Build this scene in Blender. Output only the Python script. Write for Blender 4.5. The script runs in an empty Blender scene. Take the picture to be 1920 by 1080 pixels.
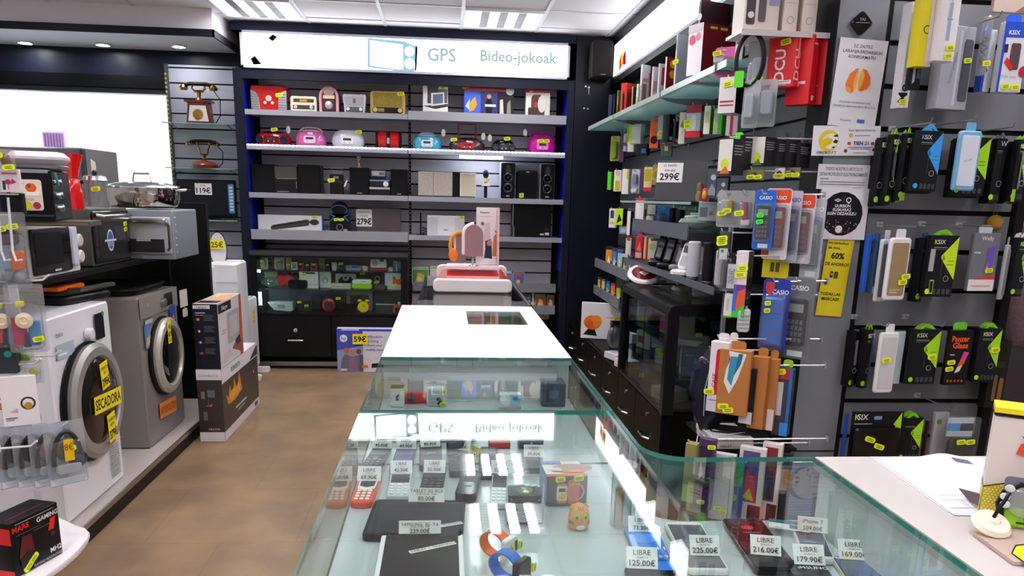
import bpy, math, random
from mathutils import Matrix, Vector, Euler
random.seed(7)
SC = bpy.context.scene
COL = SC.collection
rad = math.radians

# ---------------------------------------------------------------- camera
H = 1.5
FPX, PPY = 1464.0, 720.0
def _cam_axes():
    yaw, pit, roll = rad(5.08), rad(13.36), rad(1.394)
    f = Vector((math.sin(yaw)*math.cos(pit), math.cos(yaw)*math.cos(pit), -math.sin(pit)))
    r = Vector((math.cos(yaw), -math.sin(yaw), 0)); u = r.cross(f)
    c, s = math.cos(roll), math.sin(roll)
    return c*r + s*u, -s*r + c*u, f
CR, CU, CF = _cam_axes()
cd = bpy.data.cameras.new('camera'); cam = bpy.data.objects.new('camera', cd); COL.objects.link(cam)
cam.matrix_world = Matrix(((CR.x, CU.x, -CF.x, 0), (CR.y, CU.y, -CF.y, 0), (CR.z, CU.z, -CF.z, H), (0, 0, 0, 1)))
cd.sensor_fit = 'HORIZONTAL'; cd.sensor_width = 36; cd.lens = 36*FPX/1920; cd.shift_y = (PPY-540)/1920
cd.clip_start = 0.02; cd.clip_end = 200
SC.camera = cam
def ray(x, y): return CR*((x-960)/FPX) + CU*(-(y-PPY)/FPX) + CF
def at_z(x, y, z): v = ray(x, y); return v*((z-H)/v.z) + Vector((0, 0, H))
def at_y(x, y, Y): v = ray(x, y); return v*(Y/v.y) + Vector((0, 0, H))
def at_x(x, y, X): v = ray(x, y); return v*(X/v.x) + Vector((0, 0, H))

# ---------------------------------------------------------------- world, light, exposure
W = bpy.data.worlds.new('world'); SC.world = W; W.use_nodes = True
bg = W.node_tree.nodes['Background']; bg.inputs[0].default_value = (0.86, 0.93, 1, 1); bg.inputs[1].default_value = 2.4
SC.view_settings.view_transform = 'Standard'; SC.view_settings.look = 'None'
SC.view_settings.exposure = 0.75; SC.view_settings.gamma = 1; SC.view_settings.use_curve_mapping = False
SC.cycles.max_bounces = 10; SC.cycles.transparent_max_bounces = 32; SC.cycles.use_denoising = True
SC.cycles.glossy_bounces = 5; SC.cycles.transmission_bounces = 8; SC.cycles.diffuse_bounces = 4
SC.cycles.caustics_reflective = False; SC.cycles.caustics_refractive = False
SC.cycles.sample_clamp_indirect = 6.0
TUBE_POWER, SIGN_POWER, LED_POWER = 20.0, 3.2, 9.0

# ---------------------------------------------------------------- materials
def lin(h):
    h = h.lstrip('#'); o = []
    for i in (0, 2, 4):
        c = int(h[i:i+2], 16)/255
        o.append(c/12.92 if c <= 0.04045 else ((c+0.055)/1.055)**2.4)
    return (*o, 1)
_M = {}
def mat(hexc, rough=0.5, metal=0.0, spec=0.5, coat=0.0):
    l = lin(hexc)
    if spec == 0.5 and not metal and max(l[:3]) < .035: spec = 0.22
    k = (hexc, rough, metal, spec, coat)
    if k in _M: return _M[k]
    m = bpy.data.materials.new('paint_'+hexc.strip('#')); m.use_nodes = True
    p = m.node_tree.nodes['Principled BSDF']
    p.inputs['Base Color'].default_value = lin(hexc); p.inputs['Roughness'].default_value = rough
    p.inputs['Metallic'].default_value = metal; p.inputs['Specular IOR Level'].default_value = spec
    p.inputs['Coat Weight'].default_value = coat
    _M[k] = m; return m
def emit(hexc, s):
    k = ('e', hexc, s)
    if k in _M: return _M[k]
    m = bpy.data.materials.new('glow_'+hexc.strip('#')); m.use_nodes = True; nt = m.node_tree; nt.nodes.clear()
    e = nt.nodes.new('ShaderNodeEmission'); e.inputs[0].default_value = lin(hexc); e.inputs[1].default_value = s
    o = nt.nodes.new('ShaderNodeOutputMaterial'); nt.links.new(e.outputs[0], o.inputs[0]); _M[k] = m; return m
def glass(hexc='e9f5f1', refl=1.0, ior=1.5, rough=0.0, milk=0.0, milkc='ffffff'):
    k = ('g', hexc, refl, ior, rough, milk, milkc)
    if k in _M: return _M[k]
    m = bpy.data.materials.new('clear_'+hexc); m.use_nodes = True; nt = m.node_tree; nt.nodes.clear()
    N = nt.nodes.new; L = nt.links.new
    t = N('ShaderNodeBsdfTransparent'); t.inputs[0].default_value = lin(hexc)
    g = N('ShaderNodeBsdfGlossy'); g.inputs['Roughness'].default_value = rough
    fr = N('ShaderNodeFresnel'); ge = N('ShaderNodeNewGeometry'); mi = N('ShaderNodeMath'); mi.operation = 'MULTIPLY_ADD'
    mi.inputs[1].default_value = 1/ior-ior; mi.inputs[2].default_value = ior; L(ge.outputs['Backfacing'], mi.inputs[0]); L(mi.outputs[0], fr.inputs[0])
    mu = N('ShaderNodeMath'); mu.operation = 'MULTIPLY'; mu.inputs[1].default_value = refl; mu.use_clamp = True
    L(fr.outputs[0], mu.inputs[0])
    base = t
    if milk:
        d = N('ShaderNodeBsdfDiffuse' if milk < .4 else 'ShaderNodeBsdfTranslucent'); d.inputs[0].default_value = lin(milkc)
        x = N('ShaderNodeMixShader'); x.inputs[0].default_value = milk; L(t.outputs[0], x.inputs[1]); L(d.outputs[0], x.inputs[2]); base = x
    s = N('ShaderNodeMixShader'); L(mu.outputs[0], s.inputs[0]); L(base.outputs[0], s.inputs[1]); L(g.outputs[0], s.inputs[2])
    o = N('ShaderNodeOutputMaterial'); L(s.outputs[0], o.inputs[0]); _M[k] = m; return m
def noisy(name, c0, c1, scale=3.0, rough=0.5, bump=0.0, stretch=(1, 1, 1), spec=0.5, metal=0.0, detail=6):
    m = bpy.data.materials.new(name); m.use_nodes = True; nt = m.node_tree; p = nt.nodes['Principled BSDF']
    N = nt.nodes.new; L = nt.links.new
    tc = N('ShaderNodeTexCoord'); mp = N('ShaderNodeMapping'); mp.inputs['Scale'].default_value = stretch
    n = N('ShaderNodeTexNoise'); n.inputs['Scale'].default_value = scale; n.inputs['Detail'].default_value = detail
    r = N('ShaderNodeValToRGB'); r.color_ramp.elements[0].position = 0.32; r.color_ramp.elements[1].position = 0.68
    r.color_ramp.elements[0].color = lin(c0); r.color_ramp.elements[1].color = lin(c1)
    L(tc.outputs['Object'], mp.inputs[0]); L(mp.outputs[0], n.inputs['Vector']); L(n.outputs[0], r.inputs[0]); L(r.outputs[0], p.inputs['Base Color'])
    p.inputs['Roughness'].default_value = rough; p.inputs['Specular IOR Level'].default_value = spec; p.inputs['Metallic'].default_value = metal
    if bump:
        b = N('ShaderNodeBump'); b.inputs['Strength'].default_value = bump; L(n.outputs[0], b.inputs['Height']); L(b.outputs[0], p.inputs['Normal'])
    return m
def floor_mat():
    m = noisy('floor_tile', '77614a', '997e5c', 3.6, 0.42, 0.02); nt = m.node_tree; p = nt.nodes['Principled BSDF']
    N = nt.nodes.new; L = nt.links.new
    tc = N('ShaderNodeTexCoord'); br = N('ShaderNodeTexBrick'); br.offset = 0.5
    br.inputs['Scale'].default_value = 1.0; br.inputs['Brick Width'].default_value = 0.62; br.inputs['Row Height'].default_value = 0.62
    br.inputs['Mortar Size'].default_value = 0.003; br.inputs['Color1'].default_value = (1, 1, 1, 1); br.inputs['Color2'].default_value = (.96, .96, .96, 1)
    br.inputs['Mortar'].default_value = (.82, .80, .76, 1)
    mx = N('ShaderNodeMix'); mx.data_type = 'RGBA'; mx.blend_type = 'MULTIPLY'; mx.inputs[0].default_value = 1
    src = p.inputs['Base Color'].links[0].from_socket
    L(tc.outputs['Object'], br.inputs['Vector']); L(src, mx.inputs[6]); L(br.outputs[0], mx.inputs[7]); L(mx.outputs[2], p.inputs['Base Color'])
    return m
WHITE = 'f4f4f6'; BLK = '101013'; YEL = 'f7e617'; LIME = 'a6e21a'; STK = 'e6f31c'
def plastic(c): return mat(c, 0.35)
def gloss(c): return mat(c, 0.12, coat=0.4)
def metal(c='c9ccd0', r=0.25): return mat(c, r, 1.0)
CLEAR = glass('f4f8fa', 0.8, 1.45, 0.05, 0.05)
PANE = glass("f3faf8", 1.0, 1.5)
EDGE = mat('3a9080', 0.15)

# ---------------------------------------------------------------- mesh builder
_TX = {}
def glyphs(s, bold=0.0):
    k = (s, bold)
    if k not in _TX:
        cu = bpy.data.curves.new('lettering', 'FONT'); cu.body = s; cu.size = 1; cu.resolution_u = 2; cu.offset = bold
        o = bpy.data.objects.new('lettering', cu); COL.objects.link(o)
        dg = bpy.context.evaluated_depsgraph_get(); me = o.evaluated_get(dg).to_mesh()
        v = [(p.co.x, p.co.y) for p in me.vertices]; f = [tuple(q.vertices) for q in me.polygons]
        o.evaluated_get(dg).to_mesh_clear(); bpy.data.objects.remove(o); bpy.data.curves.remove(cu)
        xs = [p[0] for p in v] or [0]; _TX[k] = (v, f, min(xs), max(xs))
    return _TX[k]
def rrect(x0, z0, x1, z1, r, n=4):
    r = min(r, (x1-x0)/2-1e-5, (z1-z0)/2-1e-5)
    if r <= 0: return [(x0, z0), (x1, z0), (x1, z1), (x0, z1)]
    o = []
    for cx, cz, a in ((x1-r, z0+r, -90), (x1-r, z1-r, 0), (x0+r, z1-r, 90), (x0+r, z0+r, 180)):
        for i in range(n+1):
            t = rad(a+90*i/n); o.append((cx+r*math.cos(t), cz+r*math.sin(t)))
    return o
class B:
    def __init__(s): s.v = []; s.f = []; s.fm = []; s.mats = []; s.X = None
    def _m(s, m):
        if isinstance(m, str): m = plastic(m)
        if m not in s.mats: s.mats.append(m)
        return s.mats.index(m)
    def add(s, vs, fs, m):
        o = len(s.v); i = s._m(m)
        s.v += [tuple(s.X @ Vector(p)) if s.X else tuple(p) for p in vs]
        s.f += [tuple(o+j for j in f) for f in fs]; s.fm += [i]*len(fs); return s
    def quad(s, a, b, c, d, m): return s.add([a, b, c, d], [(0, 1, 2, 3)], m)
    def box(s, a, b, m):
        x0, y0, z0 = a; x1, y1, z1 = b
        vs = [(x, y, z) for z in (z0, z1) for y in (y0, y1) for x in (x0, x1)]
        return s.add(vs, [(0, 2, 3, 1), (4, 5, 7, 6), (0, 1, 5, 4), (2, 6, 7, 3), (1, 3, 7, 5), (0, 4, 6, 2)], m)
    def prism(s, pts, t0, t1, m, axis='y', ch=0.0):
        """outline pts extruded along an axis; ch = chamfer of both rims"""
        n = len(pts)
        def P(p, t):
            return (p[0], t, p[1]) if axis == 'y' else ((p[0], p[1], t) if axis == 'z' else (t, p[0], p[1]))
        rings = [(pts, t0), (pts, t1)]
        if ch:
            cx = sum(p[0] for p in pts)/n; cz = sum(p[1] for p in pts)/n
            w = max(abs(p[0]-cx) for p in pts); h = max(abs(p[1]-cz) for p in pts)
            q = [(cx+(p[0]-cx)*(1-ch/w), cz+(p[1]-cz)*(1-ch/h)) for p in pts]
            sg = 1 if t1 > t0 else -1
            rings = [(q, t0), (pts, t0+sg*ch), (pts, t1-sg*ch), (q, t1)]
        vs = [P(p, t) for r, t in rings for p in r]; fs = []
        for k in range(len(rings)-1):
            for i in range(n): j = (i+1) % n; fs.append((k*n+i, k*n+j, (k+1)*n+j, (k+1)*n+i))
        fs.append(tuple(range(n-1, -1, -1))); fs.append(tuple((len(rings)-1)*n+i for i in range(n)))
        return s.add(vs, fs, m)
    def rbox(s, a, b, r, m, axis='y', ch=0.0, n=4):
        (x0, y0, z0), (x1, y1, z1) = a, b
        if axis == 'y': return s.prism(rrect(x0, z0, x1, z1, r, n), y0, y1, m, 'y', ch)
        if axis == 'z': return s.prism(rrect(x0, y0, x1, y1, r, n), z0, z1, m, 'z', ch)
        return s.prism(rrect(y0, z0, y1, z1, r, n), x0, x1, m, 'x', ch)
    def tube(s, pts, r, m, n=6, closed=False):
        P = [Vector(p) for p in pts]; k = len(P); vs = []; fs = []; up = None
        for i, p in enumerate(P):
            if closed: d = P[(i+1) % k]-P[i-1]
            else: d = P[min(i+1, k-1)]-P[max(i-1, 0)]
            d.normalize()
            if up is None: up = d.orthogonal().normalized()
            up = (up - d*up.dot(d)).normalized(); w = d.cross(up)
            rr = r[i] if isinstance(r, (list, tuple)) else r
            vs += [p + (up*math.cos(2*math.pi*j/n) + w*math.sin(2*math.pi*j/n))*rr for j in range(n)]
        for i in range(k if closed else k-1):
            a = i*n; b = ((i+1) % k)*n
            for j in range(n): q = (j+1) % n; fs.append((a+j, a+q, b+q, b+j))
        if not closed: fs.append(tuple(range(n-1, -1, -1))); fs.append(tuple((k-1)*n+j for j in range(n)))
        return s.add(vs, fs, m)
    def cyl(s, p0, p1, r, m, n=14, r1=None): return s.tube([p0, p1], [r, r if r1 is None else r1], m, n)
    def lathe(s, prof, m, c=(0, 0, 0), n=20, axis='z', sx=1.0, sy=1.0):
        vs = []; fs = []; k = len(prof)
        for r, t in prof:
            for j in range(n):
                a = 2*math.pi*j/n; x = r*math.cos(a)*sx; y = r*math.sin(a)*sy
                vs.append((c[0]+x, c[1]+y, c[2]+t) if axis == 'z' else ((c[0]+x, c[1]+t, c[2]+y) if axis == 'y' else (c[0]+t, c[1]+x, c[2]+y)))
        for i in range(k-1):
            for j in range(n): q = (j+1) % n; fs.append((i*n+j, i*n+q, (i+1)*n+q, (i+1)*n+j))
        fs.append(tuple(range(n-1, -1, -1))); fs.append(tuple((k-1)*n+j for j in range(n)))
        return s.add(vs, fs, m)
    def ball(s, c, rx, ry, rz, m, n=14, k=8, lo=-90, hi=90):
        pr = [(math.cos(rad(lo+(hi-lo)*i/k)), math.sin(rad(lo+(hi-lo)*i/k))) for i in range(k+1)]
        vs = []; fs = []
        for r, t in pr:
            for j in range(n): a = 2*math.pi*j/n; vs.append((c[0]+max(r, .01)*math.cos(a)*rx, c[1]+max(r, .01)*math.sin(a)*ry, c[2]+t*rz))
        for i in range(k):
            for j in range(n): q = (j+1) % n; fs.append((i*n+j, i*n+q, (i+1)*n+q, (i+1)*n+j))
        fs.append(tuple(range(n-1, -1, -1))); fs.append(tuple(k*n+j for j in range(n)))
        return s.add(vs, fs, m)
    def deco(s, fr, items, e0=0.0006, st=0.0004):
        """flat print on a face: fr = (O, U, V) corner and full edge vectors"""
        O, U, V = (Vector(q) for q in fr); Nn = U.cross(V).normalized(); u1 = U.normalized(); v1 = V.normalized(); hh = V.length; st = min(st, .003/max(len(items), 1))
        for k, it in enumerate(items):
            off = Nn*(e0+st*k); q = it[0]
            if q == 'r':
                _, a, b, c, d, m = it
                s.add([O+U*a+V*b+off, O+U*c+V*b+off, O+U*c+V*d+off, O+U*a+V*d+off], [(0, 1, 2, 3)], m)
            elif q == 'p':
                s.add([O+U*a+V*b+off for a, b in it[1]], [tuple(range(len(it[1])))], it[2])
            elif q == 'c':
                _, a, b, r, m = it[:5]; asp = it[5] if len(it) > 5 else 1.0
                s.add([O+U*a+V*b+off+(u1*math.cos(t)*asp+v1*math.sin(t))*r*hh for t in [2*math.pi*i/18 for i in range(18)]], [tuple(range(18))], m)
            elif q == 'o':     # ring
                _, a, b, r, w, m = it; vs = []
                for i in range(24):
                    t = 2*math.pi*i/24; d = u1*math.cos(t)+v1*math.sin(t)
                    vs += [O+U*a+V*b+off+d*r*hh, O+U*a+V*b+off+d*(r-w)*hh]
                s.add(vs, [(2*i, (2*i+2) % 48, (2*i+3) % 48, 2*i+1) for i in range(24)], m)
            elif q == 't':     # text: u, v of the baseline start / middle, height, string, colour, align, rotation, bold
                _, a, b, h, tx, m = it[:6]; al = it[6] if len(it) > 6 else 'c'; an = rad(it[7]) if len(it) > 7 else 0; bo = it[8] if len(it) > 8 else 0.0
                gv, gf, x0, x1 = glyphs(tx, bo); sz = h*hh/0.7; ox = {'c': (x0+x1)/2, 'l': x0, 'r': x1}[al]
                mx = it[9] if len(it) > 9 else None
                sx = sz if not mx else min(sz, mx*U.length/max(x1-x0, 1e-6))
                du = u1*math.cos(an)+v1*math.sin(an); dv = -u1*math.sin(an)+v1*math.cos(an); P = O+U*a+V*b+off
                s.add([P+du*((x-ox)*sx)+dv*(y*sz) for x, y in gv], gf, m)
        return s
    def mesh(s, name):
        me = bpy.data.meshes.new(name); me.from_pydata(s.v, [], s.f)
        for m in s.mats: me.materials.append(m)
        me.polygons.foreach_set('material_index', s.fm); me.polygons.foreach_set('use_smooth', [True]*len(s.f))
        me.update(); me.set_sharp_from_angle(angle=rad(32)); return me
    def obj(s, name, parent=None, label=None):
        o = bpy.data.objects.new(name, s.mesh(name)); COL.objects.link(o)
        if parent: o.parent = parent
        if label: o['label'] = label
        return o
def tag(o, label, cat, group=None, kind=None):
    if label: o['label'] = label
    if cat: o['category'] = cat
    if group: o['group'] = group
    if kind: o['kind'] = kind
    return o
def thing(name, label, cat, loc=(0, 0, 0), rz=0.0, group=None, rx=0.0, ry=0.0):
    o = bpy.data.objects.new(name, None); o.empty_display_size = 0.05; COL.objects.link(o)
    o.location = loc; o.rotation_euler = (rad(rx), rad(ry), rad(rz)); return tag(o, label, cat, group)
def solo(b, name, label, cat, loc=(0, 0, 0), rz=0.0, group=None, rx=0.0, ry=0.0):
    o = b.obj(name); o.location = loc; o.rotation_euler = (rad(rx), rad(ry), rad(rz)); return tag(o, label, cat, group)
def struct(b, name, label=None): return tag(b.obj(name), label, None, None, 'structure')
def dup(root, loc, rz=None, label=None, group=None, sc=None, rx=None, ry=None):
    r = root.copy(); COL.objects.link(r); r.location = loc
    if rz is not None or rx is not None: r.rotation_euler = (rad(rx or 0), rad(ry or 0), rad(rz or 0))
    if label: r['label'] = label
    if group: r['group'] = group
    if sc: r.scale = sc
    for ch in root.children:
        c = ch.copy(); COL.objects.link(c); c.parent = r
        for g in ch.children:
            d = g.copy(); COL.objects.link(d); d.parent = c
    return r
def faces(w, d, h):
    x, y = w/2, d/2
    return {'F': ((-x, -y, 0), (w, 0, 0), (0, 0, h)), 'R': ((x, -y, 0), (0, d, 0), (0, 0, h)), 'L': ((-x, y, 0), (0, -d, 0), (0, 0, h)),
            'T': ((-x, -y, h), (w, 0, 0), (0, d, 0)), 'K': ((x, y, 0), (-w, 0, 0), (0, 0, h)), 'D': ((-x, y, 0), (w, 0, 0), (0, -d, 0))}
def sticker(parent, fr, pos, sz=0.022, asp=1.9, col=STK, ang=8):
    """small fluorescent price stickers, each a part"""
    for (u, v) in pos:
        O, U, V = (Vector(q) for q in fr); hh = V.length; b = B()
        n = U.cross(V).normalized(); u1, v1 = U.normalized(), V.normalized(); a = rad(ang)
        du = u1*math.cos(a)+v1*math.sin(a); dv = v1*math.cos(a)-u1*math.sin(a); P = O+U*u+V*v
        pts = rrect(-sz*asp/2, -sz/2, sz*asp/2, sz/2, sz*0.3, 2)
        k = len(pts); vs = [P+du*x+dv*z+n*0.004 for x, z in pts]+[P+du*x+dv*z+n*0.001 for x, z in pts]
        b.add(vs, [tuple(range(k)), tuple(range(2*k-1, k-1, -1))]+[(i, i+k, (i+1) % k+k, (i+1) % k) for i in range(k)], mat(col, 0.6))
        ink = mat('6b7a10', 0.7)
        for q in (-0.25, 0.05):
            b.add([P+du*(-sz*asp*.3)+dv*(q*sz)+n*.0045, P+du*(sz*asp*.3)+dv*(q*sz)+n*.0045, P+du*(sz*asp*.3)+dv*((q+.14)*sz)+n*.0045, P+du*(-sz*asp*.3)+dv*((q+.14)*sz)+n*.0045], [(0, 1, 2, 3)], ink)
        b.obj('price_sticker', parent, 'small fluorescent yellow price sticker')
def carton(name, label, cat, loc, size, col, dec=None, rz=0.0, group=None, stk=(), rx=0.0, tab=None, rough=0.4, ssz=0.022, ry=0.0, bev=0.0015, sides=None):
    """a printed box, base centre at loc; tab = colour of a hang tab on its top edge"""
    w, d, h = size; b = B(); m = mat(col, rough)
    b.rbox((-w/2, -d/2, 0), (w/2, d/2, h), bev*1.5, m, 'z', bev, 2)
    F = faces(w, d, h)
    if sides: 
        for q in 'LRTDK': b.deco(F[q], [('r', 0.004, 0.004, .996, .996, mat(sides, rough))], 0.0003)
    for q, items in (dec or {}).items():
        b.deco(F[q], items)
    if not stk and not tab: return solo(b, name, label, cat, loc, rz, group, rx, ry)
    t = thing(name, label, cat, loc, rz, group, rx, ry); b.obj('carton', t)
    if tab:
        tb = B(); tw = min(w*0.6, 0.06); th = 0.03
        tb.prism(rrect(-tw/2, h-0.004, tw/2, h+th, 0.012, 3), d/2-0.003, d/2-0.0015, mat(tab, 0.4)); tb.obj('hang_tab', t)
    for (q, u, v) in stk: sticker(t, F[q], [(u, v)], ssz)
    return t
def price_card(parent, w, h, lines, col='fbfbf8', ink='22222a', name='price_card', loc=(0, 0, 0), rx=0, rz=0, label=None):
    b = B(); b.box((-w/2, -0.0006, 0), (w/2, 0.0006, h), mat(col, 0.6))
    b.deco(((-w/2, -0.0006, 0), (w, 0, 0), (0, 0, h)), [('t', 0.5, v, s, t, mat(ink, 0.6), 'c', 0, bo, 0.92) for (v, s, t, bo) in lines], 0.0006)
    o = b.obj(name, parent, label); o.location = loc; o.rotation_euler = (rad(rx), 0, rad(rz)); return o
def fit(x0, y0, x1, y1, Y):
    p = at_y(x0, y1, Y); q = at_y(x1, y0, Y); return (p.x+q.x)/2, p.z, q.x-p.x, q.z-p.z
def front(w, h, y=0.0): return ((-w/2, y, 0), (w, 0, 0), (0, 0, h))
# ================================================================ the room
CZ = 2.78; YB = 6.97; XR = 1.47; CT = 1.06; SH = 0.94
NAVY = mat('141a2a', 0.45); DARK = mat('15161a', 0.4); SLAT = mat('cacad8', 0.5); SLATD = mat('3c3e46', 0.5); GAP = mat('0a0a0c', 0.7)
FZ = 0.075
b = B(); b.box((-4.6, -3.1, 0.0), (3.6, 7.1, FZ), floor_mat()); struct(b, 'floor')
b = B(); b.box((-4.6, -3.1, CZ), (3.6, 7.1, CZ+0.06), mat('f1eef2', 0.8)); struct(b, 'ceiling')
b = B()                                            # suspended-ceiling T-bars
gm = mat('cfd0d6', 0.4)
xs = [0.12+0.585*k for k in range(-8, 6)]; ys = [6.41-0.555*k for k in range(-1, 18)]
for x in xs: b.box((x-0.012, -3.1, CZ-0.006), (x+0.012, 6.97, CZ), gm)
for y in ys: b.box((-4.5, y-0.010, CZ-0.005), (3.5, y+0.010, CZ), gm)
struct(b, 'trim_1')
def light_fixture():
    t = thing('ceiling_light', 'recessed four tube ceiling light above the far part of the counter', 'ceiling light', (0, 0, CZ), 0, 'four tube ceiling lights')
    fr = B(); w, d = 0.275, 0.268
    for a, c in (((-w, -d), (w, -d+.015)), ((-w, d-.015), (w, d)), ((-w, -d), (-w+.015, d)), ((w-.015, -d), (w, d))): fr.box((a[0], a[1], -0.02), (c[0], c[1], -0.004), 'eeeef2')
    for k in range(3): x = -w+.015+(2*w-.03)*(k+1)/4; fr.box((x-.03, -d+.015, -0.018), (x+.03, d-.015, -0.006), mat('83858f', 0.5))
    fr.obj('frame', t)
    lv = B(); 
    for k in range(11): y = -d+.03+k*.0505; lv.box((-w+.015, y-.002, -0.019), (w-.015, y+.002, -0.010), mat('e6e6ea', 0.3))
    lv.obj('louvre', t)
    for k in range(4):
        x = -w+.015+(2*w-.03)*(k+.5)/4; e = B(); e.box((x-.033, -d+.018, -0.009), (x+.033, d-.018, -0.005), emit('fff8fb', TUBE_POWER)); e.obj('tube', t)
    return t
fx0 = light_fixture(); first = True
LBL = {(0.41, 0): 'four tube ceiling light above the far end of the counter, close to the back shelves',
       (-1.34, 0): 'four tube ceiling light by the white bulkhead, farthest to the left'}
for X in (-3.1, -1.34, 0.41, 2.17):
    for k, Y in enumerate((6.135, 5.02, 3.91, 2.80, 1.69, 0.58, -0.53, -1.64)):
        if (X < -3 and k in (0, 2, 4, 6)) or (X > 2 and k < 3): continue
        if X < -3 and k == 0: continue
        lab = LBL.get((X, k), 'four tube ceiling light in the ceiling grid outside the picture or above it')
        if first: fx0.location = (X, Y, CZ); fx0['label'] = lab; first = False
        else: dup(fx0, (X, Y, CZ), label=lab)

# back wall with the shop window on the left
wl, wr = -4.4, -2.24; wt = at_y(200, 165, YB).z; wb = 0.35
b = B()
for a, c in (((-4.6, YB, 0), (wl, YB+.12, CZ)), ((wr, YB, 0), (3.6, YB+.12, CZ)), ((wl, YB, wt), (wr, YB+.12, CZ)), ((wl, YB, 0), (wr, YB+.12, wb))): b.box(a, c, NAVY)
struct(b, 'wall_back')
b = B(); b.box((wl, YB+.05, wb), (wr, YB+.06, wt), glass('f4fafa', 0.6)); 
fm = mat('2b2f38', 0.35)
b.box((wl, YB, wt-.035), (wr, YB+.1, wt), fm); b.box((wl, YB, wb), (wr, YB+.1, wb+.04), fm); b.box((wr-.02, YB, wb), (wr, YB+.1, wt), fm)
struct(b, 'window_1')
b = B(); b.box((-4.6, YB-.03, wt+.005), (-2.25, YB-.001, wt+.10), mat('0c0e13', 0.25)); struct(b, 'trim_2')
b = B(); b.box((-4.7, -3.1, 0), (-4.6, 7.1, CZ), mat('d8d8da', 0.7)); struct(b, 'wall_left')
b = B(); b.box((-4.6, -3.2, 0), (3.6, -3.1, CZ), mat('d4d4d6', 0.7)); struct(b, 'wall_front')
b = B(); b.box((XR, 3.1, 0), (XR+.1, YB, CZ), DARK); b.box((3.5, -3.1, 0), (3.6, 7.1, CZ), mat('b9b9bd', .7)); struct(b, 'wall_right')
b = B(); b.box((1.04, 6.6, 0), (XR, YB, CZ-.02), mat('131722', 0.32)); struct(b, 'column')
# right return wall (posters + phone cases)
b = B(); b.box((1.452, 3.03, 0), (1.647, 3.2, CZ), mat('7f838d', 0.45))
b.box((1.45, 3.026, 0.49), (1.648, 3.03, 0.494), GAP); b.box((1.447, 3.024, 0), (1.453, 3.2, CZ), GAP); struct(b, 'pillar')
def slat_panel(name, o, u, n, length, z0, z1, pitch, m, gap=.012, th=.018, lab=None):
    """horizontal boards with dark grooves; o = start, u = direction along, n = outward normal"""
    b = B(); o = Vector(o); u = Vector(u); n = Vector(n)
    def bx(t0, t1, za, zb, d0, d1, mm):
        P = [o+u*t+n*d+Vector((0, 0, z)) for z in (za, zb) for d in (d0, d1) for t in (t0, t1)]
        b.add(P, [(0, 1, 3, 2), (4, 6, 7, 5), (0, 4, 5, 1), (2, 3, 7, 6), (1, 5, 7, 3), (0, 2, 6, 4)], mm)
    bx(0, length, z0, z1, 0, .003, GAP); z = z0
    while z < z1-0.01:
        bx(0, length, z, min(z+pitch-gap, z1), .003, th, m); z += pitch
    return struct(b, name, lab)
slat_panel('wall_panel_return', (1.665, 3.05, 0.1), (1, 0, 0), (0, -1, 0), 0.60, 0, 2.6, 0.155, mat('74767e', 0.5), 0.02)
b = B(); b.box((1.647, 3.03, 0), (1.666, 3.2, CZ), GAP); b.box((2.262, 3.0, 0), (2.30, 3.2, CZ), GAP); b.box((1.66, 3.05, 0), (2.27, 3.2, CZ), GAP); struct(b, 'trim_3')
b = B(); b.box((2.28, 3.62, 0), (3.6, 3.7, CZ), mat('4a3c46', 0.6)); struct(b, 'wall_return')
slat_panel('wall_panel_right', (XR, 3.05, 0.55), (0, 1, 0), (-1, 0, 0), 3.53, 0, 1.86, 0.118, SLATD, 0.012)
slat_panel('wall_panel_left', (-2.24, YB-.001, 0.35), (1, 0, 0), (0, -1, 0), 0.545, 0, 2.14, 0.118, mat('a3a7b6', 0.5), 0.012)
b = B()                                           # slotted metal uprights beside the left wall panel
for x in (-2.25, -1.69):
    b.box((x-.012, YB-.045, .3), (x+.012, YB-.002, 2.49), mat('3a3d45', .4))
    for k in range(60): b.box((x-.013, YB-.0465, .4+k*.034), (x+.002, YB-.044, .415+k*.034), mat('b9a84c', .4))
struct(b, 'trim_4')
# white bulkhead above the window
sb = at_y(395, 70, 6.25).z
b = B(); b.box((-4.6, 6.25, sb+.05), (-1.68, YB, CZ), mat('eceaf0', 0.6)); struct(b, 'bulkhead')
b = B(); b.box((-4.6, 6.225, sb), (-1.665, 6.245, sb+.05), mat('1a1d27', 0.4)); b.box((-1.68, 6.225, sb), (-1.662, YB, sb+.05), mat('1a1d27', 0.4)); struct(b, 'trim_5')
b = B(); b.box((-4.6, 6.25, sb+.012), (-1.68, YB, sb+.05), mat('dfe3ee', 0.6)); struct(b, 'trim_6')
for px, py, w in ((47, 78, 'leftmost'), (193, 82, 'middle and brightest'), (335, 85, 'rightmost')):
    p = at_z(px, py, sb+.012); p.y = min(p.y, 6.85)
    t = thing('downlight', 'small round recessed spotlight under the white bulkhead, '+w+' of three', 'spotlight', (p.x, p.y, sb+.012), 0, 'spotlights under the bulkhead')
    r = B(); r.lathe([(.045, -.001), (.06, -.001), (.06, -.009), (.05, -.014), (.045, -.008)], 'dcdde2'); r.obj('ring', t)
    e = B(); e.lathe([(.002, -.010), (.03, -.009), (.044, -.004), (.044, -.001), (.002, -.001)], emit('ffffff', 160)); e.obj('bulb', t)
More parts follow.
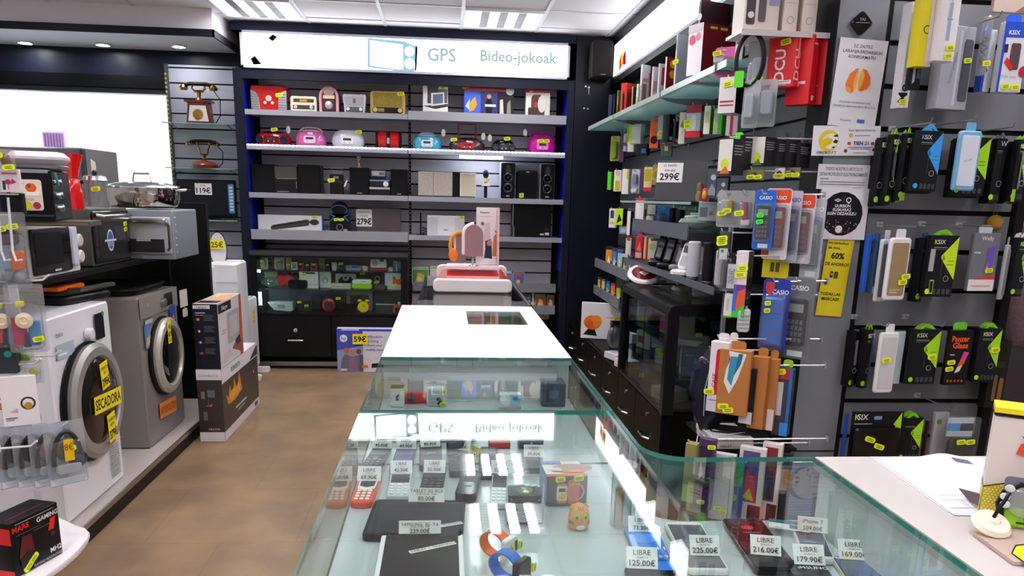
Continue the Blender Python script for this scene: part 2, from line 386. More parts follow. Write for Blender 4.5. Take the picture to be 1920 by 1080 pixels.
# the street outside
b = B(); fac = noisy('plaster', 'f5efee', 'ffffff', 1.5, .8); b.box((-9, 11.2, -.2), (1, 11.6, 7), fac)
for x, z0, w in ((-6.25, 3.05, .5), (-5.0, 3.0, .45)): b.box((x, 11.14, z0), (x+w, 11.2, z0+.05), mat('b898a8', .7))
for x in (-5.2, -4.7): b.box((x, 11.15, 3.0), (x+.04, 11.2, 3.4), mat('c8c0d0', .7))
a, c = at_y(72, 222, 11.1), at_y(132, 290, 11.1); b.box((a.x, 11.12, 0), (c.x, 11.2, a.z), mat('d8b8cc', .7)); d, e = at_y(79, 246, 11.1), at_y(122, 290, 11.1); b.box((d.x, 11.10, 0), (e.x, 11.12, d.z), mat('b890b0', .7))
for k in range(7): x = d.x+(e.x-d.x)*(k+.3)/7; b.box((x, 11.08, 0), (x+.02, 11.10, d.z-.02), mat('7a4a78', .6))
for k in range(4): b.box((-4.3+k*.55, 11.14, 1.3), (-4.0+k*.55, 11.2, 2.2), mat('cfd4de', .6))
struct(b, 'exterior_facade'); b = B(); b.box((-10, 7.1, -.15), (4, 11.2, -.1), mat('cfcac6', .8)); struct(b, 'exterior_pavement')

# ---------------------------------------------------------------- back shelving unit
UX0, UX1, UXM, UYF = -1.575, 0.985, -0.30, 6.6
t = thing('shelving_unit', 'grey slatwall shelving unit with white lit shelves along the back wall', 'shelving unit', (0, YB, 0))
def P(b, n, lab=None): o = b.obj(n, t, lab); o.location = (0, -YB, 0); return o
for x0, x1 in ((UX0-.07, UX0), (UX1, UX1+.05)):
    b = B(); b.box((x0, UYF, 0), (x1, YB-.002, 2.43), NAVY)
    xi = x1 if x0 < 0 else x0; dx = .003 if x0 < 0 else -.003
    b.box((min(xi, xi+dx), UYF+.03, .9), (max(xi, xi+dx), YB-.02, 2.4), mat('0b1fb0', 0.35)); P(b, 'side_panel')
b = B()
b.box((UX0+.003, YB-.022, .1), (UX1-.003, YB-.015, 2.43), GAP)
z = .45
while z < 2.36:
    for x0, x1 in ((UX0+.05, UXM-.01), (UXM+.01, UX1-.05)): b.box((x0, YB-.05, z), (x1, YB-.022, z+.093), SLAT)
    z += .105
P(b, 'back_panel')
b = B(); b.box((UXM-.008, YB-.056, .1), (UXM+.008, YB-.05, 2.43), GAP)
for k in range(70): b.box((UXM-.004, YB-.058, .2+k*.031), (UXM+.004, YB-.056, .216+k*.031), mat('9a9ca4', .4))
P(b, 'slotted_upright')
SHELFM = mat('a6a8b0', 0.4)
SZ = [2.105, 1.843, 1.472, 1.160]
for i, z in enumerate(SZ):
    for j, (x0, x1) in enumerate(((UX0+.01, UXM-.003), (UXM+.003, UX1-.01))):
        b = B(); b.box((x0, UYF, z), (x1, YB-.05, z+.022), SHELFM); b.box((x0, UYF-.012, z-.012), (x1, UYF, z+.028 if (i, j) != (0, 1) else z+.055), mat('9a9ca6', .35))
        if i == 3 and j == 0: b.box((x0, UYF-.014, z-.03), (x1, UYF-.012, z+.05), mat('94969e', .35))
        P(b, 'shelf')
for z in (.735, .545):
    b = B(); b.box((UXM+.03, UYF+.12, z), (UX1-.03, YB-.05, z+.015), SLATD); b.box((UXM+.03, UYF+.105, z-.02), (UX1-.03, UYF+.12, z+.055), mat('85878f', .4)); P(b, 'tray_shelf')
for x0, x1 in ((UX0+.01, UXM), (UXM, UX1-.01)):
    b = B(); b.box((x0, UYF-.016, 1.862), (x1, UYF-.012, 1.869), 'f2f4f8')
    n = 40
    for k in range(n): x = x0+(x1-x0)*(k+.5)/n; b.box((x-.010, UYF-.019, 1.861), (x+.010, UYF-.016, 1.870), emit('eef4ff', LED_POWER))
    P(b, 'led_strip', 'bright white strip of small lamps')
b = B(); n = 34
for k in range(n): x = at_y(862, 298, 6.7).x+k*.0105; b.box((x, 6.68, 1.815), (x+.008, 6.73, 1.838), emit('eef4ff', LED_POWER))
P(b, 'led_strip')
b = B(); b.box((UX0-.07, UYF+.005, 2.36), (UX1+.05, UYF+.045, 2.434), NAVY); b.box((UX0-.07, UYF+.005, 2.709), (UX1+.05, YB-.002, CZ-.008), mat('111630', .4)); P(b, 'top_fascia')
# lit signs
def lightbox(name, label, L, frame_m, art):
    t = thing(name, label, 'lit sign')
    b = B(); b.box((0, 0, 0), (L, .05, .268), frame_m)
    for a, c in (((0, -.012, 0), (L, 0, .018)), ((0, -.012, .252), (L, 0, .27)), ((0, -.012, 0), (.018, 0, .27)), ((L-.018, -.012, 0), (L, 0, .27))): b.box(a, c, mat('cfd4e2', .35))
    b.obj('frame', t); b = B(); b.box((.018, -.006, .018), (L-.018, -.001, .252), emit('f6f9ff', SIGN_POWER)); 
    b.deco(((.018, -.006, .018), (L-.036, 0, 0), (0, 0, .234)), art, .001); b.obj('lit_panel', t, 'glowing white panel with faint pictures and lettering'); return t
G1 = emit('a0b4bc', .68); G2 = emit('8fbcd8', .75); BK = emit('10141c', .3)
t2 = lightbox('lightbox_sign', 'long glowing white sign box with faint lettering above the back shelves', UX1-UX0, NAVY,
  [('p', [(.03, .02), (.022, .2), (.035, .3), (.055, .04)], BK), ('p', [(.17, .0), (.18, .0)], BK) if 0 else ('p', [(.078, .86), (.092, .98), (.105, .9), (.09, .76)], BK),
   ('p', [(.375, .08), (.46, .0), (.52, .0), (.525, .78), (.49, .93), (.378, .99)], G2), ('p', [(.383, .14), (.46, .05), (.485, .05), (.485, .82), (.384, .92)], emit('ffffff', 3.2)),
   ('c', .505, .62, .16, emit('ffffff', 3)), ('c', .505, .24, .17, emit('ffffff', 3)), ('p', [(.521, .02), (.526, .02), (.530, .75), (.524, .85)], BK),
   ('t', .56, .36, .4, 'GPS', G1, 'l', 0, .02), ('t', .725, .42, .34, 'Bideo-jokoak', emit('9cbcbc', .62), 'l', 0, .02)])
t2.location = (UX0, UYF, 2.437)
RL = emit('e8541e', 1.2); RD = emit('a01420', .8)
fl = [('p', [(.06+.012*i, .02+.1*(i % 3)), (.085+.012*i, .15+.1*(i % 4)), (.075+.012*i, .55+.1*(i % 3)), (.055+.012*i, .4)], [RL, RD, emit('f0b040', 2)][i % 3]) for i in range(5)]
t3 = lightbox('lightbox_sign', 'glowing white sign box with a red and orange flame picture high on the right wall', 3.3, DARK, fl + [('p', [(.66, .0), (.72, .0), (.73, .98), (.67, .98)], RD)])
t3.location = (XR-.125, 6.57, 2.445); t3.rotation_euler = (0, 0, rad(-90))
b = B(); b.box((XR-.14, 3.2, 2.70), (XR, 6.6, CZ-.008), DARK); b.box((XR-.14, 3.2, 2.40), (XR, 6.6, 2.444), DARK); struct(b, 'trim_7')
# ================================================================ glass counters
X0, X1, XE = -0.177, 0.362, 0.662; YJ = 1.604; YW = 2.168; YE = 3.25; YI = 1.288; YN = 0.62
def arc(cx, cy, r, a0, a1, n=8): return [(cx+r*math.cos(rad(a0+(a1-a0)*i/n)), cy+r*math.sin(rad(a0+(a1-a0)*i/n))) for i in range(n+1)]
SHM = mat('bcc3c6', 0.16, coat=0.3)
Lsh = [(X0, YN), (XE, YN), (XE, YI)]+arc(X1+.08, YI+.08, .08, 270, 180)+[(X1, YJ-.004), (X0, YJ-.004)]
t = thing('display_counter', 'near L shaped glass counter with mobile phones under its clear top', 'display counter', (0, 0, 0))
ins = [(X0+.004, YN), (XE-.004, YN), (XE-.004, YI-.004)]+arc(X1+.08, YI+.08, .084, 270, 180)+[(X1-.004, YJ-.008), (X0+.004, YJ-.008)]
def slab(name, pts, z0, z1, parent, top=PANE, edge=EDGE, lab=None):
    b = B(); n = len(pts); v = [(x, y, z0) for x, y in pts]+[(x, y, z1) for x, y in pts]
    b.add(v, [tuple(range(n, 2*n)), tuple(range(n-1, -1, -1))], top); b.add(v, [(i, (i+1) % n, n+(i+1) % n, n+i) for i in range(n)], edge); return b.obj(name, parent, lab)
slab('glass_top', Lsh, CT-.009, CT, t)
slab('shelf', ins, SH-.012, SH, t, SHM, SHM, 'pale grey glossy shelf under the glass')
def pane(name, pts, z0, z1, parent, th=.006):
    b = B()
    for i in range(len(pts)-1):
        (x0, y0), (x1, y1) = pts[i], pts[i+1]; L = math.hypot(x1-x0, y1-y0); nx, ny = -(y1-y0)/L*th, (x1-x0)/L*th
        b.add([(x0, y0, z0), (x1, y1, z0), (x1, y1, z1), (x0, y0, z1)], [(0, 1, 2, 3)], PANE)
    return b.obj(name, parent)
pane('front_pane', [(X0+.002, YN), (X0+.002, YJ-.006)], .5, CT-.0095, t)
pane('back_pane', [(X1-.002, YJ-.006)]+[(x, y) for x, y in arc(X1+.08, YI+.08, .082, 180, 270)]+[(XE-.004, YI-.002)], SH+.001, CT-.0095, t)
b = B(); b.prism([(x*.985+.002, y*.99+.01) for x, y in ins], FZ+.002, SH-.0125, mat('c9cdd0', .4), 'z'); b.obj('cabinet_base', t)
t = thing('display_counter', 'second glass counter section between the phones and the white counter top', 'display counter', (0, 0, 0))
q = [(X0, YJ), (X1, YJ), (X1, YW-.002), (X0, YW-.002)]
slab('glass_top', q, CT-.009, CT, t); slab('shelf', [(X0+.004, YJ+.004), (X1-.004, YJ+.004), (X1-.004, YW-.004), (X0+.004, YW-.004)], SH-.012, SH, t, SHM, SHM)
pane('front_pane', [(X0+.002, YJ+.002), (X0+.002, YW-.004)], .5, CT-.0095, t); pane('back_pane', [(X1-.002, YJ+.002), (X1-.002, YW-.004)], SH+.001, CT-.0095, t)
b = B(); b.box((X0+.01, YJ+.01, FZ+.002), (X1-.01, YW-.01, SH-.0125), mat('c9cdd0', .4)); b.obj('cabinet_base', t)
# white counter with a viewing window
WT = mat('dddcde', 0.3)
a = [at_z(875, 583, CT), at_z(985, 584, CT), at_z(993, 608, CT), at_z(878, 608, CT)]
hx0, hx1, hy0, hy1 = a[3].x, a[2].x-.006, a[3].y, a[0].y
t = thing('white_counter', 'white counter block with a small glass window let into its top', 'counter', (0, 0, 0))
b = B()
for p, r in (((X0, YW, 0), (hx0, YE, 0)), ((hx1, YW, 0), (X1, YE, 0)), ((hx0, YW, 0), (hx1, hy0, 0)), ((hx0, hy1, 0), (hx1, YE, 0))): b.box((p[0], p[1], CT-.022), (r[0], r[1], CT), WT)
b.obj('counter_top', t)
b = B(); b.box((X0+.006, YW+.003, FZ+.002), (X1-.006, YW+.02, CT-.0225), mat('d3d8d8', .4)); b.box((X0+.006, YW+.02, FZ+.002), (X0+.025, YE-.01, CT-.0225), WT); b.box((X1-.025, YW+.02, FZ+.002), (X1-.006, YE-.01, CT-.0225), WT); b.box((X0+.025, YE-.03, FZ+.002), (X1-.025, YE-.01, CT-.0225), WT); b.obj('cabinet_base', t)
b = B(); b.box((hx0+.001, hy0+.001, CT-.008), (hx1-.001, hy1-.001, CT-.002), PANE); b.obj('window_pane', t)
b = B(); b.box((hx0-.02, hy0-.02, CT-.14), (hx1+.02, hy1+.02, CT-.13), mat('7b7444', .4)); b.box((hx0-.02, hy1+.012, CT-.13), (hx1+.02, hy1+.02, CT-.0225), mat('cfc8a8', .5)); b.obj('inner_tray', t)
cx = hx0+(hx1-hx0)*.62
b = B(); b.ball((0, 0, .022), .022, .022, .022, glass('d9d8b0', 1, 1.5, .05, .1)); solo(b, 'glass_ball', 'clear glass ball under the small window of the white counter', 'ball', (cx, (hy0+hy1)/2, CT-.13))
carton('product_box', 'pale box under the small window of the white counter', 'box', (hx0+.06, (hy0+hy1)/2-.01, CT-.13), (.075, .05, .06), 'dcd8d6', {'T': [('r', .1, .1, .9, .5, '9a979c')]})
carton('product_box', 'dark olive box beside the glass ball under the small counter window', 'box', (hx1-.04, (hy0+hy1)/2, CT-.13), (.06, .07, .03), '4b4a1e', {}, stk=[('T', .6, .7)])
# white counter on the right
t = thing('white_counter', 'white counter top on the right carrying papers and the tall comic style box', 'counter', (0, 0, 0))
b = B(); b.box((XE+.004, YN, CT-.022), (2.1, YI, CT), mat('c6c3c1', .3)); b.obj('counter_top', t); b = B(); b.box((XE+.006, YN+.02, FZ+.002), (2.08, YI-.02, CT-.0225), mat('e6eae8', .4)); b.obj('cabinet_base', t)
# black framed glass case behind the white counter
t = thing('display_case', 'black framed low glass case behind the white counter holding the red display stand', 'display case', (0, 0, 0))
cx0, cx1, cy0, cy1 = -.115, .372, YE+.015, 4.55
b = B(); b.box((cx0, cy0, CT-.012), (cx1-.022, cy1, CT-.004), PANE); b.obj('glass_top', t)
b = B(); b.rbox((cx1-.022, cy0, CT-.07), (cx1, cy1, CT+.004), .02, mat('0d0d10', .3), 'y'); b.rbox((cx1-.03, cy0-.0, FZ+.002), (cx1, cy0+.05, CT-.071), .012, mat('0d0d10', .3), 'z'); b.box((cx0, cy0, CT-.06), (cx0+.012, cy1, CT-.0125), mat('0d0d10', .3)); b.box((cx0+.0125, cy1-.02, FZ+.002), (cx1-.0305, cy1, CT-.0125), mat('0d0d10', .3)); b.obj('frame', t)
b = B(); b.box((cx0+.013, cy0+.055, FZ+.002), (cx1-.031, cy1-.021, .62), mat('141417', .4)); b.obj('cabinet_base', t)
# ================================================================ appliances on the left
FZ=0.075;PT=0.165
b=B();b.box((-2.5,2.42,FZ),(-1.462,5.15,PT-.02),mat('0c0c0e',.4));b.box((-2.5,2.42,PT-.02),(-1.455,5.15,PT),mat('b4ada6',.35));b.box((-1.462,2.42,PT-.022),(-1.453,5.15,PT+.001),metal('b9b4ae',.35));solo(b,'platform','low black platform with a pale top edge under the washing machines','platform')
def washer(label,y0,y1,xf,zt,c,ringc,cat,dark_r,dtl):
    t=thing('washing_machine' if 'wash' in label else 'tumble_dryer',label,cat,(xf,(y0+y1)/2,PT+.002),90);w=y1-y0;h=zt-PT-.002;d=.56
    b=B();b.rbox((-w/2,0,0),(w/2,d,h),.012,mat(c,.3),'y',.006);b.obj('body',t)
    cz=h*.53 if dark_r else h*.56;R=w*.43 if dark_r else w*.36
    b=B();b.lathe([(R*1.04,0),(R*1.06,-.012),(R*.95,-.02)],mat('0c0d12',.3),(w*.0,0,cz),40,'y');b.obj('door_seal',t)
    b=B();b.lathe([(R,-.016),(R*1.02,-.035),(R*.94,-.05),(R*.80,-.052),(R*.76,-.04)],mat(ringc,.28,.35),(0.012,0,cz),44,'y');do=b.obj('door',t,'round silver rimmed door')
    b=B();b.lathe([(R*.77,-.040),(R*.70,-.052 if dark_r else-.046),(R*.5,-.060 if dark_r else-.050),(.001,-.064 if dark_r else-.052)],mat('241f1a',.12,coat=.5)if dark_r else mat('0a0a0d',.05,coat=1.0),(0.012,0,cz),36,'y');b.obj('door_glass',do)
    return t,w,h,cz,R
y0,y1=at_z(129,984,PT).y,at_z(244,893,PT).y;xf=at_z(129,984,PT).x;zt=at_y(85,600,y0).z
t,w,h,cz,R=washer('white tumble dryer with a large silver ringed dark door and yellow signs',y0,y1,xf,zt,'eeeef4','a4a29e','tumble dryer',True,None)
b=B();b.deco(front(w,h),[('r',.08,.80,.34,.87,'b4c4d6'),('t',.14,.905,.025,'beko','4a4c58'),('r',.10,.815,.22,.825,'ffffff'),('r',.70,.82,.86,.955,'17181f'),('c',.85,.945,.014,'1f9a3a'),('t',.16,.74,.018,'8 kg','a6a8b4')],.0075)
for k in range(9):
    for j in range(14):b.box((w*(.24+.02*k),-.0085,h*(.05+.013*j)),(w*(.24+.02*k)+.006,-.006,h*(.05+.013*j)+.005),'9a9ca8')
b.deco(front(w,h),[('r',0,.235,1,.238,'a2a4b0')],.0074);b.obj('control_panel',t)
b=B();b.lathe([(.026,0),(.026,-.022),(.02,-.026)],'e2e2e8',(w*.06,-.007,h*.87),18,'y');b.box((w*.06-.003,-.03,h*.87-.02),(w*.06+.003,-.0265,h*.87+.02),'b9bac4');b.obj('dial',t)
def ysign(t,x,z,ww,hh,lines,y=-.069,col=YEL,tilt=0,label=None,ink='2b2a10'):
    b=B();b.box((-ww/2,-.0008,-hh/2),(ww/2,.0008,hh/2),mat(col,.6));b.deco(((-ww/2,-.0008,-hh/2),(ww,0,0),(0,0,hh)),[('t',.5,v,s,tx,ink,'c',0,bo,.94)for(v,s,tx,bo)in lines],.0006);o=b.obj('paper_sign',t,label);o.location=(x,y,z);o.rotation_euler=(0,rad(tilt),0);return o
ysign(t,.02,cz+R*.45,.075,.115,[(.72,.12,'OFERTA',.01),(.55,.1,'349',0),(.12,.3,'295€',.02)],tilt=-6,label='yellow price sign on the dryer door')
ysign(t,.03,cz-.005,.27,.075,[(.22,.58,'SECADORA',.02)],tilt=3,label='yellow sign reading SECADORA')
ysign(t,.045,cz-R*.52,.08,.125,[(.74,.1,'OFERTA',.01),(.56,.12,'459€',0),(.12,.3,'379€',.02)],tilt=-4,label='yellow price sign low on the dryer door')
y0,y1=at_z(282,842,PT).y,at_z(371,786,PT).y;xf2=at_z(282,842,PT).x;zt2=at_y(261,560,y0).z
t,w,h,cz,R=washer('graphite silver washing machine with a chrome porthole, between the dryer and the boxes',y0,y1,xf2,zt2,'85817c','cfc8be','washing machine',False,None)
b=B();b.deco(front(w,h),[('r',0,.86,1,1,'8f8b86'),('r',.62,.885,.86,.975,'17181c'),('r',.1,.82,.28,.845,'c8c6c2'),('t',.2,.93,.02,'LG','d8d8d8'),('r',.06,.66,.2,.82,'4d7cb8'),('p',[(.09,.67),(.18,.69),(.16,.74),(.1,.73)],'e0b82c'),('r',.74,.76,.9,.88,'2a4aa0'),('p',[(.78,.77),(.88,.77),(.84,.82)],'e0a030')],.0068);b.obj('control_panel',t)
b=B();b.lathe([(.022,0),(.022,-.02),(.015,-.024)],metal('c0bcb4',.3),(w*.06,-.007,h*.925),18,'y');b.obj('dial',t)
ysign(t,-.03,cz+R*.68,.05,.13,[(.6,.2,'45',.02),(.3,.2,'8.9',.02),(.06,.14,'KG',0)],y=-.057,label='yellow tag on the washing machine door');ysign(t,0,h*.19,.26,.085,[(.25,.5,'1400 REVOLUTION',.01)],y=-.009,col='f0923a',tilt=4,label='orange sign under the washing machine door',ink='8a3a10')
# on the dryer: grill; on the washer: pan
p=at_z(118,592,zt+.01);t=thing('contact_grill','black folding grill with an orange block on it, on top of the white dryer','grill',(xf-.19,at_x(118,560,xf-.19).y,zt+.003),78)
b=B();b.rbox((-.17,-.13,0),(.17,.13,.032),.03,mat('17171a',.45),'z',.008);b.obj('lower_plate',t);b=B();b.rbox((-.16,-.12,.034),(.16,.13,.052),.03,mat('26241f',.35),'z',.006);b.obj('upper_plate',t);b=B();b.tube([(-.12,-.12,.06),(-.12,-.17,.065),(.12,-.17,.065),(.12,-.12,.06)],.010,mat('3a3833',.3));b.obj('handle',t)
b=B();b.rbox((-.10,-.06,0),(.10,.06,.022),.009,mat('f56a12',.4),'z',.005);b.box((-.08,-.045,.0225),(.08,.045,.0232),'e85c0c');solo(b,'orange_case','bright orange flat case lying on the black grill','case',(xf-.17,at_x(112,548,xf-.17).y,zt+.0575),84)
t=thing('griddle_pan','wide black griddle pan lying on the silver washing machine','griddle pan',(xf2-.24,(y0+y1)/2+.02,zt2+.003),90);b=B();b.rbox((-.26,-.2,0),(.26,.2,.02),.1,mat('121214',.4),'z',.006,6);b.rbox((-.27,-.21,.0205),(.27,.21,.034),.1,mat('1c1b1c',.35),'z',.004,6);b.obj('pan_body',t);b=B();b.tube([(-.27,-.06,.03),(-.31,-.05,.04),(-.31,.05,.04),(-.27,.06,.03)],.010,mat('0c0c0e',.4));b.obj('handle',t)
b=B();b.rbox((-.05,-.002,-.05),(.05,.0,.05),.004,'d9d4c6','y');b.rbox((-.03,-.004,-.11),(.035,-.0025,-.06),.01,'e6dfcc','y');b.tube([(0,-.001,-.05),(.01,-.002,-.065)],.002,'cccccc');solo(b,'paper_tag','cream paper tag hanging on the edge of the white dryer beside the silver washer','tag',(xf-.006,y1+.06,zt-.12),84)
# black shelf carrying the ovens
zs=at_x(166,505,-1.62).z
t=thing('appliance_shelf','black shelf above the washing machines carrying the microwave and ovens','shelf',(0,0,0))
b=B();b.box((-2.3,2.93,zs-.022),(-1.60,4.95,zs),mat('0e0e10',.4));b.obj('board',t);b=B();b.box((-2.3,4.90,PT+.002),(-1.66,4.94,zs-.023),mat('0d0d0f',.4));b.obj('end_panel',t);b=B();b.box((-2.3,2.94,PT+.002),(-2.26,2.98,zs-.023),mat('0d0d0f',.4));b.obj('back_post',t);b=B();b.box((-1.86,5.17,FZ+.002),(-1.50,5.22,at_y(370,381,5.17).z),mat('0c0c0e',.4));b.obj('upright_board',t)
def xbox(px,X,zb,d,name,label,cat,col,r=.008):
    """appliance whose front faces the aisle (+X): px = left x, right x, top y"""
    y0=at_x(px[0],400,X).y;y1=at_x(px[1],400,X).y;h=at_x(px[0],px[2],X).z-zb;w=y1-y0
    t=thing(name,label,cat,(X,(y0+y1)/2,zb+.002),90);b=B();b.rbox((-w/2,0,0),(w/2,d,h),r,mat(col,.35),'y',.004);b.obj('body',t);return t,w,h
t,w,h=xbox((42,141,421),-1.62,zs,.36,'microwave_oven','white framed microwave with a black door and two round knobs','microwave','e6e4e2')
b=B();b.rbox((-w*.45,-.012,h*.07),(w*.28,-.001,h*.90),.006,gloss('0b0b0d'),'y',.003);b.deco(((-w*.48,-.012,h*.04),(w*.78,0,0),(0,0,h*.91)),[('r',.1,.2,.75,.85,'17181b'),('r',.5,.06,.66,.1,'d8d8dc')],.001);b.obj('door',t)
b=B();b.rbox((w*.3,-.022,h*.12),(w*.38,-.0,h*.9),.012,mat('d8dcf0',.3),'y',.006);b.obj('door_handle',t)
for v in(.62,.3):b=B();b.lathe([(.028,0),(.028,-.02),(.022,-.025)],'dcd8cc',(w*.44,0,h*v),18,'y');b.obj('knob',t)
zmw=zs+.002+h
t,w,h=xbox((166,238,392),-1.64,zs,.34,'mini_oven','dark grey mini oven with a blue and white oval sticker on its door','mini oven','55524c')
b=B();b.rbox((-w*.47,-.012,h*.05),(w*.47,-.001,h*.95),.01,mat('1b1b1e',.2,coat=.4),'y',.004);b.deco(((-w*.47,-.012,h*.05),(w*.94,0,0),(0,0,h*.9)),[('r',.1,.1,.9,.75,'26272b'),('r',.55,.4,.85,.7,'33363a'),('c',.4,.42,.22,'e8ecf0',.75),('c',.4,.42,.18,'2a5fae',.75),('r',.24,.4,.56,.44,'e8ecf0'),('t',.4,.3,.09,'XXL','e8ecf0','c',0,.02)],.001);b.obj('door',t)
b=B();b.tube([(-w*.4,-.012,h*.88),(-w*.36,-.04,h*.86),(w*.36,-.04,h*.86),(w*.4,-.012,h*.88)],.009,metal('8d8a84',.3),8);b.obj('door_handle',t)
sticker(t,front(w,h,-.013),[(.83,.7),(.83,.6)],.02);zmo=zs+.002+h
# silver oven facing the camera
Yo=4.32;x0,x1=at_y(222,450,Yo).x,at_y(327,450,Yo).x;zo=at_y(300,394,Yo).z;w=x1-x0;h=zo-zs-.002
t=thing('mini_oven','silver grey table oven with a broad chrome handle under the steel pan','mini oven',((x0+x1)/2,Yo,zs+.002));b=B();b.rbox((-w/2,0,0),(w/2,.40,h),.008,mat('98a2ac',.3,.3),'y',.004);b.obj('body',t)
b=B();b.rbox((-w*.42,-.016,h*.12),(w*.46,-.001,h*.86),.008,mat('c8cbd0',.3,.3),'y',.004);b.deco(((-w*.42,-.016,h*.12),(w*.88,0,0),(0,0,h*.74)),[('r',.02,.03,.86,.4,'2c2a2a'),('r',.3,.34,.58,.42,'d0cec8'),('t',.44,.36,.05,'Orbegozo','5a5a5c','c',0,0,.26)],.001);b.obj('door',t)
b=B();b.rbox((-w*.40,-.05,h*.74),(w*.42,-.02,h*.84),.01,metal('cfd2d6',.2),'y',.006);b.tube([(w*.40,-.02,h*.78),(w*.45,-.03,h*.7),(w*.45,-.03,h*.25),(w*.4,-.02,h*.2)],.008,metal('cfd2d6',.2));b.obj('door_handle',t)
b=B()
for k in range(6):b.lathe([(.004,0),(.003,.003)],'d8d8d8',(w/2+.0005,.03,h*(.15+.14*k)),8,'x')
b.obj('rivet',t)
t=thing('steel_pan','wide shiny steel pan with lid and two side handles on the silver oven','pan',(at_y(270,380,4.50).x,4.50,zo+.006));R=.185;st=metal('c9c4bc',.08)
b=B();b.lathe([(R*.8,0),(R*.92,.012),(R,.05),(R,.105),(R*1.02,.108),(R*.97,.108)],st,n=36);b.obj('pot',t);b=B();b.lathe([(R*1.03,.110),(R*.98,.118),(R*.6,.135),(.001,.142)],metal('dfe0e2',.15),n=36);b.obj('lid',t);b=B();b.tube([(-.05,0,.138),(-.04,0,.18),(.04,0,.18),(.05,0,.138)],.005,st);b.obj('lid_handle',t)
for s in(-1,1):b=B();b.tube([(s*R,-.04,.095),(s*(R+.05),-.03,.1),(s*(R+.05),.03,.1),(s*R,.04,.095)],.006,st);b.obj('side_handle',t)
# on the microwave: black oven with griddle; red and glass jugs on the mini oven
Yb_=3.02;x0,x1=at_y(28,400,Yb_).x,at_y(100,400,Yb_).x;zb=zmw+.02
b=B();b.box((-.17,-.1,0),(.17,.1,.018),mat('4d453f',.5));b.box((-.16,-.102,.004),(.16,-.1,.012),'6a5f56');solo(b,'tray','brownish tray between the microwave and the black oven','tray',((x0+x1)/2-.02,Yb_+.12,zmw+.001),12)
w=x1-x0+.06;h=at_y(70,318,Yb_).z-zb
t=thing('toaster_oven','black table oven with a food picture sticker and silver knobs, stacked over the microwave','mini oven',((x0+x1)/2-.03,Yb_,zb+.001),12)
b=B();b.rbox((-w/2,0,0),(w/2,.26,h),.008,mat('0c0d10',.35),'y',.004);b.deco(front(w,h),[('r',.02,.08,.98,.12,'33363c'),('r',.02,.93,.95,1.0,'8a8c96')],.003);b.obj('body',t)
b=B();b.rbox((-w*.20,-.004,h*.2),(w*.32,-.0005,h*.80),.01,'efe2d2','y');b.deco(((-w*.20,-.004,h*.2),(w*.52,0,0),(0,0,h*.60)),[('t',.3,.85,.06,'Moulinex','c83a3a','c',0,0,.5),('c',.66,.74,.15,'e0641c',1.1),('c',.6,.8,.06,'8a3a10'),('r',.4,.48,.9,.6,'f8f4ee'),('c',.2,.15,.13,'d8571c'),('c',.5,.16,.14,'c8c428'),('c',.8,.16,.12,'a83248'),('t',.5,.32,.08,'INTENSE','6d7078','c',0,0,.8),('p',[(.02,.5),(.3,.5),(.25,.38),(.05,.36)],'c9c4d0')]);b.obj('picture_sticker',t,'white sticker with orange food pictures')
for v in(.75,.5,.25):b=B();b.lathe([(.014,0),(.014,.02),(.009,.024)],metal('aab4b8',.25),(w/2,.04,h*v),14,'x');b.obj('knob',t)
b=B();b.tube([(w/2+.01,.005,h*.95),(w/2+.02,0,h*.7),(w/2+.005,.01,h*.66)],.005,'2a6a7c');b.obj('blue_clip',t)
zg=zb+h+.002;t=thing('sandwich_grill','lilac grey rounded sandwich grill lying on the black table oven','grill',((x0+x1)/2-.02,Yb_+.12,zg+.001),12)
b=B();b.rbox((-.085,-.09,0),(.085,.09,.016),.03,mat('76767c',.3,.4),'z',.004);b.obj('base_plate',t);b=B();b.rbox((-.092,-.095,.0165),(.092,.095,.062),.04,mat('d6d0d8',.3),'z',.018,5);b.deco(((-.07,-.07,.0622),(.14,0,0),(0,.14,0)),[('c',.5,.5,.3,'c0b8c4',1.2)],.0005);b.obj('lid',t)
p=at_y(126,388,3.62);zr=zmo+.002;hh=at_y(126,289,3.62).z-zr
t=thing('popcorn_maker','red appliance with a flared red cup, beside the glass kettle','popcorn maker',(p.x+.02,3.60,zr))
b=B();b.lathe([(.055,0),(.06,.02),(.052,hh*.45),(.046,hh*.55)],gloss('d8141a'),n=22);b.obj('body',t);b=B();b.lathe([(.044,hh*.56),(.05,hh*.7),(.07,hh),(.064,hh),(.04,hh*.58)],gloss('e01a1a'),n=22);b.obj('cup',t,'flared red cup');sticker(t,((-.05,-.07,hh*.7),(.1,0,0),(0,0,hh*.3)),[(.65,.75),(.65,.4)],.022)
p=at_y(154,390,3.7);hh=at_y(154,330,3.7).z-zr
t=thing('glass_kettle','glass and steel kettle with a black handle on the dark mini oven','kettle',(p.x+.05,3.74,zr));b=B();b.lathe([(.05,0),(.055,.015),(.05,hh*.9),(.044,hh*.92),(.044,.02),(.001,.018)],glass('eaeef0',1.6,1.5,.03,.08),n=24);b.obj('jug',t)
b=B();b.lathe([(.052,hh*.88),(.046,hh),(.02,hh*1.05),(.001,hh*1.06)],metal(),n=24);b.ball((0,0,hh*1.1),.012,.012,.014,'18181a');b.obj('lid',t);b=B();b.tube([(-.045,-.01,hh*.85),(-.08,-.02,hh*.75),(-.085,-.02,hh*.35),(-.05,-.01,hh*.25)],.009,'1c1a22',8);b.obj('handle',t);sticker(t,((-.05,-.054,0),(.1,0,0),(0,0,hh)),[(.72,.62)],.02)
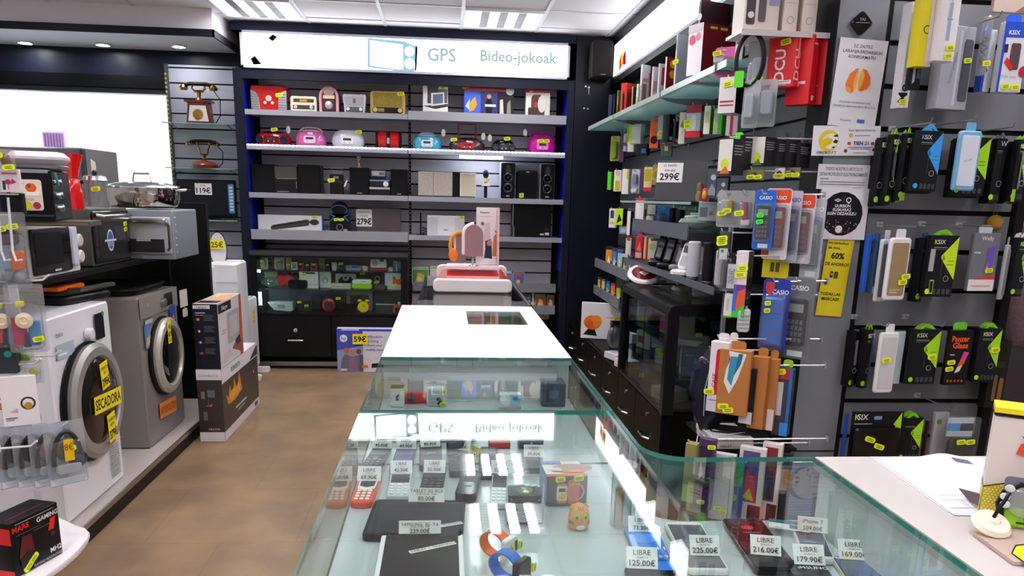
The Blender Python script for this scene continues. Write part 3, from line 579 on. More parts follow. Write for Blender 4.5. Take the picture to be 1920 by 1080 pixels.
# refrigerator by the window
Yf=5.25;xr=at_y(166,400,Yf).x;zt3=at_y(166,278,Yf).z;yb2=at_x(229,400,xr).y
t=thing('refrigerator','grey steel refrigerator standing by the shop window','refrigerator',(xr-.35,Yf,FZ+.002));h=zt3-FZ
b=B();b.rbox((-.35,.05,0),(.35,yb2-Yf,h),.006,mat('7f7c7c',.38,.3),'y',.004);b.obj('cabinet',t)
for z0,z1 in((.05,h*.34),(h*.345,h)):b=B();b.rbox((-.35,0,z0),(.35,.047,z1),.012,mat('74737a',.35,.4),'y',.008);b.box((.335,-.006,z0+.02),(.352,.04,z1-.01),mat('3b3a3c',.4));b.obj('door',t)
b=B();b.add([(.3515,.1,h-.14),(.3515,.17,h-.16),(.3515,.17,h-.08),(.3515,.1,h-.06)],[(0,1,2,3)],'dcd8d0');b.obj('energy_label',t,'small white label on the side')
# ---------------------------------------------------------------- left wall panel things
def gshelf(label,px,Y,d=.2):
    a,c=at_y(*px[0],Y),at_y(*px[1],Y);t=thing('glass_shelf',label,'glass shelf',((a.x+c.x)/2,Y,a.z));w=c.x-a.x
    b=B();b.box((-w/2,0,-.008),(w/2,YB-.03-Y,0),glass('cfe6e2',1.2));b.box((-w/2,-.002,-.008),(w/2,-.0002,0),mat('8fb4b0',.2));b.obj('pane',t)
    for s in(-1,1):b=B();b.tube([(s*w*.4,YB-Y-.025,-.03),(s*w*.4,.04,-.012)],.006,metal());b.obj('bracket',t)
    return a.z
zA=gshelf('glass shelf on the left wall panel under the tall antique telephone',((303,228),(437,230)),6.74);zB=gshelf('glass shelf on the left wall panel under the round based antique telephone',((310,313),(441,316)),6.74);zC=gshelf('glass shelf on the left wall panel under the television with the 119 euro card',((324,411),(445,412)),6.72)
BR=metal('b8913f',.25);WOOD=noisy('wood','5a2412','7a3820',14,.3,stretch=(1,6,1))
def oldphone(label,px,Y,zb,kind):
    x,_,w,h=fit(*px,Y);t=thing('antique_telephone',label,'telephone',(x,Y+.06,zb+.002),0,'antique style telephones');
    if kind==0:
        b=B();b.prism([(-w*.32,0),(w*.32,0),(w*.26,h*.5),(-w*.26,h*.5)],-.05,.05,WOOD,'y',.004);b.box((-w*.34,-.055,h*.5),(w*.34,.055,h*.56),WOOD);b.obj('base',t);b=B();b.prism([(-w*.26,.01),(w*.26,.01),(w*.2,h*.42),(-w*.2,h*.42)],-.054,-.0505,'ece4ea','y');b.lathe([(w*.12,-.055),(w*.13,-.058)],BR,(0,0,h*.2),16,'y');b.obj('front_plate',t,'white front plate with a dial')
    else:
        b=B();b.lathe([(w*.36,0),(w*.38,h*.1),(w*.3,h*.2),(w*.12,h*.26)],WOOD,n=24);b.obj('base',t)
    z0=h*(.56 if kind==0 else.26)
    b=B();b.lathe([(w*.1,z0),(w*.045,z0+h*.08),(w*.06,z0+h*.2),(w*.12,z0+h*.24)],BR,n=16);b.obj('neck',t);zc=h*.88
    b=B();
    for s in(-1,1):b.tube([(s*w*.08,0,z0+h*.2),(s*w*.17,0,zc-h*.03),(s*w*.16,0,zc+h*.03)],w*.03,BR)
    b.obj('cradle',t);b=B();b.tube([(-w*.36,0,zc+h*.04),(-w*.2,0,zc+h*.08),(w*.2,0,zc+h*.08),(w*.36,0,zc+h*.04)],w*.05,'1a120e',8);b.obj('handset',t)
    for s in(-1,1):b=B();b.lathe([(w*.09,-h*.08),(w*.12,-h*.02),(w*.05,h*.06)],BR,(s*w*.38,0,zc),14);b.obj('earpiece',t)
    b=B();b.tube([(w*.38,.01,zc-h*.08),(w*.52,.02,h*.6),(w*.5,.02,h*.2),(w*.36,.03,.004)],.004,'121214');b.obj('cord',t)
oldphone('tall antique telephone with a wooden box base and white dial plate',(335,151,404,226),6.74,zA,0);oldphone('antique telephone with a round wooden base and brass cradle',(346,262,410,313),6.74,zB,1)
x,_,w,h=fit(330,337,436,405,6.74);t=thing('television','black television with a 119 euro card on the left wall panel','television',(x,6.80,zC+.002));b=B();b.rbox((-w/2,0,.02),(w/2,.04,.02+h),.006,mat('121318',.25),'y',.003);b.deco(((-w/2,0,.02),(w,0,0),(0,0,h)),[('r',.02,.06,.98,.97,'1b1c22')],.0006);b.obj('screen',t)
b=B();b.box((-w*.2,-.04,0),(w*.2,.08,.008),'15161a');b.box((-.02,.01,.008),(.02,.03,.0195),'15161a');b.obj('stand',t);b=B();b.rbox((w*.38,-.003,h*.18),(w*.48,-.001,h*.96),.01,'4a9ad8','y');b.deco(((w*.38,-.003,h*.18),(w*.1,0,0),(0,0,h*.78)),[('r',.2,.08+.11*k,.8,.15+.11*k,'e8f2fa')for k in range(8)]);b.obj('feature_strip',t,'blue strip of feature icons')
price_card(t,.135,.092,[(.16,.44,'119€',.02),(.74,.12,'TV HD',0)],loc=(-w*.04,-.003,h*.66))
# ---------------------------------------------------------------- boxes on the floor
def boxon(name,label,cat,bl,br,yt,z,d,col,dec,stk=(),group=None,bev=.0015,sides=None,ssz=.022):
    """box located by the two lower corners of its front face"""
    a,c=at_z(*bl,z),at_z(*br,z);U=c-a;ang=math.atan2(U.y,U.x);ang=0 if abs(ang)<.15 else ang;w=U.length;h=at_y(br[0],yt,c.y).z-z
    n=Vector((-math.sin(ang),math.cos(ang),0));m=(a+c)/2+n*(d/2);return carton(name,label,cat,(m.x,m.y,z+.002),(w,d,h),col,dec,math.degrees(ang),group,stk,bev=bev,sides=sides,ssz=ssz),w,h,c
dR=at_z(476,757,FZ).y-at_z(422,828,FZ).y
t,w,h,c=boxon('heater_box','black and white heater box on the floor with orange flames printed on it','box',(376,829),(423,828),694,FZ,dR,'35302d',{'F':[('r',0,.86,1,1,'e8e6ee'),('r',0,0,1,.13,'e4e2ea'),('r',0,.13,1,.135,'b0aeb4'),('t',.5,.9,.035,'ROWENTA','8a8890','c',0,0,.85),('r',.15,.6,.3,.7,'77757a'),('r',.4,.62,.7,.72,'6a686c'),('p',[(.3,.5),(.6,.53),(.55,.49)],'d0641c'),('t',.6,.16,.03,'HEATER','d8d6dc','c',0,0,.6),('r',.2,.3,.36,.42,'6a686c'),('r',.4,.5,.44,.6,'5a585c')],'R':[('r',0,.12,1,.82,'3a332d'),('r',0,.80,1,1,'efeef4'),('r',0,0,1,.13,'eceaf2'),('t',.36,.865,.07,'ROWENTA','3a3a42','c',0,.02,.62),('p',[(.08,.62),(.14,.55),(.18,.72),(.24,.52),(.3,.76),(.36,.54),(.44,.8),(.5,.5),(.3,.44),(.12,.46)],'e08a1c'),('p',[(.16,.54),(.24,.62),(.34,.6),(.42,.66),(.44,.52),(.2,.48)],'f0b030'),('r',.3,.3,.6,.33,'c8c6c0'),('r',.35,.24,.55,.27,'a8a6a0'),('c',.85,.6,.025,'e8e6e2'),('r',.84,.04,.94,.1,'4a4a52'),('p',[(.75,.82),(1,.82),(1,.98),(.86,.9)],'3a3a42')],'T':[('r',.15,.02,.9,.2,'3a3a3e'),('r',0,.22,1,.24,'c8c6cc')]},sides='e9e7ee',bev=.001)
zr2=FZ+h+.004
a2=at_y(368,690,c.y);dB=at_x(455,640,at_y(414,690,c.y).x).y-c.y
w2=at_y(414,690,c.y).x-a2.x;h2=at_y(414,571,c.y).z-zr2
def flag(u,v,cs):return[('r',u+.05*k,v,u+.05*(k+1),v+.035,cc)for k,cc in enumerate(cs)]
carton('appliance_box','dark navy and white appliance box with small flags, standing on the heater box','box',(a2.x+w2/2,c.y+dB/2+.004,zr2),(w2,dB,h2),'1b1d2a',{'F':[('r',.02,.93,.7,.985,'e6e4e8'),('t',.36,.94,.026,'B Bergner','22242e','c',0,.01,.6),('r',.1,.86,.5,.875,'c8c8d0'),('r',.1,.83,.45,.84,'9a9aa4')]+flag(.12,.75,['c83a28','e8b020','c83a28'])+flag(.14,.57,['2a3a80','e8e8e8','b02a30'])+flag(.16,.40,['1f5a9a','f0f0f0','c83030'])+flag(.18,.23,['1f7a3a','c83030','c83030'])+[('r',.42,.58-.17*k+.02*j,.85-.05*(j%3),.587-.17*k+.02*j,'6a6c7c')for k in range(-1,3)for j in range(5)],
 'R':[('r',0,0,1,1,'e2dfe6'),('r',.02,.84,.55,.98,'2a2a34'),('t',.28,.88,.06,'B Bergner','f0f0f4','c',0,.01,.48),('r',.35,.3,.85,.8,'b4b2b0'),('r',.45,.4,.8,.72,'c9c8c6'),('p',[(.85,0),(1,0),(1,1),(.9,1)],'c8622c'),('p',[(.5,.2),(1,.02),(1,.22),(.7,.3)],'a8583c'),('p',[(.65,.3),(.85,.36),(.9,.22),(.7,.2)],'3a3440'),('p',[(.1,.06),(.5,.1),(.4,.22),(.15,.18)],'ddd0c4'),('r',.1,.55,.28,.57,'e09a9a'),('r',.1,.51,.26,.53,'e09a9a')],'T':[('r',0,0,1,1,'d9c8b4'),('r',.05,.1,.9,.3,'2a2a34'),('p',[(.3,.4),(.95,.3),(.9,.9),(.4,.8)],'e0a070')]},0,sides='dcdae0')
# white appliances behind them
x,z,w,h=fit(352,500,398,690,5.1);carton('white_carton','tall plain white carton behind the navy appliance box','box',(at_y(376,600,5.38).x,5.45,FZ+.002),(.15,.14,at_y(375,502,5.38).z-FZ),'e6e6ec',{'F':[('r',.1,.9,.9,.905,'cfcfd6')]},bev=.006)
t=thing('portable_freezer','white rounded floor appliance behind the navy box, right of the plain carton','appliance',(at_y(421,600,5.56).x,5.73,FZ+.002));hh=at_y(421,494,5.56).z-FZ
b=B();b.rbox((-.095,-.16,0),(.095,.16,hh),.03,mat('e4e6ea',.3),'z',.015);b.obj('body',t);b=B();b.rbox((-.075,-.164,hh*.86),(.10,-.161,hh*.96),.01,'f0f0f2','y');b.box((-.075,-.166,hh*.84),(-.065,-.1615,hh*.96),'c0c4ca');b.obj('front_panel',t)
t=thing('round_dish','round white and brown dish on edge with a yellow 25 euro card','dish',(at_y(398,470,5.6).x,5.75,at_y(398,470,5.6).z));b=B();b.lathe([(.075,.012),(.10,.0),(.102,-.006),(.07,-.002),(.001,.002)],'e8e6e6',(0,0,0),28,'y',.55,1.15);b.lathe([(.106,.012),(.106,-.001),(.10,.013)],'3a2a22',(0,0,0),28,'y',.55,1.15);b.obj('plate',t);b=B();b.box((-.04,.013,at_y(421,494,5.56).z-at_y(398,470,5.6).z+.006),(.04,.08,-.06),'2a2624');b.obj('stand',t);price_card(t,.10,.062,[(.2,.6,'25€',.02)],YEL,'5a5208',loc=(-.005,-.012,.002),label='yellow 25 euro card')
# ---------------------------------------------------------------- hook rack at the near end of the platform
RX,RY=-1.72,2.86
t=thing('hook_rack','wire hook rack of small carded goods at the near end of the platform','rack',(0,0,0));b=B()
zBk=at_z(165,1000,.33);bz=.33
for x in(-1.95,-1.52):b.box((x-.012,RY+.03,PT+.002),(x+.012,RY+.05,1.6),mat('cfd0d4',.35))
for k in range(16):b.box((-1.95,RY+.028,.42+k*.075),(-1.52,RY+.032,.425+k*.075),mat('dcdde0',.3))
b.obj('wire_panel',t)
b=B();b.prism([(-2.1,2.2)]+[tuple(at_z(u,v,bz)[:2])for u,v in((60,1096),(88,1078),(118,1056),(146,1032),(164,1010),(168,998),(160,990),(146,986))]+[(-1.42,2.80),(-2.1,2.80)],bz-.02,bz,mat('eeebee',.35),'z',.004);b.obj('base_shelf',t,'white rounded base shelf');b=B();b.box((-2.1,2.40,FZ+.002),(-1.47,2.41,bz-.0205),mat('141416',.4));b.obj('plinth',t)
HK='white wire hooks of the near left rack'
def whook(px0,px1,Y,lab):
    a,c=at_y(*px0,Y),at_y(*px1,Y);L=c-a;b=B();b.tube([(0,0,0),tuple(L),tuple(L+Vector((L.x*.12+.01,0,.018)))],.0035,mat('e4e2e6',.3),7);b.box((-.012,-.002,-.012),(.002,.002,.012),'d8d8dc');return solo(b,'display_hook',lab,'hook',tuple(a),0,HK)
whook((20,529),(80,525),2.8,'upturned white hook under the black microwave door');whook((20,670),(100,667),2.8,'upturned white hook holding the green packs, upper of two');whook((20,684),(66,682),2.74,'upturned white hook holding the green packs, lower of two');whook((25,805),(112,800),2.8,'white hook over the row of headset blister packs');whook((0,841),(58,836),2.62,'white hook nearest the camera, in front of the headset packs')
CLB=glass('f4f8fa',1.2,1.45,.05,.05)
def blister(label,px,Y,d,rz,cardc,prod,dec=(),group='carded goods on the near left rack',stk=(),name='blister_pack',holes=True):
    """carded blister: card at the back, clear dome and product in front"""
    x,z,w,h=fit(*px,Y);c=abs(math.cos(rad(rz)));w=max(w-d*abs(math.sin(rad(rz))),.012)/max(c,.25)
    t=thing(name,label,'blister pack',(x,Y,z),rz,group);b=B();b.rbox((-w/2,-.0008,0),(w/2,.0008,h),min(w,h)*.08,cardc if not isinstance(cardc,str)else mat(cardc,.4),'y');b.deco(front(w,h,-.0008),list(dec),.0005);b.obj('card',t)
    if d>.004:
        b=B();b.rbox((-w*.42,-d,h*.06),(w*.42,-.0012,h*.72),w*.16,CLB,'y',min(.006,d*.3));b.obj('clear_dome',t)
    for(nm,kind,cx,cz,sx,sz,col)in prod:
        b=B();X,Z,a,e=cx*w,cz*h,sx*w/2,sz*h/2
        if kind=='b':b.ball((X,-d*.5,Z),a,d*.4,e,mat(col,.35))
        elif kind=='r':b.rbox((X-a,-d*.85,Z-e),(X+a,-d*.1-.001,Z+e),min(a,e)*.5,mat(col,.35),'y',min(.002,d*.2))
        elif kind=='o':b.tube([(X+a*math.cos(q*math.pi/10),-d*.5,Z+e*math.sin(q*math.pi/10))for q in range(20)],max(min(d*.3,.008),.0015),mat(col,.4),6,True)
        elif kind=='a':b.tube([(X+a*math.cos(rad(q)),-d*.5,Z-e+2*e*math.sin(rad(q)))for q in range(0,181,15)],max(min(d*.3,.008),.0015),mat(col,.4),6)
        b.obj(nm,t)
    for(u,v)in stk:sticker(t,front(w,h,-max(d,.001)),[(u,v)],.018)
    return t,w,h
for i,(px,c1,c2,lab,st)in enumerate((((0,800,24,915),'1c1f2c','14161e','headset blister pack at the picture edge, darkest of the row on the near hook',[]),((8,800,54,912),'2a1820','1d1218','headset blister pack with a maroon ear pad, second in the row on the near hook',[]),((38,798,84,910),'20202a','16161c','headset blister pack with a black ear pad, middle of the row on the near hook',[]),((68,795,112,910),'8a7468','3a2a30','headset blister pack with a tan ear pad, fourth in the row on the near hook',[]),((98,790,150,908),'4a4c44','2c2c30','headset blister pack with an orange price tag, last in the row by the dryer',[(.55,.6)]))):
    tt,w,h=blister(lab,px,2.70-.012*i,.03,42,glass('dfe6ee',1.4,1.45,.08,.2),[('ear_pad','b',0,.58,.6,.36,c1),('headband','a',0,.6,.7,.5,c2),('microphone','r',0,.28,.6,.14,'b4b6ba')],[('r',.05,.02,.95,.12,'e8e6ea')],'headset packs in a row on the near hook',st)
    if i==4:price_card(tt,.03,.075,[(.5,.3,'8€',0)],'e8b80c','5a3a08',loc=(0,-.036,h*.42),label='orange hanging price tag')
b=B();b.lathe([(.026,0),(.03,.006),(.026,.014),(.001,.016)],gloss('16181f'),n=22,axis='y');b.lathe([(.018,-.003),(.012,-.006),(.001,-.006)],'2c3a4c',n=18,axis='y');p=at_y(147,860,2.66);solo(b,'security_disc','black round disc beside the last headset pack on the rack','disc',tuple(p),35)
def rackbox(label,px,Y,d,rz,col,dec,stk=()):
    x,z,w,h=fit(*px,Y);s,c=abs(math.sin(rad(rz))),abs(math.cos(rad(rz)));w=max((w-d*s)/c,.02);return carton('product_box',label,'box',(x,Y+d*.3,z),(w,d,h),col,dec,rz,'carded goods on the near left rack',stk)
HS=[('o',.72,.45,.13,.035,'3c2c48'),('c',.72,.4,.07,'b8881c'),('r',.08,.16,.4,.18,'55555c'),('r',.08,.12,.3,.14,'77777e'),('p',[(.2,.3),(.42,.36),(.42,.28)],'b9b4ae')]
rackbox('white box picturing a purple and gold headset on the middle rack hook',(5,705,62,797),2.70,.05,24,'efedf0',{'F':HS,'R':[('r',.2,.8,.9,.83,'55555c'),('r',.2,.72,.7,.74,'88888e'),('r',.15,.05,.9,.16,'a2a0a8')]});rackbox('white box behind the headset box, cut by the picture edge',(-30,709,8,796),2.72,.05,24,'eceaee',{'F':HS})
rackbox('dark teal box with a turquoise dot at the picture edge',(-30,594,20,700),2.72,.05,10,'243038',{'F':[('c',.78,.35,.06,'22a0a0'),('c',.75,.5,.03,'1f8a90'),('r',.0,.97,1,1,'2f6a3a')]})
blister('green and clear carded pack on the upper white hook',(28,656,62,685),2.78,.018,10,glass('eef2ea',1.2,1.45,.05,.2),[('green_item','b',0,.5,.7,.6,'7a9a2c')]);blister('clear pack with yellow beads on the lower white hook',(42,676,78,718),2.74,.018,12,glass('eeeef0',1.2,1.45,.05,.2),[('beads','b',.1,.5,.4,.4,'a8a21c'),('pale_item','b',-.1,.35,.4,.3,'d8c8bc')])
for k,(px,c1,c2,lab)in enumerate((((-12,540,30,655),'d8304a','3a5fae','clear pack of red and blue tubes with a round tag, at the picture edge'),((22,533,78,660),'b02850','2a80c0','clear pack of red and blue tubes with a cream round tag, right of its neighbour'))):
    t,w,h=blister(lab,px,2.72-.03*k,.04,18,glass('eef0f2',1.3,1.45,.06,.12),[('red_tube','r',-.18,.34,.34,.42,c1),('blue_tube','r',.2,.3,.28,.36,c2),('dark_tube','r',.0,.2,.2,.2,'1c2a50'),('yellow_top','r',-.1,.72,.22,.08,'c8b84a')],(),'tube packs on the near left rack',[(.8,.22)]if k else[])
    b=B();b.lathe([(.024,0),(.026,-.005),(.012,-.009),(.008,-.006)],'e4d6b4',(.0,-.045,h*.5),20,'y');b.obj('security_tag',t,'cream round security tag')
for px,lab,c in(((-8,405,24,535),'clear pack with a pale blue part at the picture edge, near the white microwave','8aa8c0'),((14,398,46,540),'clear pack with an orange part beside the white microwave','e0641c')):
    blister(lab,px,2.78,.045,15,glass('eceef2',1.3,1.45,.06,.1),[('coloured_part','r',.1,.38,.5,.25,c),('dark_part','r',-.1,.68,.6,.2,'4a3440'),('grey_part','b',.1,.15,.5,.18,'8d9096')],(),'clear packs beside the microwave',[(.6,.82)])
b=B();
for s in(0,.035):b.tube([(s,0,.2),(s,-.01,.03),(s+.012,-.02,0),(s+.03,-.02,.004)],.004,mat('c9ccd2',.3),7)
p=at_y(8,488,2.7);solo(b,'wire_holder','pale bent wire holder in front of the clear packs','wire holder',tuple(p))
rackbox('white and pink carded box with small mixer pictures, top of the rack',(4,318,34,360),2.74,.02,8,'efe4ea',{'F':[('r',.1,.8,.9,.86,'c84a80'),('c',.4,.45,.12,'c03070'),('p',[(.55,.35),(.85,.45),(.6,.6)],'c03070'),('r',.1,.1,.25,.5,'3a3a50'),('r',.38,.12,.42,.4,'c03070')]})
t,w,h=blister('clear pack with a brown figure and yellow stickers at the top of the rack',(-4,280,26,322),2.72,.03,8,glass('eef0f0',1.2,1.45,.06,.2),[('brown_item','b',.1,.5,.6,.6,'6a3a20')],(),'carded goods on the near left rack',[(.25,.7),(.8,.2)])
rackbox('black box with a red band under the pink carded box, at the picture edge',(-20,362,40,400),2.80,.03,0,'15131a',{'F':[('r',.4,.9,.95,.96,'d0d0d4'),('r',.0,.0,.4,.9,'1a2040')]})
# headset box on the base shelf
a=at_z(30,1086,bz);c=at_z(118,1037,bz);U=(c-a);ang=math.atan2(U.y,U.x);w=U.length;n=Vector((-math.sin(ang),math.cos(ang),0));hh=at_y(106,942,c.y).z-bz;d=.10;m=(a+c)/2+n*d/2
t=carton('headset_box','black and red gaming headset box standing on the white base shelf','box',(m.x,m.y,bz+.002),(w,d,hh),'111013',{'F':[('t',.04,.80,.10,'MARS','d01818','l',0,.03,.4),('t',.98,.80,.085,'GAMING','e8e8ea','r',0,.02,.48),('r',.1,.93,.9,.94,'c8c8cc'),('r',.1,.73,.6,.735,'8a8a90'),('r',.45,.68,.8,.685,'9a9aa0'),('p',[(.74,.55),(.86,.55),(.92,.78),(.8,.76)],'e02018'),('r',.78,.44,.86,.5,'3a3a40'),('p',[(.1,.3),(.42,.28),(.4,.66),(.2,.68)],'5a1216'),('p',[(.14,.1),(.4,.1),(.5,.3),(.3,.4),(.12,.3)],'2a2426'),('t',.97,.13,.09,'MH2','f0f0f2','r',0,.02),('t',.97,.03,.05,'GAMING HEADPHONES','c0c0c6','r',0,0,.6)],'L':[('r',.0,.6,1,.9,'d01818'),('r',0,0,1,.12,'d81c1c')],'T':[('r',.1,.3,.9,.34,'8a1216')]},math.degrees(ang))
sticker(t,((-w/2,-d/2,0),(w,0,0),(0,0,hh)),[(.38,.2),(.26,.1)],.018,2.2,STK,35)
# ================================================================ things on the back shelves
S1,S2,S3,S4=(z+.0235 for z in SZ)
FZ=0.075;YS=6.68
def body(t,w,d,h,m,r=.02,ch=.004,name='body'):
    b=B();b.rbox((-w/2,0,0),(w/2,d,h),r,m,'y',ch);return b
def knob(t,x,z,r,m,y=0.0,L=.012,name='knob',lab=None):
    b=B();b.lathe([(r,0),(r,-L*.8),(r*.85,-L)],m,(x,y,z),14,'y');b.obj(name,t,lab)
def stk_front(t,w,h,pos,y=0.0,sz=.03):sticker(t,front(w,h,y),pos,sz)
RAD='radios and small music players on the back shelves'
# --- top shelf, left bay
x,_,w,h=fit(471,163,537,209,YS);t=thing('retro_radio','red retro radio with two silver slatted speakers on the top left shelf','radio',(x,YS,S1),0,RAD)
b=B();b.prism([(-w*.46,0),(w*.46,0),(w*.5,h*.85),(w*.47,h),(-w*.47,h),(-w*.5,h*.85)],0,.17,gloss('c51517'),'y',.006);b.deco(front(w,h),[('r',.35,.72,.63,.8,'8e1a14')],.001);b.obj('body',t)
for s in(-1,1):
    b=B();pts=[(s*w*.49,h*.08),(s*w*.49,h*.82),(s*w*.36,h*.76),(s*w*.27,h*.55),(s*w*.25,h*.08)]
    b.prism(pts if s<0 else pts[::-1],-.010,0,metal('d5d9dd',.3),'y',.003)
    for k in range(6):b.box((s*w*.375-w*.1,-.013,h*(.14+.1*k)),(s*w*.375+w*.1,-.0085,h*(.17+.1*k)),mat('6f7d86',.4))
    b.obj('speaker_grille',t)
knob(t,0,h*.5,w*.085,'c9c4bd',0,.012,'dial');[knob(t,s*w*.1,h*.33,w*.045,'d9d4cc')for s in(-1,1)];stk_front(t,w,h,[(.8,.64)],-.012)
x,_,w,h=fit(545,182,593,211,YS);t=thing('retro_radio','small cream radio with rounded corners beside the red retro radio','radio',(x,YS,S1),0,RAD)
b=body(t,w,.1,h,'efe9d6',h*.16);b.deco(front(w,h),[('r',.12,.62,.9,.84,'4a3123'),('r',.36,.67,.64,.79,'e0a010'),('r',.1,.2,.92,.45,'3a3531')],.001);b.obj('body',t)
knob(t,-w*.3,h*.33,h*.11,'d8cfb4');knob(t,w*.3,h*.33,h*.11,'d8cfb4')
x,_,w,h=fit(599,161,634,211,YS);t=thing('jukebox_radio','small jukebox shaped radio with a pink glowing arch','radio',(x,YS,S1),0,RAD)
ar=[(w*.5*math.cos(rad(a)),h-w*.5+w*.5*math.sin(rad(a)))for a in range(0,181,15)]
b=B();b.prism([(-w*.5,0),(w*.5,0)]+ar,.012,.13,mat('5b1414',.3),'y');b.obj('cabinet',t)
b=B();b.tube([(w*.43,.008,0)]+[(w*.43*math.cos(rad(a)),.008,h-w*.5+w*.43*math.sin(rad(a)))for a in range(0,181,15)]+[(-w*.43,.008,0)],w*.08,mat('f0aeb6',.25),8);b.obj('arch',t,'pink arch tube')
b=B();b.box((-w*.32,0,h*.1),(w*.32,.014,h*.62),'3b0d10');b.lathe([(w*.27,.012),(w*.27,0)],'b9a08c',(0,0,h*.8),16,'y');b.box((-w*.3,-.002,h*.54),(w*.3,.012,h*.66),'e8d9b0');b.lathe([(w*.2,.0),(w*.2,-.004),(w*.1,-.006)],metal('dcdfe4',.3),(0,0,h*.3),18,'y');b.obj('front_panel',t)
x,_,w,h=fit(643,178,686,214,YS);t=thing('retro_radio','silver and white radio tapering towards its base, with a fluted grille','radio',(x,YS,S1),0,RAD)
b=B();b.prism([(-w*.42,0),(w*.42,0),(w*.5,h*.9),(w*.46,h),(-w*.46,h),(-w*.5,h*.9)],0,.1,mat('d9dadd',.35),'y',.005)
for k in range(13):b.box((-w*.41+k*w*.065,-.004,h*.42),(-w*.385+k*w*.065,.002,h*.88),mat('a6a9b0',.4))
b.deco(front(w,h),[('r',.14,.1,.86,.36,'54565c'),('r',.45,.55,.55,.78,'6e5a3a')],.004);b.obj('body',t)
knob(t,-w*.27,h*.25,h*.09,'f0f0f0',-.004);knob(t,w*.27,h*.25,h*.09,'f0f0f0',-.004)
x,_,w,h=fit(694,173,760,216,YS);t=thing('retro_radio','gold coloured radio with an olive cloth grille at the end of the top left shelf','radio',(x,YS,S1),0,RAD)
b=B();b.prism(rrect(-w*.49,0,w*.49,h,h*.14),0,.12,mat('c2a55c',.35),'y',.006);b.obj('body',t)
b=B();b.rbox((-w*.41,-.006,h*.38),(w*.41,.002,h*.92),h*.06,noisy('cloth','7d6f1e','978729',90,.8),'y');b.obj('speaker_grille',t)
b=B();b.rbox((-w*.43,-.004,h*.09),(w*.43,.002,h*.33),h*.1,mat('241f16',.3),'y');b.deco(front(w,h),[('r',.22,.14,.4,.28,'8e855e')],.0045);b.obj('dial_panel',t)
knob(t,-w*.35,h*.21,h*.1,'c8ad6a',-.004);knob(t,w*.35,h*.21,h*.1,'c8ad6a',-.004);stk_front(t,w,h,[(.87,.9)],-.006)
# --- top shelf, right bay
BXG='boxes on the back shelves'
def pbox(px,Y,zs,d,col,dec,label,name='product_box',cat='box',stk=(),rz=0,group=BXG,**k):
    x,z,w,h=fit(*px,Y);return carton(name,label,cat,(x,Y+d/2,zs if zs is not None else z),(w,d,h),col,dec,rz,group,stk,**k)
pbox((793,157,840,220),YS-.02,S1,.09,'f2efee',{'F':[('p',[(.0,.3),(1,.38),(1,.3),(.5,.22),(0,.3)],'3a3638'),('r',.18,.38,.62,.88,'43424a'),('r',.62,.4,.98,.8,'5d6068'),('p',[(.33,.3),(.85,.36),(.85,.72),(.33,.68)],'e9eef2'),('p',[(.4,.36),(.8,.4),(.8,.67),(.4,.64)],'5a6a7c'),('r',0,.05,1,.06,'c43a36'),('r',.85,.9,1,.98,'c8261f'),('r',.05,.12,.5,.15,'b8b2b0')]},'white box picturing a grey tablet device on the top right shelf',stk=[('F',.8,.84)])
t=pbox((870,155,964,225),YS-.02,S1,.1,'31409c',{'F':[('r',0,.82,1,1,'3b48b8'),('t',.5,.86,.09,'PS4','f4f4ff','c',0,.02),('r',0,.7,1,.8,'d32a2a'),('r',.0,.02,.33,.69,'3c62d8'),('r',.34,.02,.66,.69,'232c6a'),('r',.67,.02,1,.69,'26262e'),('p',[(.1,.15),(.2,.2),(.26,.35),(.22,.55),(.12,.4)],'f0a61e'),('p',[(.02,.3),(.12,.5),(.1,.2)],'a9d3f6'),('p',[(.44,.1),(.56,.1),(.57,.4),(.5,.6),(.43,.4)],'12141c'),('c',.5,.56,.06,'c99a7c'),('r',.42,.3,.64,.36,'e8eaf2'),('p',[(.72,.1),(.8,.12),(.78,.5),(.72,.48)],'d4c8b4'),('p',[(.86,.1),(.95,.1),(.93,.5),(.87,.4)],'8d8478'),('c',.92,.72,.11,'f4f4f4'),('p',[(0,.02),(.35,.02),(.2,.12),(0,.1)],'141622')]},'blue game console bundle box with three game covers on the top right shelf')
o=price_card(t,.14,.075,[(.25,.5,'349€',.03)],YEL,'33300a','price_card',(-.145,-.055,.235),0,0,'tilted yellow price card');o.rotation_euler=(0,rad(-14),0)
pbox((985,172,1032,228),YS-.02,S1,.1,'f1ece2',{'F':[('r',0,.88,1,1,'cc2a2e'),('t',.2,.91,.05,'Ogle','ffffff'),('p',rrect(.22,.3,.72,.82,.14),'59302a'),('p',rrect(.1,.12,.78,.4,.04),'4a2720'),('c',.42,.5,.09,'b5303a'),('c',.66,.52,.28,'e6dfd4',.5),('r',.6,.05,.9,.14,'bdb7ac'),('c',.2,.12,.06,'454a4e')]},'cream box with a red top band picturing a brown record player')
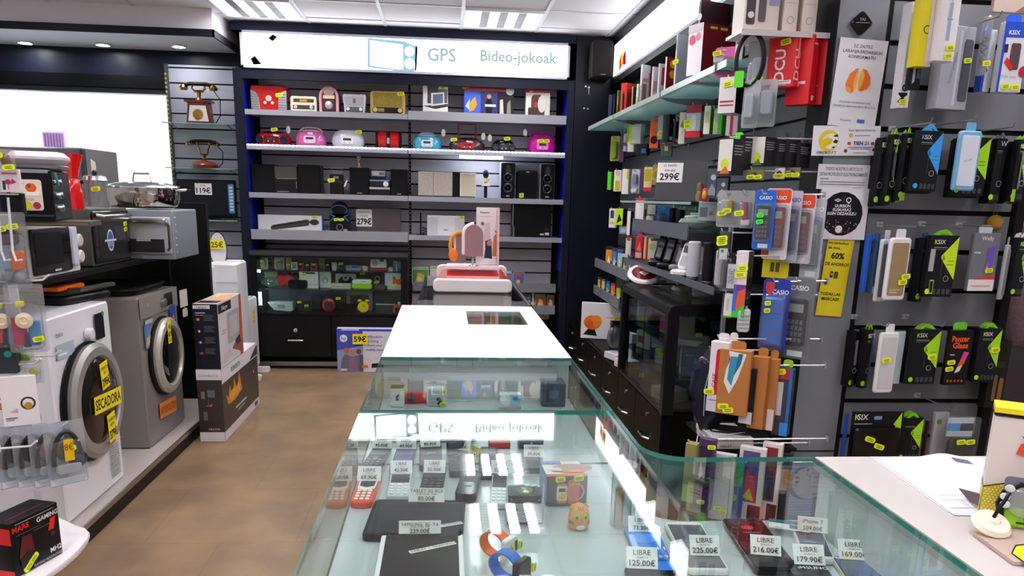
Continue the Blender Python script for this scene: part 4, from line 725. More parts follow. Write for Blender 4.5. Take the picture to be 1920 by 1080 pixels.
# --- second shelf: boomboxes
BOOM='portable stereos on the lit second shelf'
def boom(px,label,c1,c2,shape='round',grille=None,handle=None,face=None,stk=(),d=.17,tagpos=None):
    x,_,w,h=fit(*px,YS);t=thing('boombox',label,'portable stereo',(x,YS,S2),0,BOOM)
    b=B();rows=[(.30,0),(.44,.04),(.5,.3),(.48,.55),(.40,.78),(.28,.9)]if shape=='round' else[(.46,0),(.5,.12),(.5,.5),(.42,.72),(.3,.8)]
    vs=[];n=20
    for r,z in rows:
        for j in range(n):
            a=2*math.pi*j/n;ca,sa=math.cos(a),math.sin(a);e=.75
            vs.append((w*r*math.copysign(abs(ca)**e,ca),d/2+d*min(r,.46)*math.copysign(abs(sa)**e,sa),h*z))
    k=len(rows);b.add(vs,[(i*n+j,i*n+(j+1)%n,(i+1)*n+(j+1)%n,(i+1)*n+j)for i in range(k-1)for j in range(n)]+[tuple(range(n-1,-1,-1)),tuple((k-1)*n+j for j in range(n))],gloss(c1));b.obj('body',t)
    b=B();b.ball((0,d/2,h*.78),w*.33,d*.36,h*.14,gloss(c2),18,6,0,90);b.obj('disc_lid',t)
    if grille:
        for s in(-1,1):b=B();b.lathe([(h*.23,.015),(h*.25,0),(h*.18,-.006),(h*.05,-.002)],mat(grille,.5),(s*w*.34,.012,h*.36),18,'y',1,1);b.obj('speaker',t)
    if face:b=B();b.rbox((-w*.2,-.002,h*.18),(w*.2,.02,h*.56),h*.1,mat(face,.25),'y',.003);b.deco(((-w*.2,-.002,h*.18),(w*.4,0,0),(0,0,h*.38)),[('r',.2,.5,.8,.8,'2c3038'),('c',.3,.25,.1,'c8ccd2'),('c',.7,.25,.1,'c8ccd2')]);b.obj('control_panel',t)
    if handle:
        z1=h*handle[1];hw=w*handle[2]
        b=B();b.tube([(hw*math.cos(rad(a)),d*.5,h*.7+(z1-h*.7)*math.sin(rad(a))**.6)for a in range(0,181,15)]if handle[3]else[(-hw,d*.5,h*.6),(-hw,d*.5,z1),(hw,d*.5,z1),(hw,d*.5,h*.6)],h*.045,mat(handle[0],.3),8);b.obj('handle',t)
    for(u,v)in stk:sticker(t,front(w,h,-.004),[(u,v)],.028)
    if tagpos is not None:
        b=B();b.tube([(tagpos*w,.03,h*.8),(tagpos*w*1.1,.02,h*.95)],.002,'dddddd');b.lathe([(.022,0),(.022,-.003)],'eceae4',(tagpos*w*1.12,.018,h*.98),14,'y',.8,1.3);b.obj('security_tag',t,'white round security tag')
    return t
boom((475,247,542,277),'red portable stereo with two dark round speakers, leftmost on the lit shelf','b81018','24181a','wide','1a1d33',None,'5a1014',[(.6,.95)],tagpos=.42)
boom((552,245,609,281),'pink and white portable stereo with an arched handle','e46ab4','f3d6ea','wide',None,('f0d4e8',1.0,.36,True),'f6d8ee')
boom((620,247,682,283),'white portable stereo with blue trim on its round lid','e8eef6','3b62b8','round',None,None,'f6f8fb',[(.85,.8)])
x,_,w,h=fit(705,251,751,284,YS);t=thing('drum_speaker','red barrel shaped speaker with a black band, standing on the lit shelf','speaker',(x,YS,S2),0,BOOM)
b=B();b.lathe([(h*.42,-w*.46),(h*.5,-w*.40),(h*.5,w*.40),(h*.42,w*.46)],gloss('cc1214'),(0,h*.5,h*.5),22,'x');b.obj('body',t)
b=B();b.lathe([(h*.51,-w*.08),(h*.51,w*.08)],'26262a',(0,h*.5,h*.5),22,'x');b.box((-w*.05,-.004,h*.3),(w*.05,.004,h*.62),'b9bcc0');b.obj('band',t)
b=B();[b.lathe([(h*.5,0),(h*.5,s*.012)],'151519',(s*w*.46,h*.5,h*.5),22,'x')for s in(-1,1)];b.box((-w*.4,h*.2,0),(w*.4,h*.8,.01),'f0d8da');b.obj('end_ring',t)
boom((773,255,828,288),'turquoise and white portable stereo beside the shelf upright','49b4d6','dfeef2','wide',None,('a9dcea',.98,.3,True),'e4f4f8',tagpos=.5)
boom((842,262,910,290),'dark portable stereo with a tall square red carrying handle','4a3236','2a2428','wide',None,('c01222',1.75,.24,False),'d01420',[(.13,.72)],tagpos=.4)
boom((922,266,968,292),'small black portable stereo between the red handled and the magenta one','131418','8a8c92','round','2b2e36',None,'3c3f48',[(.62,.95)],tagpos=-.52)
boom((990,256,1045,294),'magenta portable stereo with a hooped handle at the end of the lit shelf','d817a0','e83cb4','round',None,('d81f90',1.08,.4,True),'f07cd4',[(.42,.6),(.62,.6)],tagpos=-.55)
# --- third shelf: stereo systems
SPK='black loudspeakers on the third shelf'
def speaker(px,label,zs=S3,d=.18,col='0d0d0f',logo=True,Y=YS,cones=False,group=SPK,trim=None):
    x,_,w,h=fit(*px,Y);t=thing('loudspeaker',label,'loudspeaker',(x,Y,zs),0,group)
    b=B();b.rbox((-w/2,.008,0),(w/2,d,h),.006,mat(trim or '17171a',.35),'y',.003);b.obj('cabinet',t)
    b=B();b.rbox((-w*.48,0,h*.015),(w*.48,.009,h*.985),.01,mat(col,.75 if not cones else.25),'y',.003)
    if logo:b.deco(front(w,h),[('r',.38,.07,.62,.1,'9a9a9e')],.0008)
    b.obj('speaker_front',t)
    if cones:
        for v in(.58,.3):
            b=B();b.lathe([(w*.30,0),(w*.32,-.006),(w*.27,-.008),(w*.2,.0),(w*.1,.004),(w*.06,-.006),(w*.02,-.008)],mat('3d4046',.15,.6),(0,0,h*v),20,'y');b.obj('cone',t)
        b=B();b.prism([(-w*.2,h*.75),(0,h*.68),(w*.2,h*.75),(w*.1,h*.93),(-w*.1,h*.93)],-.005,0,mat('4a4d54',.15,.6),'y');b.obj('tweeter',t)
    return t
speaker((473,312,515,365),'black loudspeaker at the far left of the third shelf',logo=False);speaker((559,313,600,367),'black loudspeaker right of the grey fronted stereo unit',logo=False)
def unit(px,label,d,parts,zs=S3,col='1b1b1f',r=.006):
    x,_,w,h=fit(*px,YS);t=thing('stereo_unit',label,'stereo',(x,YS,zs),0,'stereo units on the back shelves');b=B();b.rbox((-w/2,0,0),(w/2,d,h),r,mat(col,.35),'y',.003);b.deco(front(w,h),parts,.0008);b.obj('body',t);return t,w,h
t,w,h=unit((516,315,557,366),'dark stereo unit with a grey mirrored upper half between two black speakers',.18,[('r',.03,.56,.97,.97,'4c4a48'),('r',.1,.53,.96,.555,'8f8a80'),('r',.1,.06,.6,.085,'8a8a8e'),('r',.93,.2,.97,.45,'77777a')])
x,_,w,h=fit(619,330,643,368,YS);t=thing('portable_radio','small black radio with a wire handle standing alone on the third shelf','radio',(x,YS,S3),0,RAD)
b=body(t,w,.06,h,'141416',.006);b.deco(front(w,h),[('r',.3,.78,.7,.9,'77787c'),('p',[(.0,.55),(.5,.66),(1,.55),(1,.6),(.5,.71),(0,.6)],'3b3b40')],.005);b.obj('body',t)
b=B();b.tube([(-w*.4,.03,h),(-w*.4,.03,h*1.28),(w*.4,.03,h*1.28),(w*.4,.03,h)],.003,metal());b.obj('handle',t);stk_front(t,w,h,[(.12,.7)],-.002)
b=B();b.box((0,0,0),(.012,.012,.055),'eceae4');o=b.obj('security_tag',t);o.location=(w*.52,.0,h*.42);o.rotation_euler=(0,rad(25),0)
speaker((656,319,692,370),'black loudspeaker left of the silver trimmed stereo, carrying a tiny figure');speaker((733,321,764,371),'black loudspeaker beside the shelf upright, right of the silver trimmed stereo')
t,w,h=unit((693,341,731,371),'black stereo unit with a silver band and round volume knob',.16,[('r',0,.4,1,.52,'b4b7bc'),('r',.05,.58,.6,.9,'23232a'),('r',.02,.88,.98,.97,'5c86b8')])
knob(t,w*.3,h*.72,h*.17,'e4e6ea')
x,z,w,h=fit(697,321,722,341,YS+.03);carton('product_box','small boxed player with a printed top lying on the silver trimmed stereo','box',(x,YS+.08,at_y(710,341,YS).z+.002),(w,.09,h),'202024',{'F':[('r',0,.5,1,1,'a9b9cf'),('r',.08,.6,.5,.9,'e0d8d0'),('r',.55,.62,.92,.85,'7d6d64')]},0,BXG)
px=fit(668,297,677,319,YS+.05);t=thing('figurine','tiny white and red figure standing on a black loudspeaker','figurine',(px[0],YS+.07,S3+fit(656,319,692,370,YS)[3]+.001));h=px[3]
b=B();b.lathe([(.018,0),(.018,.006),(.006,.01),(.008,h*.45),(.012,h*.6),(.006,h*.7)],'e8d8d8',n=12);b.obj('figure_body',t);b=B();b.ball((0,0,h*.85),.017,.017,.017,'f2e4e8');b.obj('head',t);b=B();b.lathe([(.019,0),(.019,.006)],'e7a020',n=12);b.tube([(.0,-.006,h*.45),(.012,-.012,h*.62)],.006,'c0344a');b.obj('red_arm',t)
x,_,w,h=fit(784,326,893,371,YS);t=thing('stereo_unit','champagne coloured stereo with a black centre gap and a pale right speaker','stereo',(x,YS,S3),0,'stereo units on the back shelves')
b=B();b.rbox((-w*.5,0,.012),(w*.09,.15,h),.004,noisy('brushed','b9b2a6','c8c2b8',60,.35,metal=.5),'y',.002);b.deco(front(w,h),[('r',.255,.03,.268,.97,'8f8a82')],.001);b.obj('left_speaker',t)
b=B();b.rbox((w*.22,0,.012),(w*.5,.15,h*.98),.004,mat('d8d2ba',.5),'y',.002);b.deco(front(w,h),[('r',.745,.06,.975,.93,'c5bfa6')],.001);b.obj('right_speaker',t)
b=B();b.box((w*.09,.008,0),(w*.22,.14,h*.98),'09090b');b.box((-w*.48,.01,0),(w*.48,.14,.0118),'2a2a2d');b.obj('player',t)
x,_,w,h=fit(905,320,917,374,YS);t=thing('microphone','black handheld microphone stood upright with a white square tag around it','microphone',(x,YS+.03,S3))
b=B();b.lathe([(w*.22,0),(w*.26,h*.1),(w*.3,h*.6),(w*.34,h*.68)],'111114',n=14);b.obj('handle',t);b=B();b.ball((0,0,h*.84),w*.5,w*.5,h*.16,'26262b');b.obj('mesh_head',t)
b=B();b.rbox((-w*.72,-w*.6,h*.43),(w*.72,w*.6,h*.70),.004,'f2f2ee','z');b.deco(((-w*.72,-w*.6,h*.43),(w*1.44,0,0),(0,0,h*.27)),[('p',[(.25,.3),(.7,.45),(.75,.6),(.35,.55)],'b08a5a'),('r',.5,.72,.95,.95,STK)],.001);b.obj('cube_tag',t,'white square tag with a small emblem')
speaker((938,309,967,377),'tall black loudspeaker with two shiny cones, left of the black subwoofer',S3,.2,'0c0c0f',True,cones=True,trim='cfd8e8');speaker((1012,312,1041,379),'tall black loudspeaker with two shiny cones at the right end of the third shelf',S3,.2,'0c0c0f',True,cones=True,trim='cfd8e8')
x,_,w,h=fit(970,325,1008,378,YS);t=thing('subwoofer','plain black subwoofer between the two tall loudspeakers','loudspeaker',(x,YS,S3),0,SPK);b=B();b.rbox((-w/2,0,0),(w/2,.2,h),.02,mat('060608',.3),'y',.004);b.deco(front(w,h),[('r',.42,.93,.58,.97,'b9b9bd')],.0012);b.obj('cabinet',t);stk_front(t,w,h,[(.2,.17),(.2,.1)],0,.02)
# --- fourth shelf
pbox((485,411,605,441),YS,S4,.06,'e8eaee',{'F':[('p',[(.2,.12),(.78,.42),(.8,.68),(.76,.78),(.22,.42),(.19,.3)],'46403e'),('p',[(.24,.3),(.74,.64),(.75,.7),(.23,.37)],'2c2829'),('c',.87,.62,.17,'3c3736',1.6),('r',.985,0,1,1,'1e66c0')],'R':[('r',0,0,1,1,'1e66c0')]},'white box picturing a black keyboard and mouse on the fourth shelf',stk=[('F',.88,.93)])
x,_,w,h=fit(618,388,655,441,YS);t=thing('headset_box','black box with a headset outlined in blue on the fourth shelf','box',(x,YS,S4),0,BXG)
b=B();b.rbox((-w*.48,0,0),(w*.48,.09,h*.7),.004,mat('15161a',.3),'y',.002);b.deco(front(w,h),[('p',[(.05,.4),(.3,.6),(.05,.68),(.05,.65),(.22,.59),(.05,.44)],'2d78c0'),('p',[(.95,.4),(.7,.6),(.95,.68),(.95,.65),(.78,.59),(.95,.44)],'2d78c0'),('o',.5,.22,.12,.03,'777b84'),('r',.68,.06,.88,.16,'9a9da4')],.001);b.obj('carton',t)
b=B();b.lathe([(w*.36,0),(w*.42,.02),(w*.42,.06),(w*.3,.08)],'101216',(0,.0,h*.82),20,'y');b.tube([(w*.4*math.cos(rad(a)),-.004,h*.82+h*.16*math.sin(rad(a)))for a in range(-40,221,20)],.006,'1f5fb0');b.obj('headset',t);stk_front(t,w,h,[(.35,.49),(.6,.49)],-.001,.022)
x,_,w,h=fit(669,397,750,444,YS);t=thing('laptop','dark grey laptop shown from its lid on the fourth shelf, with a 279 euro card','laptop',(x,YS+.06,S4),0)
b=B();b.rbox((-w/2,0,0),(w/2,.012,h),.008,mat('57504c',.4),'y',.002);b.rbox((-w/2,.0125,0),(w/2,.02,h*.96),.008,mat('17171a',.4),'y');b.obj('lid',t);b=B();b.box((-w/2,.0205,0),(w/2,.16,.012),'1c1c20');b.obj('keyboard_base',t)
price_card(t,.13,.14,[(.13,.34,'279€',.03),(.56,.1,'150.00€',0),(.8,.13,'LENOVO',0)],loc=(-w*.34,-.004,h*.28))
x,_,w,h=fit(780,400,797,442,YS);t=thing('small_lamp','thin black upright gadget with a coiled cord beside the shelf upright','gadget',(x,YS+.03,S4));b=B();b.box((-.006,0,0),(.006,.012,h),BLK);b.box((-.03,-.03,0),(.03,.04,.006),BLK);b.obj('stand',t);b=B();b.tube([(.03+.02*math.cos(a*.7),.02*math.sin(a*.7)-.01,.006+.0025*a)for a in range(26)],.003,'18181b');b.obj('cord',t)
x,_,w,h=fit(801,409,871,445,YS);t=thing('stereo_unit','flat white stereo with grey speaker cloth on both sides on the fourth shelf','stereo',(x,YS,S4),0,'stereo units on the back shelves');b=B();b.rbox((-w/2,0,0),(w/2,.09,h),.006,mat('eeeef2',.4),'y',.002);b.deco(front(w,h),[('r',.02,.05,.28,.92,'d6dade'),('r',.74,.05,.98,.92,'d6dade'),('r',.44,.27,.56,.31,'6c6f76')],.001);b.obj('body',t);stk_front(t,w,h,[(.92,.92)],0,.025)
x,_,w,h=fit(961,390,1033,450,YS);t=thing('computer_tower','black computer case with a wavy silver front edge on the fourth shelf','computer',(x,YS-.03,S4));b=B();b.rbox((-w/2,0,0),(w/2,.25,h),.004,mat('0a0b0c',.4),'y',.002);b.deco(front(w,h),[('r',.72,.08,.82,.13,'cfcfd2'),('r',.85,.08,.96,.16,'cfcfd2'),('r',.82,.2,.95,.3,'26272b')],.001);b.obj('case',t)
b=B();b.tube([(-w*.5-.004,-.004,h),(-w*.5-.004,-.004,h*.4),(-w*.5+.006,-.004,h*.26),(-w*.5+.004,-.004,0)],.005,metal('b9c4cc',.3));b.obj('silver_edge',t)
# --- trays with games
GAME='game cases in the lower right trays'
def gcase(px,Y,zs,c1,c2,c3,top,label):
    x,_,w,h=fit(*px,Y);return carton('game_case',label,'game case',(x,Y,zs),(w,.014,h),c1,{'F':[('r',.05,.04,.95,.84,c2),('r',.05,.86,.95,.97,top),('p',[(.2,.15),(.8,.2),(.7,.6),(.35,.7)],c3),('c',.45,.35,.13,'f0d9a0'),('r',.1,.08,.6,.15,'eeeeee')]},0,GAME,rx=-8)
YT=UYF+.17
gcase((772,487,804,522),YT,.752,'c8ccd0','4f8a3a','d9c14a','7fd43c','green topped game case with a yellow figure, leftmost in the upper tray')
gcase((806,487,838,524),YT,.752,'d8d8dc','d8d4d8','e8c8d0','6fd84a','pale game case with a green top beside the red display stand')
gcase((944,496,960,526),YT,.752,'c8c4c0','5b76b0','d8a23a','dcdcdc','game case half hidden right of the red display stand')
gcase((962,498,984,527),YT,.752,'c0b8b8','3f78b8','c03a34','d8382e','blue and red racing game case, rightmost in the upper tray')
gcase((772,552,803,578),YT,.562,'b9c2c8','c4a6a0','6a80b0','dddddd','worn looking pinkish game case, leftmost in the lower tray')
for i,(px,c1,c2,c3,tp,lab)in enumerate((((968,549,988,576),'a8b0c8','2f55b0','e8e8f4','2a50b4','blue game case leaning in the lower tray by the black case edge'),((989,551,996,576),'d8d8d8','2c64b0','ffffff','2a58a8','narrow blue and white game case in the lower tray'),((997,547,1002,577),'e8e8e8','cccccc','ffffff','ffffff','thin white game case standing edge on in the lower tray'),((1003,550,1024,578),'6fbf3a','b03028','e0b080','58b02c','green edged game case with a red cover in the lower tray'),((1025,552,1040,579),'6b5a48','7a4a28','e0c090','a08058','brown game case, last in the lower tray'))):gcase(px,YT,.562,c1,c2,c3,tp,lab)
x,_,w,h=fit(1010,513,1032,524,YT);t=thing('toy_drone','small grey toy drone lying in the upper tray','toy drone',(x,YT,.752));b=B();b.ball((0,0,.018),.03,.03,.016,'9a9ca2');b.obj('hull',t)
for i in range(4):
    a=rad(45+90*i);b=B();b.tube([(0,0,.02),(.05*math.cos(a),.05*math.sin(a),.026)],.004,'4a4c52');b.lathe([(.02,0),(.02,.003)],'55585e',(.05*math.cos(a),.05*math.sin(a),.027),10);b.obj('rotor_arm',t)

# ---------------------------------------------------------------- low glass cabinet
DX0,DX1,DF,DB,DT=max(at_y(466,480,6.5).x,-1.568),at_y(764,480,6.5).x,6.5,6.9,1.04
t=thing('display_cabinet','black glass fronted cabinet of small gadgets under the left shelves','display cabinet',(0,0,0))
bk=mat('0e0e11',.35);zg0=at_y(560,588,DF).z;zg1=at_y(560,482,DF).z
b=B();b.box((DX0,DF,DT-.03),(DX1,DB,DT),mat('3b3a3f',.3));b.box((DX0,DF,zg1),(DX1,DB,DT-.0305),bk);b.obj('top',t)
b=B();b.box((DX0,DF,.09),(DX0+.055,DB,zg1-.0005),bk);b.obj('side_frame',t);b=B();b.box((DX1-.055,DF,.09),(DX1,DB,zg1-.0005),bk);b.obj('side_frame',t)
b=B();b.box((DX0+.0555,DB-.02,.09),(DX1-.0555,DB-.001,zg1-.001),mat('7d8494',.6));b.obj('back_panel',t)
b=B();b.box((DX0+.0555,DF+.03,zg0-.02),(DX1-.0555,DB-.021,zg0),bk);b.obj('floor_board',t)
zs=[at_y(560,543,DF).z,at_y(560,508,DF).z]
for z in zs:b=B();b.box((DX0+.056,DF+.03,z-.008),(DX1-.056,DB-.021,z),PANE);b.obj('glass_shelf',t)
xm=(DX0+DX1)/2
for a,c in((DX0+.056,xm),(xm,DX1-.056)):b=B();b.box((a,DF+.008,zg0),(c,DF+.013,zg1-.001),glass('f2fafa',.5));b.obj('glass_door',t)
for k,(a,c)in enumerate(((DX0+.056,xm-.004),(xm+.004,DX1-.056))):
    b=B();b.box((a,DF,.18),(c,DF+.03,zg0-.024),mat('121114',.3));d=b.obj('drawer',t);xc=(a+c)/2
    b=B();b.lathe([(.017,0),(.017,-.008),(.01,-.01)],metal(),(xc,DF,.40),14,'y');b.obj('lock',d)
    b=B();b.tube([(xc-.07,DF,.318),(xc-.06,DF-.025,.318),(xc+.06,DF-.025,.318),(xc+.07,DF,.318)],.007,metal('d8dadd',.2));b.obj('handle',d)
b=B();b.box((DX0,DF-.001,.10),(DX1,DF+.02,.135),metal('9a9ca0',.35));b.box((DX0+.02,DF+.03,0),(DX1-.02,DB,.0895),bk);b.obj('plinth',t)
b=B()
for z0,z1 in((zg0+.06,zs[0]-.02),(zs[0]+.13,zs[1]+.02)):
    n=int((z1-z0)/.014)
    for k in range(n):b.box((DX0+.06,DF+.05,z0+k*.014),(DX0+.068,DF+.056,z0+k*.014+.008),emit('d8fff4',40))
b.obj('led_strip',t)
GAD='small gadgets in the low glass cabinet'
Z1,Z2,Z3=zs[1],zs[0],zg0 # top, middle, bottom levels
YD=DF+.10
def gad(px,zl,d,col,dec,label,name='gadget_box',cat='gadget box',stk=(),Y=None,rz=0,**k):
    Y=Y or YD;x,z,w,h=fit(*px,Y);h=min(h,next(v for k_,v in((Z1,zg1-Z1),(Z2,Z1-Z2),(Z3,Z2-Z3))if zl>=k_-.01)-.014-(zl-max(q for q in(Z1,Z2,Z3)if zl>=q-.01)));return carton(name,label,cat,(x,Y+d/2,zl+.001),(w,d,h),col,dec,rz,GAD,stk,**k)
def clamsh(px,zl,c1,c2,label,stk=(.5,.7),Y=None):
    """small blister pack standing on a cabinet shelf"""
    Y=Y or YD;x,z,w,h=fit(*px,Y);t=thing('blister_pack',label,'blister pack',(x,Y+.02,zl+.001),0,GAD)
    b=B();b.rbox((-w/2,.02,0),(w/2,.023,h),w*.12,c1,'y');b.obj('card',t)
    b=B();b.rbox((-w*.32,.002,h*.1),(w*.32,.0195,h*.6),w*.1,c2,'y',.004);b.obj('product',t);sticker(t,front(w,h,.0),[stk],.018);return t
clamsh((478,484,500,504),Z1,'9aa890','8d6f50','pale pack with a brown gadget, first on the top level of the glass cabinet');clamsh((497,482,512,497),Z1,'c22a1c','8d1810','red carded pack near the left of the top cabinet level',(.3,.8),YD+.12)
clamsh((513,484,531,505),Z1,'b9bcae','8a8c80','grey carded pack on the top cabinet level',(.5,.8));clamsh((535,484,545,505),Z1,'c8b820','7c8aa0','yellow carded pack on the top cabinet level',(.5,.4))
gad((546,489,557,503),Z1,.03,'e8e2d0',{'F':[('p',[(.1,.1),(.9,.2),(.8,.9),(.2,.6)],'5c84b8'),('r',.1,.6,.5,.9,'d8882a')]},'small white box with a blue picture on the top cabinet level');
CUBE='little cube speakers in the low glass cabinet'
for px,c,lab in(((558,491,568,504),'c01812','small red cube speaker, left of the black cube'),((571,492,581,504),'0f0f12','small black cube speaker between the two red cubes'),((582,491,594,504),'b81410','small red cube speaker, right of the black cube'),((609,492,619,505),'0e1011','small black cube speaker beside the white mug shaped gadget')):
    t=gad(px,Z1,.04,c,{'F':[('c',.5,.45,.3,'2a2a2e')]},lab,'cube_speaker','speaker',[('F',.5,.75)],ssz=.012)
clamsh((596,484,607,503),Z1,'b8c4cc','7d8a94','pale blue blister pack on the top cabinet level',(.5,.45),YD+.1)
x,z,w,h=fit(620,491,631,505,YD);t=thing('mug_gadget','white mug shaped gadget on the top cabinet level','gadget',(x,YD+.03,Z1+.001),0,GAD);b=B();b.lathe([(w*.4,0),(w*.5,h*.5),(w*.42,h),(w*.3,h)],'e4e4e8',n=16);b.obj('cup',t);b=B();b.tube([(w*.45,0,h*.8),(w*.75,0,h*.7),(w*.7,0,h*.3),(w*.46,0,h*.25)],w*.07,'e4e4e8');b.obj('handle',t)
clamsh((632,490,645,505),Z1,'5a6068','33363c','dark grey carded pack on the top cabinet level',(.5,.8));gad((648,496,678,505),Z1,.05,'8b93a0',{'F':[('r',.4,.5,.85,.9,'2a48c8'),('r',.05,.2,.9,.4,'b9c2cc')]},'low blue and grey box on the top cabinet level')
x,z,w,h=fit(678,495,690,505,YD);t=thing('button_speaker','flat white puck shaped gadget left of the white and red radio','gadget',(x,YD+.03,Z1+.001),0,GAD);b=B();b.lathe([(w*.45,0),(w*.5,h*.4),(w*.4,h*.8)],'d0d4cc',n=18);b.obj('puck',t);sticker(t,front(w,h,-w*.5),[(.4,.7)],.016)
x,z,w,h=fit(693,483,726,505,YD);t=thing('retro_radio','white radio with a red frame on the top level of the glass cabinet','radio',(x,YD,Z1+.001),0,GAD);b=body(t,w,.06,h,'a83230',h*.15);b.obj('body',t);b=B();b.rbox((-w*.44,-.005,h*.28),(w*.44,.002,h*.97),h*.1,'ece4e2','y',.002);b.deco(front(w,h,-.005),[('c',.3,.66,.24,'aab0b4'),('r',.58,.78,.8,.98,'3a3c44')],.001);b.obj('front_panel',t)
x,z,w,h=fit(726,497,738,505,YD);t=thing('paper_weight','small cream domed gadget right of the white and red radio','gadget',(x,YD+.03,Z1+.001),0,GAD);b=B();b.ball((0,0,0),w*.5,w*.45,h,'d8d4b8',14,5,0,90);b.obj('dome',t);b=B();b.box((-.004,-.012,h),(.004,.012,h+.004),'6a6a60');b.obj('button',t)
gad((737,484,752,503),Z1,.03,'2a5f98',{'F':[('p',[(.4,0),(.5,0),(.45,.9),(.35,.9)],'ffffff'),('r',.6,.3,.95,.9,'3a7cc0')]},'blue carton at the right end of the top cabinet level',stk=[('F',.3,.9)],ssz=.014)
# middle level
gad((489,511,520,530),Z2+.03,.04,'c2c2b0',{},'pale greenish box raised at the left of the middle cabinet level',Y=YD+.16,stk=[('F',.65,.85)])
x,z,w,h=fit(488,527,526,546,YD);b=B();random.seed(3)
b.ball((0,0,h*.45),w*.5,.05,h*.5,glass('aab0a8',1.6,1.5,.15,.35,'8f968e'),9,6);b.ball((w*.2,-.01,h*.4),w*.3,.05,h*.4,glass('b8beb4',1.6,1.5,.12,.3,'9aa096'),7,5);solo(b,'plastic_bag','crumpled clear plastic bag on the middle cabinet level','plastic bag',(x,YD+.05,Z2+.005),0,GAD)
x,z,w,h=fit(519,511,545,540,YD);t=thing('headphone_set','red and black folded headphones on the middle cabinet level','headphones',(x,YD+.06,Z2+.004),0,GAD);b=B();b.tube([(w*.5*math.cos(rad(a)),0,h*.45+h*.5*math.sin(rad(a)))for a in range(-30,211,20)],.012,'15110f',8);b.obj('headband',t)
for s,c in((-.2,'d00c0c'),(.3,'c42a22')):b=B();b.lathe([(h*.34,.03),(h*.4,0),(h*.3,-.02),(h*.05,-.024)],c,(s*w,-.02,h*.42),18,'y');b.obj('ear_cup',t)
x,z,w,h=fit(545,516,560,540,YD+.05);t=thing('headphone_set','red headphones with a grey ear disc beside the folded red pair','headphones',(x,YD+.11,Z2+.004),0,GAD);b=B();b.tube([(w*.5*math.cos(rad(a)),0,h*.45+h*.5*math.sin(rad(a)))for a in range(-30,211,20)],.01,'b01a1c',8);b.obj('headband',t);b=B();b.lathe([(h*.2,.02),(h*.24,0),(h*.05,-.02)],'9a8e94',(w*.3,-.02,h*.4),16,'y');b.obj('ear_cup',t)
x,z,w,h=fit(540,531,576,546,YD-.02);t=thing('compact_camera','dark compact camera lying on the middle cabinet level','camera',(x,YD-.02,Z2+.001),0,GAD);b=B();b.rbox((-w/2,0,0),(w/2,.05,h),.02,'1d2028','y',.006);b.obj('body',t);b=B();b.lathe([(h*.4,0),(h*.36,-.02),(h*.2,-.022)],'121318',(w*.26,0,h*.5),16,'y');b.obj('lens',t)
gad((562,514,596,546),Z2,.05,'d0cfc8',{'F':[('r',.18,.85,.84,.97,'3d3f68'),('r',0,.2,1,.22,'55565a')]},'off white box with a dark blue strip on the middle cabinet level',stk=[('F',.25,.82)])
gad((600,509,620,547),Z2,.05,'c9c9c4',{'F':[('c',.5,.47,.2,'9a9a98'),('c',.5,.4,.08,'e8dcc8')]},'tall pale box picturing a round fan on the middle cabinet level',Y=YD+.05)
x,z,w,h=fit(628,516,668,541,YD+.08);t=thing('projector','grey and black gadget box with a round silver lens on the middle cabinet level','gadget',(x,YD+.1,Z2+.002),0,GAD);b=B();b.prism([(-w*.5,0),(-w*.36,0),(-w*.34,h*.55),(-w*.2,h*.78),(w*.2,h*.78),(w*.36,h*.55),(w*.38,0),(w*.5,0),(w*.46,h),(-w*.46,h)],0,.06,'c9c4a8','y');b.obj('shell',t)
b=B();b.box((-w*.36,.004,0),(w*.37,.055,h*.77),'17100f');b.obj('core',t);b=B();b.lathe([(w*.15,.003),(w*.16,-.004),(w*.08,-.008)],'aeb4ba',(0,0,h*.72),18,'y');b.lathe([(w*.06,-.009),(w*.06,-.012)],'2b3440',(0,0,h*.72),14,'y');b.obj('lens',t)
x,z,w,h=fit(620,540,657,549,YD-.03);t=thing('slim_box','thin cream slab lying in front of the round lensed gadget','box',(x,YD-.01,Z2+.001),0,GAD);b=B();b.rbox((-w/2,0,0),(w/2,.07,h),.006,'c4c0a2','y',.002);b.obj('slab',t);b=B();b.box((-w*.4,-.002,h*.4),(w*.4,.0005,h*.5),'8d8a70');b.obj('seam',t)
x,z,w,h=fit(659,533,697,550,YD-.03);t=thing('speaker_pill','lime green and white rounded speaker on the middle cabinet level','speaker',(x,YD-.02,Z2+.001),0,GAD);b=B();b.rbox((-w/2,0,0),(w/2,.09,h*.6),.018,gloss('8fd00c'),'y',.008);b.obj('body',t);b=B();b.rbox((-w*.48,.003,h*.52),(w*.48,.087,h),.018,'dce8cc','y',.006);b.box((-w*.02,-.001,h*.8),(w*.22,.003,h*.84),'55604a');b.obj('top_shell',t)
gad((676,514,722,547),Z2,.05,'231c26',{'F':[('o',.69,.55,.17,.05,'a6a6a0'),('r',.86,.2,1,.95,'46183a')]},'dark box with a pale ring picture on the middle cabinet level',Y=YD+.1,stk=[('F',.1,.88),('F',.66,.35)])
gad((703,540,727,547),Z2,.05,'3c4046',{},'low dark grey box in front of the ringed dark box')
gad((722,515,754,550),Z2,.06,'bab8bc',{'F':[('r',.45,.3,.95,.78,'d85a14'),('c',.75,.75,.14,'c8ccd0')]},'grey white box with an orange picture at the right of the middle cabinet level',stk=[('F',.55,.25)])
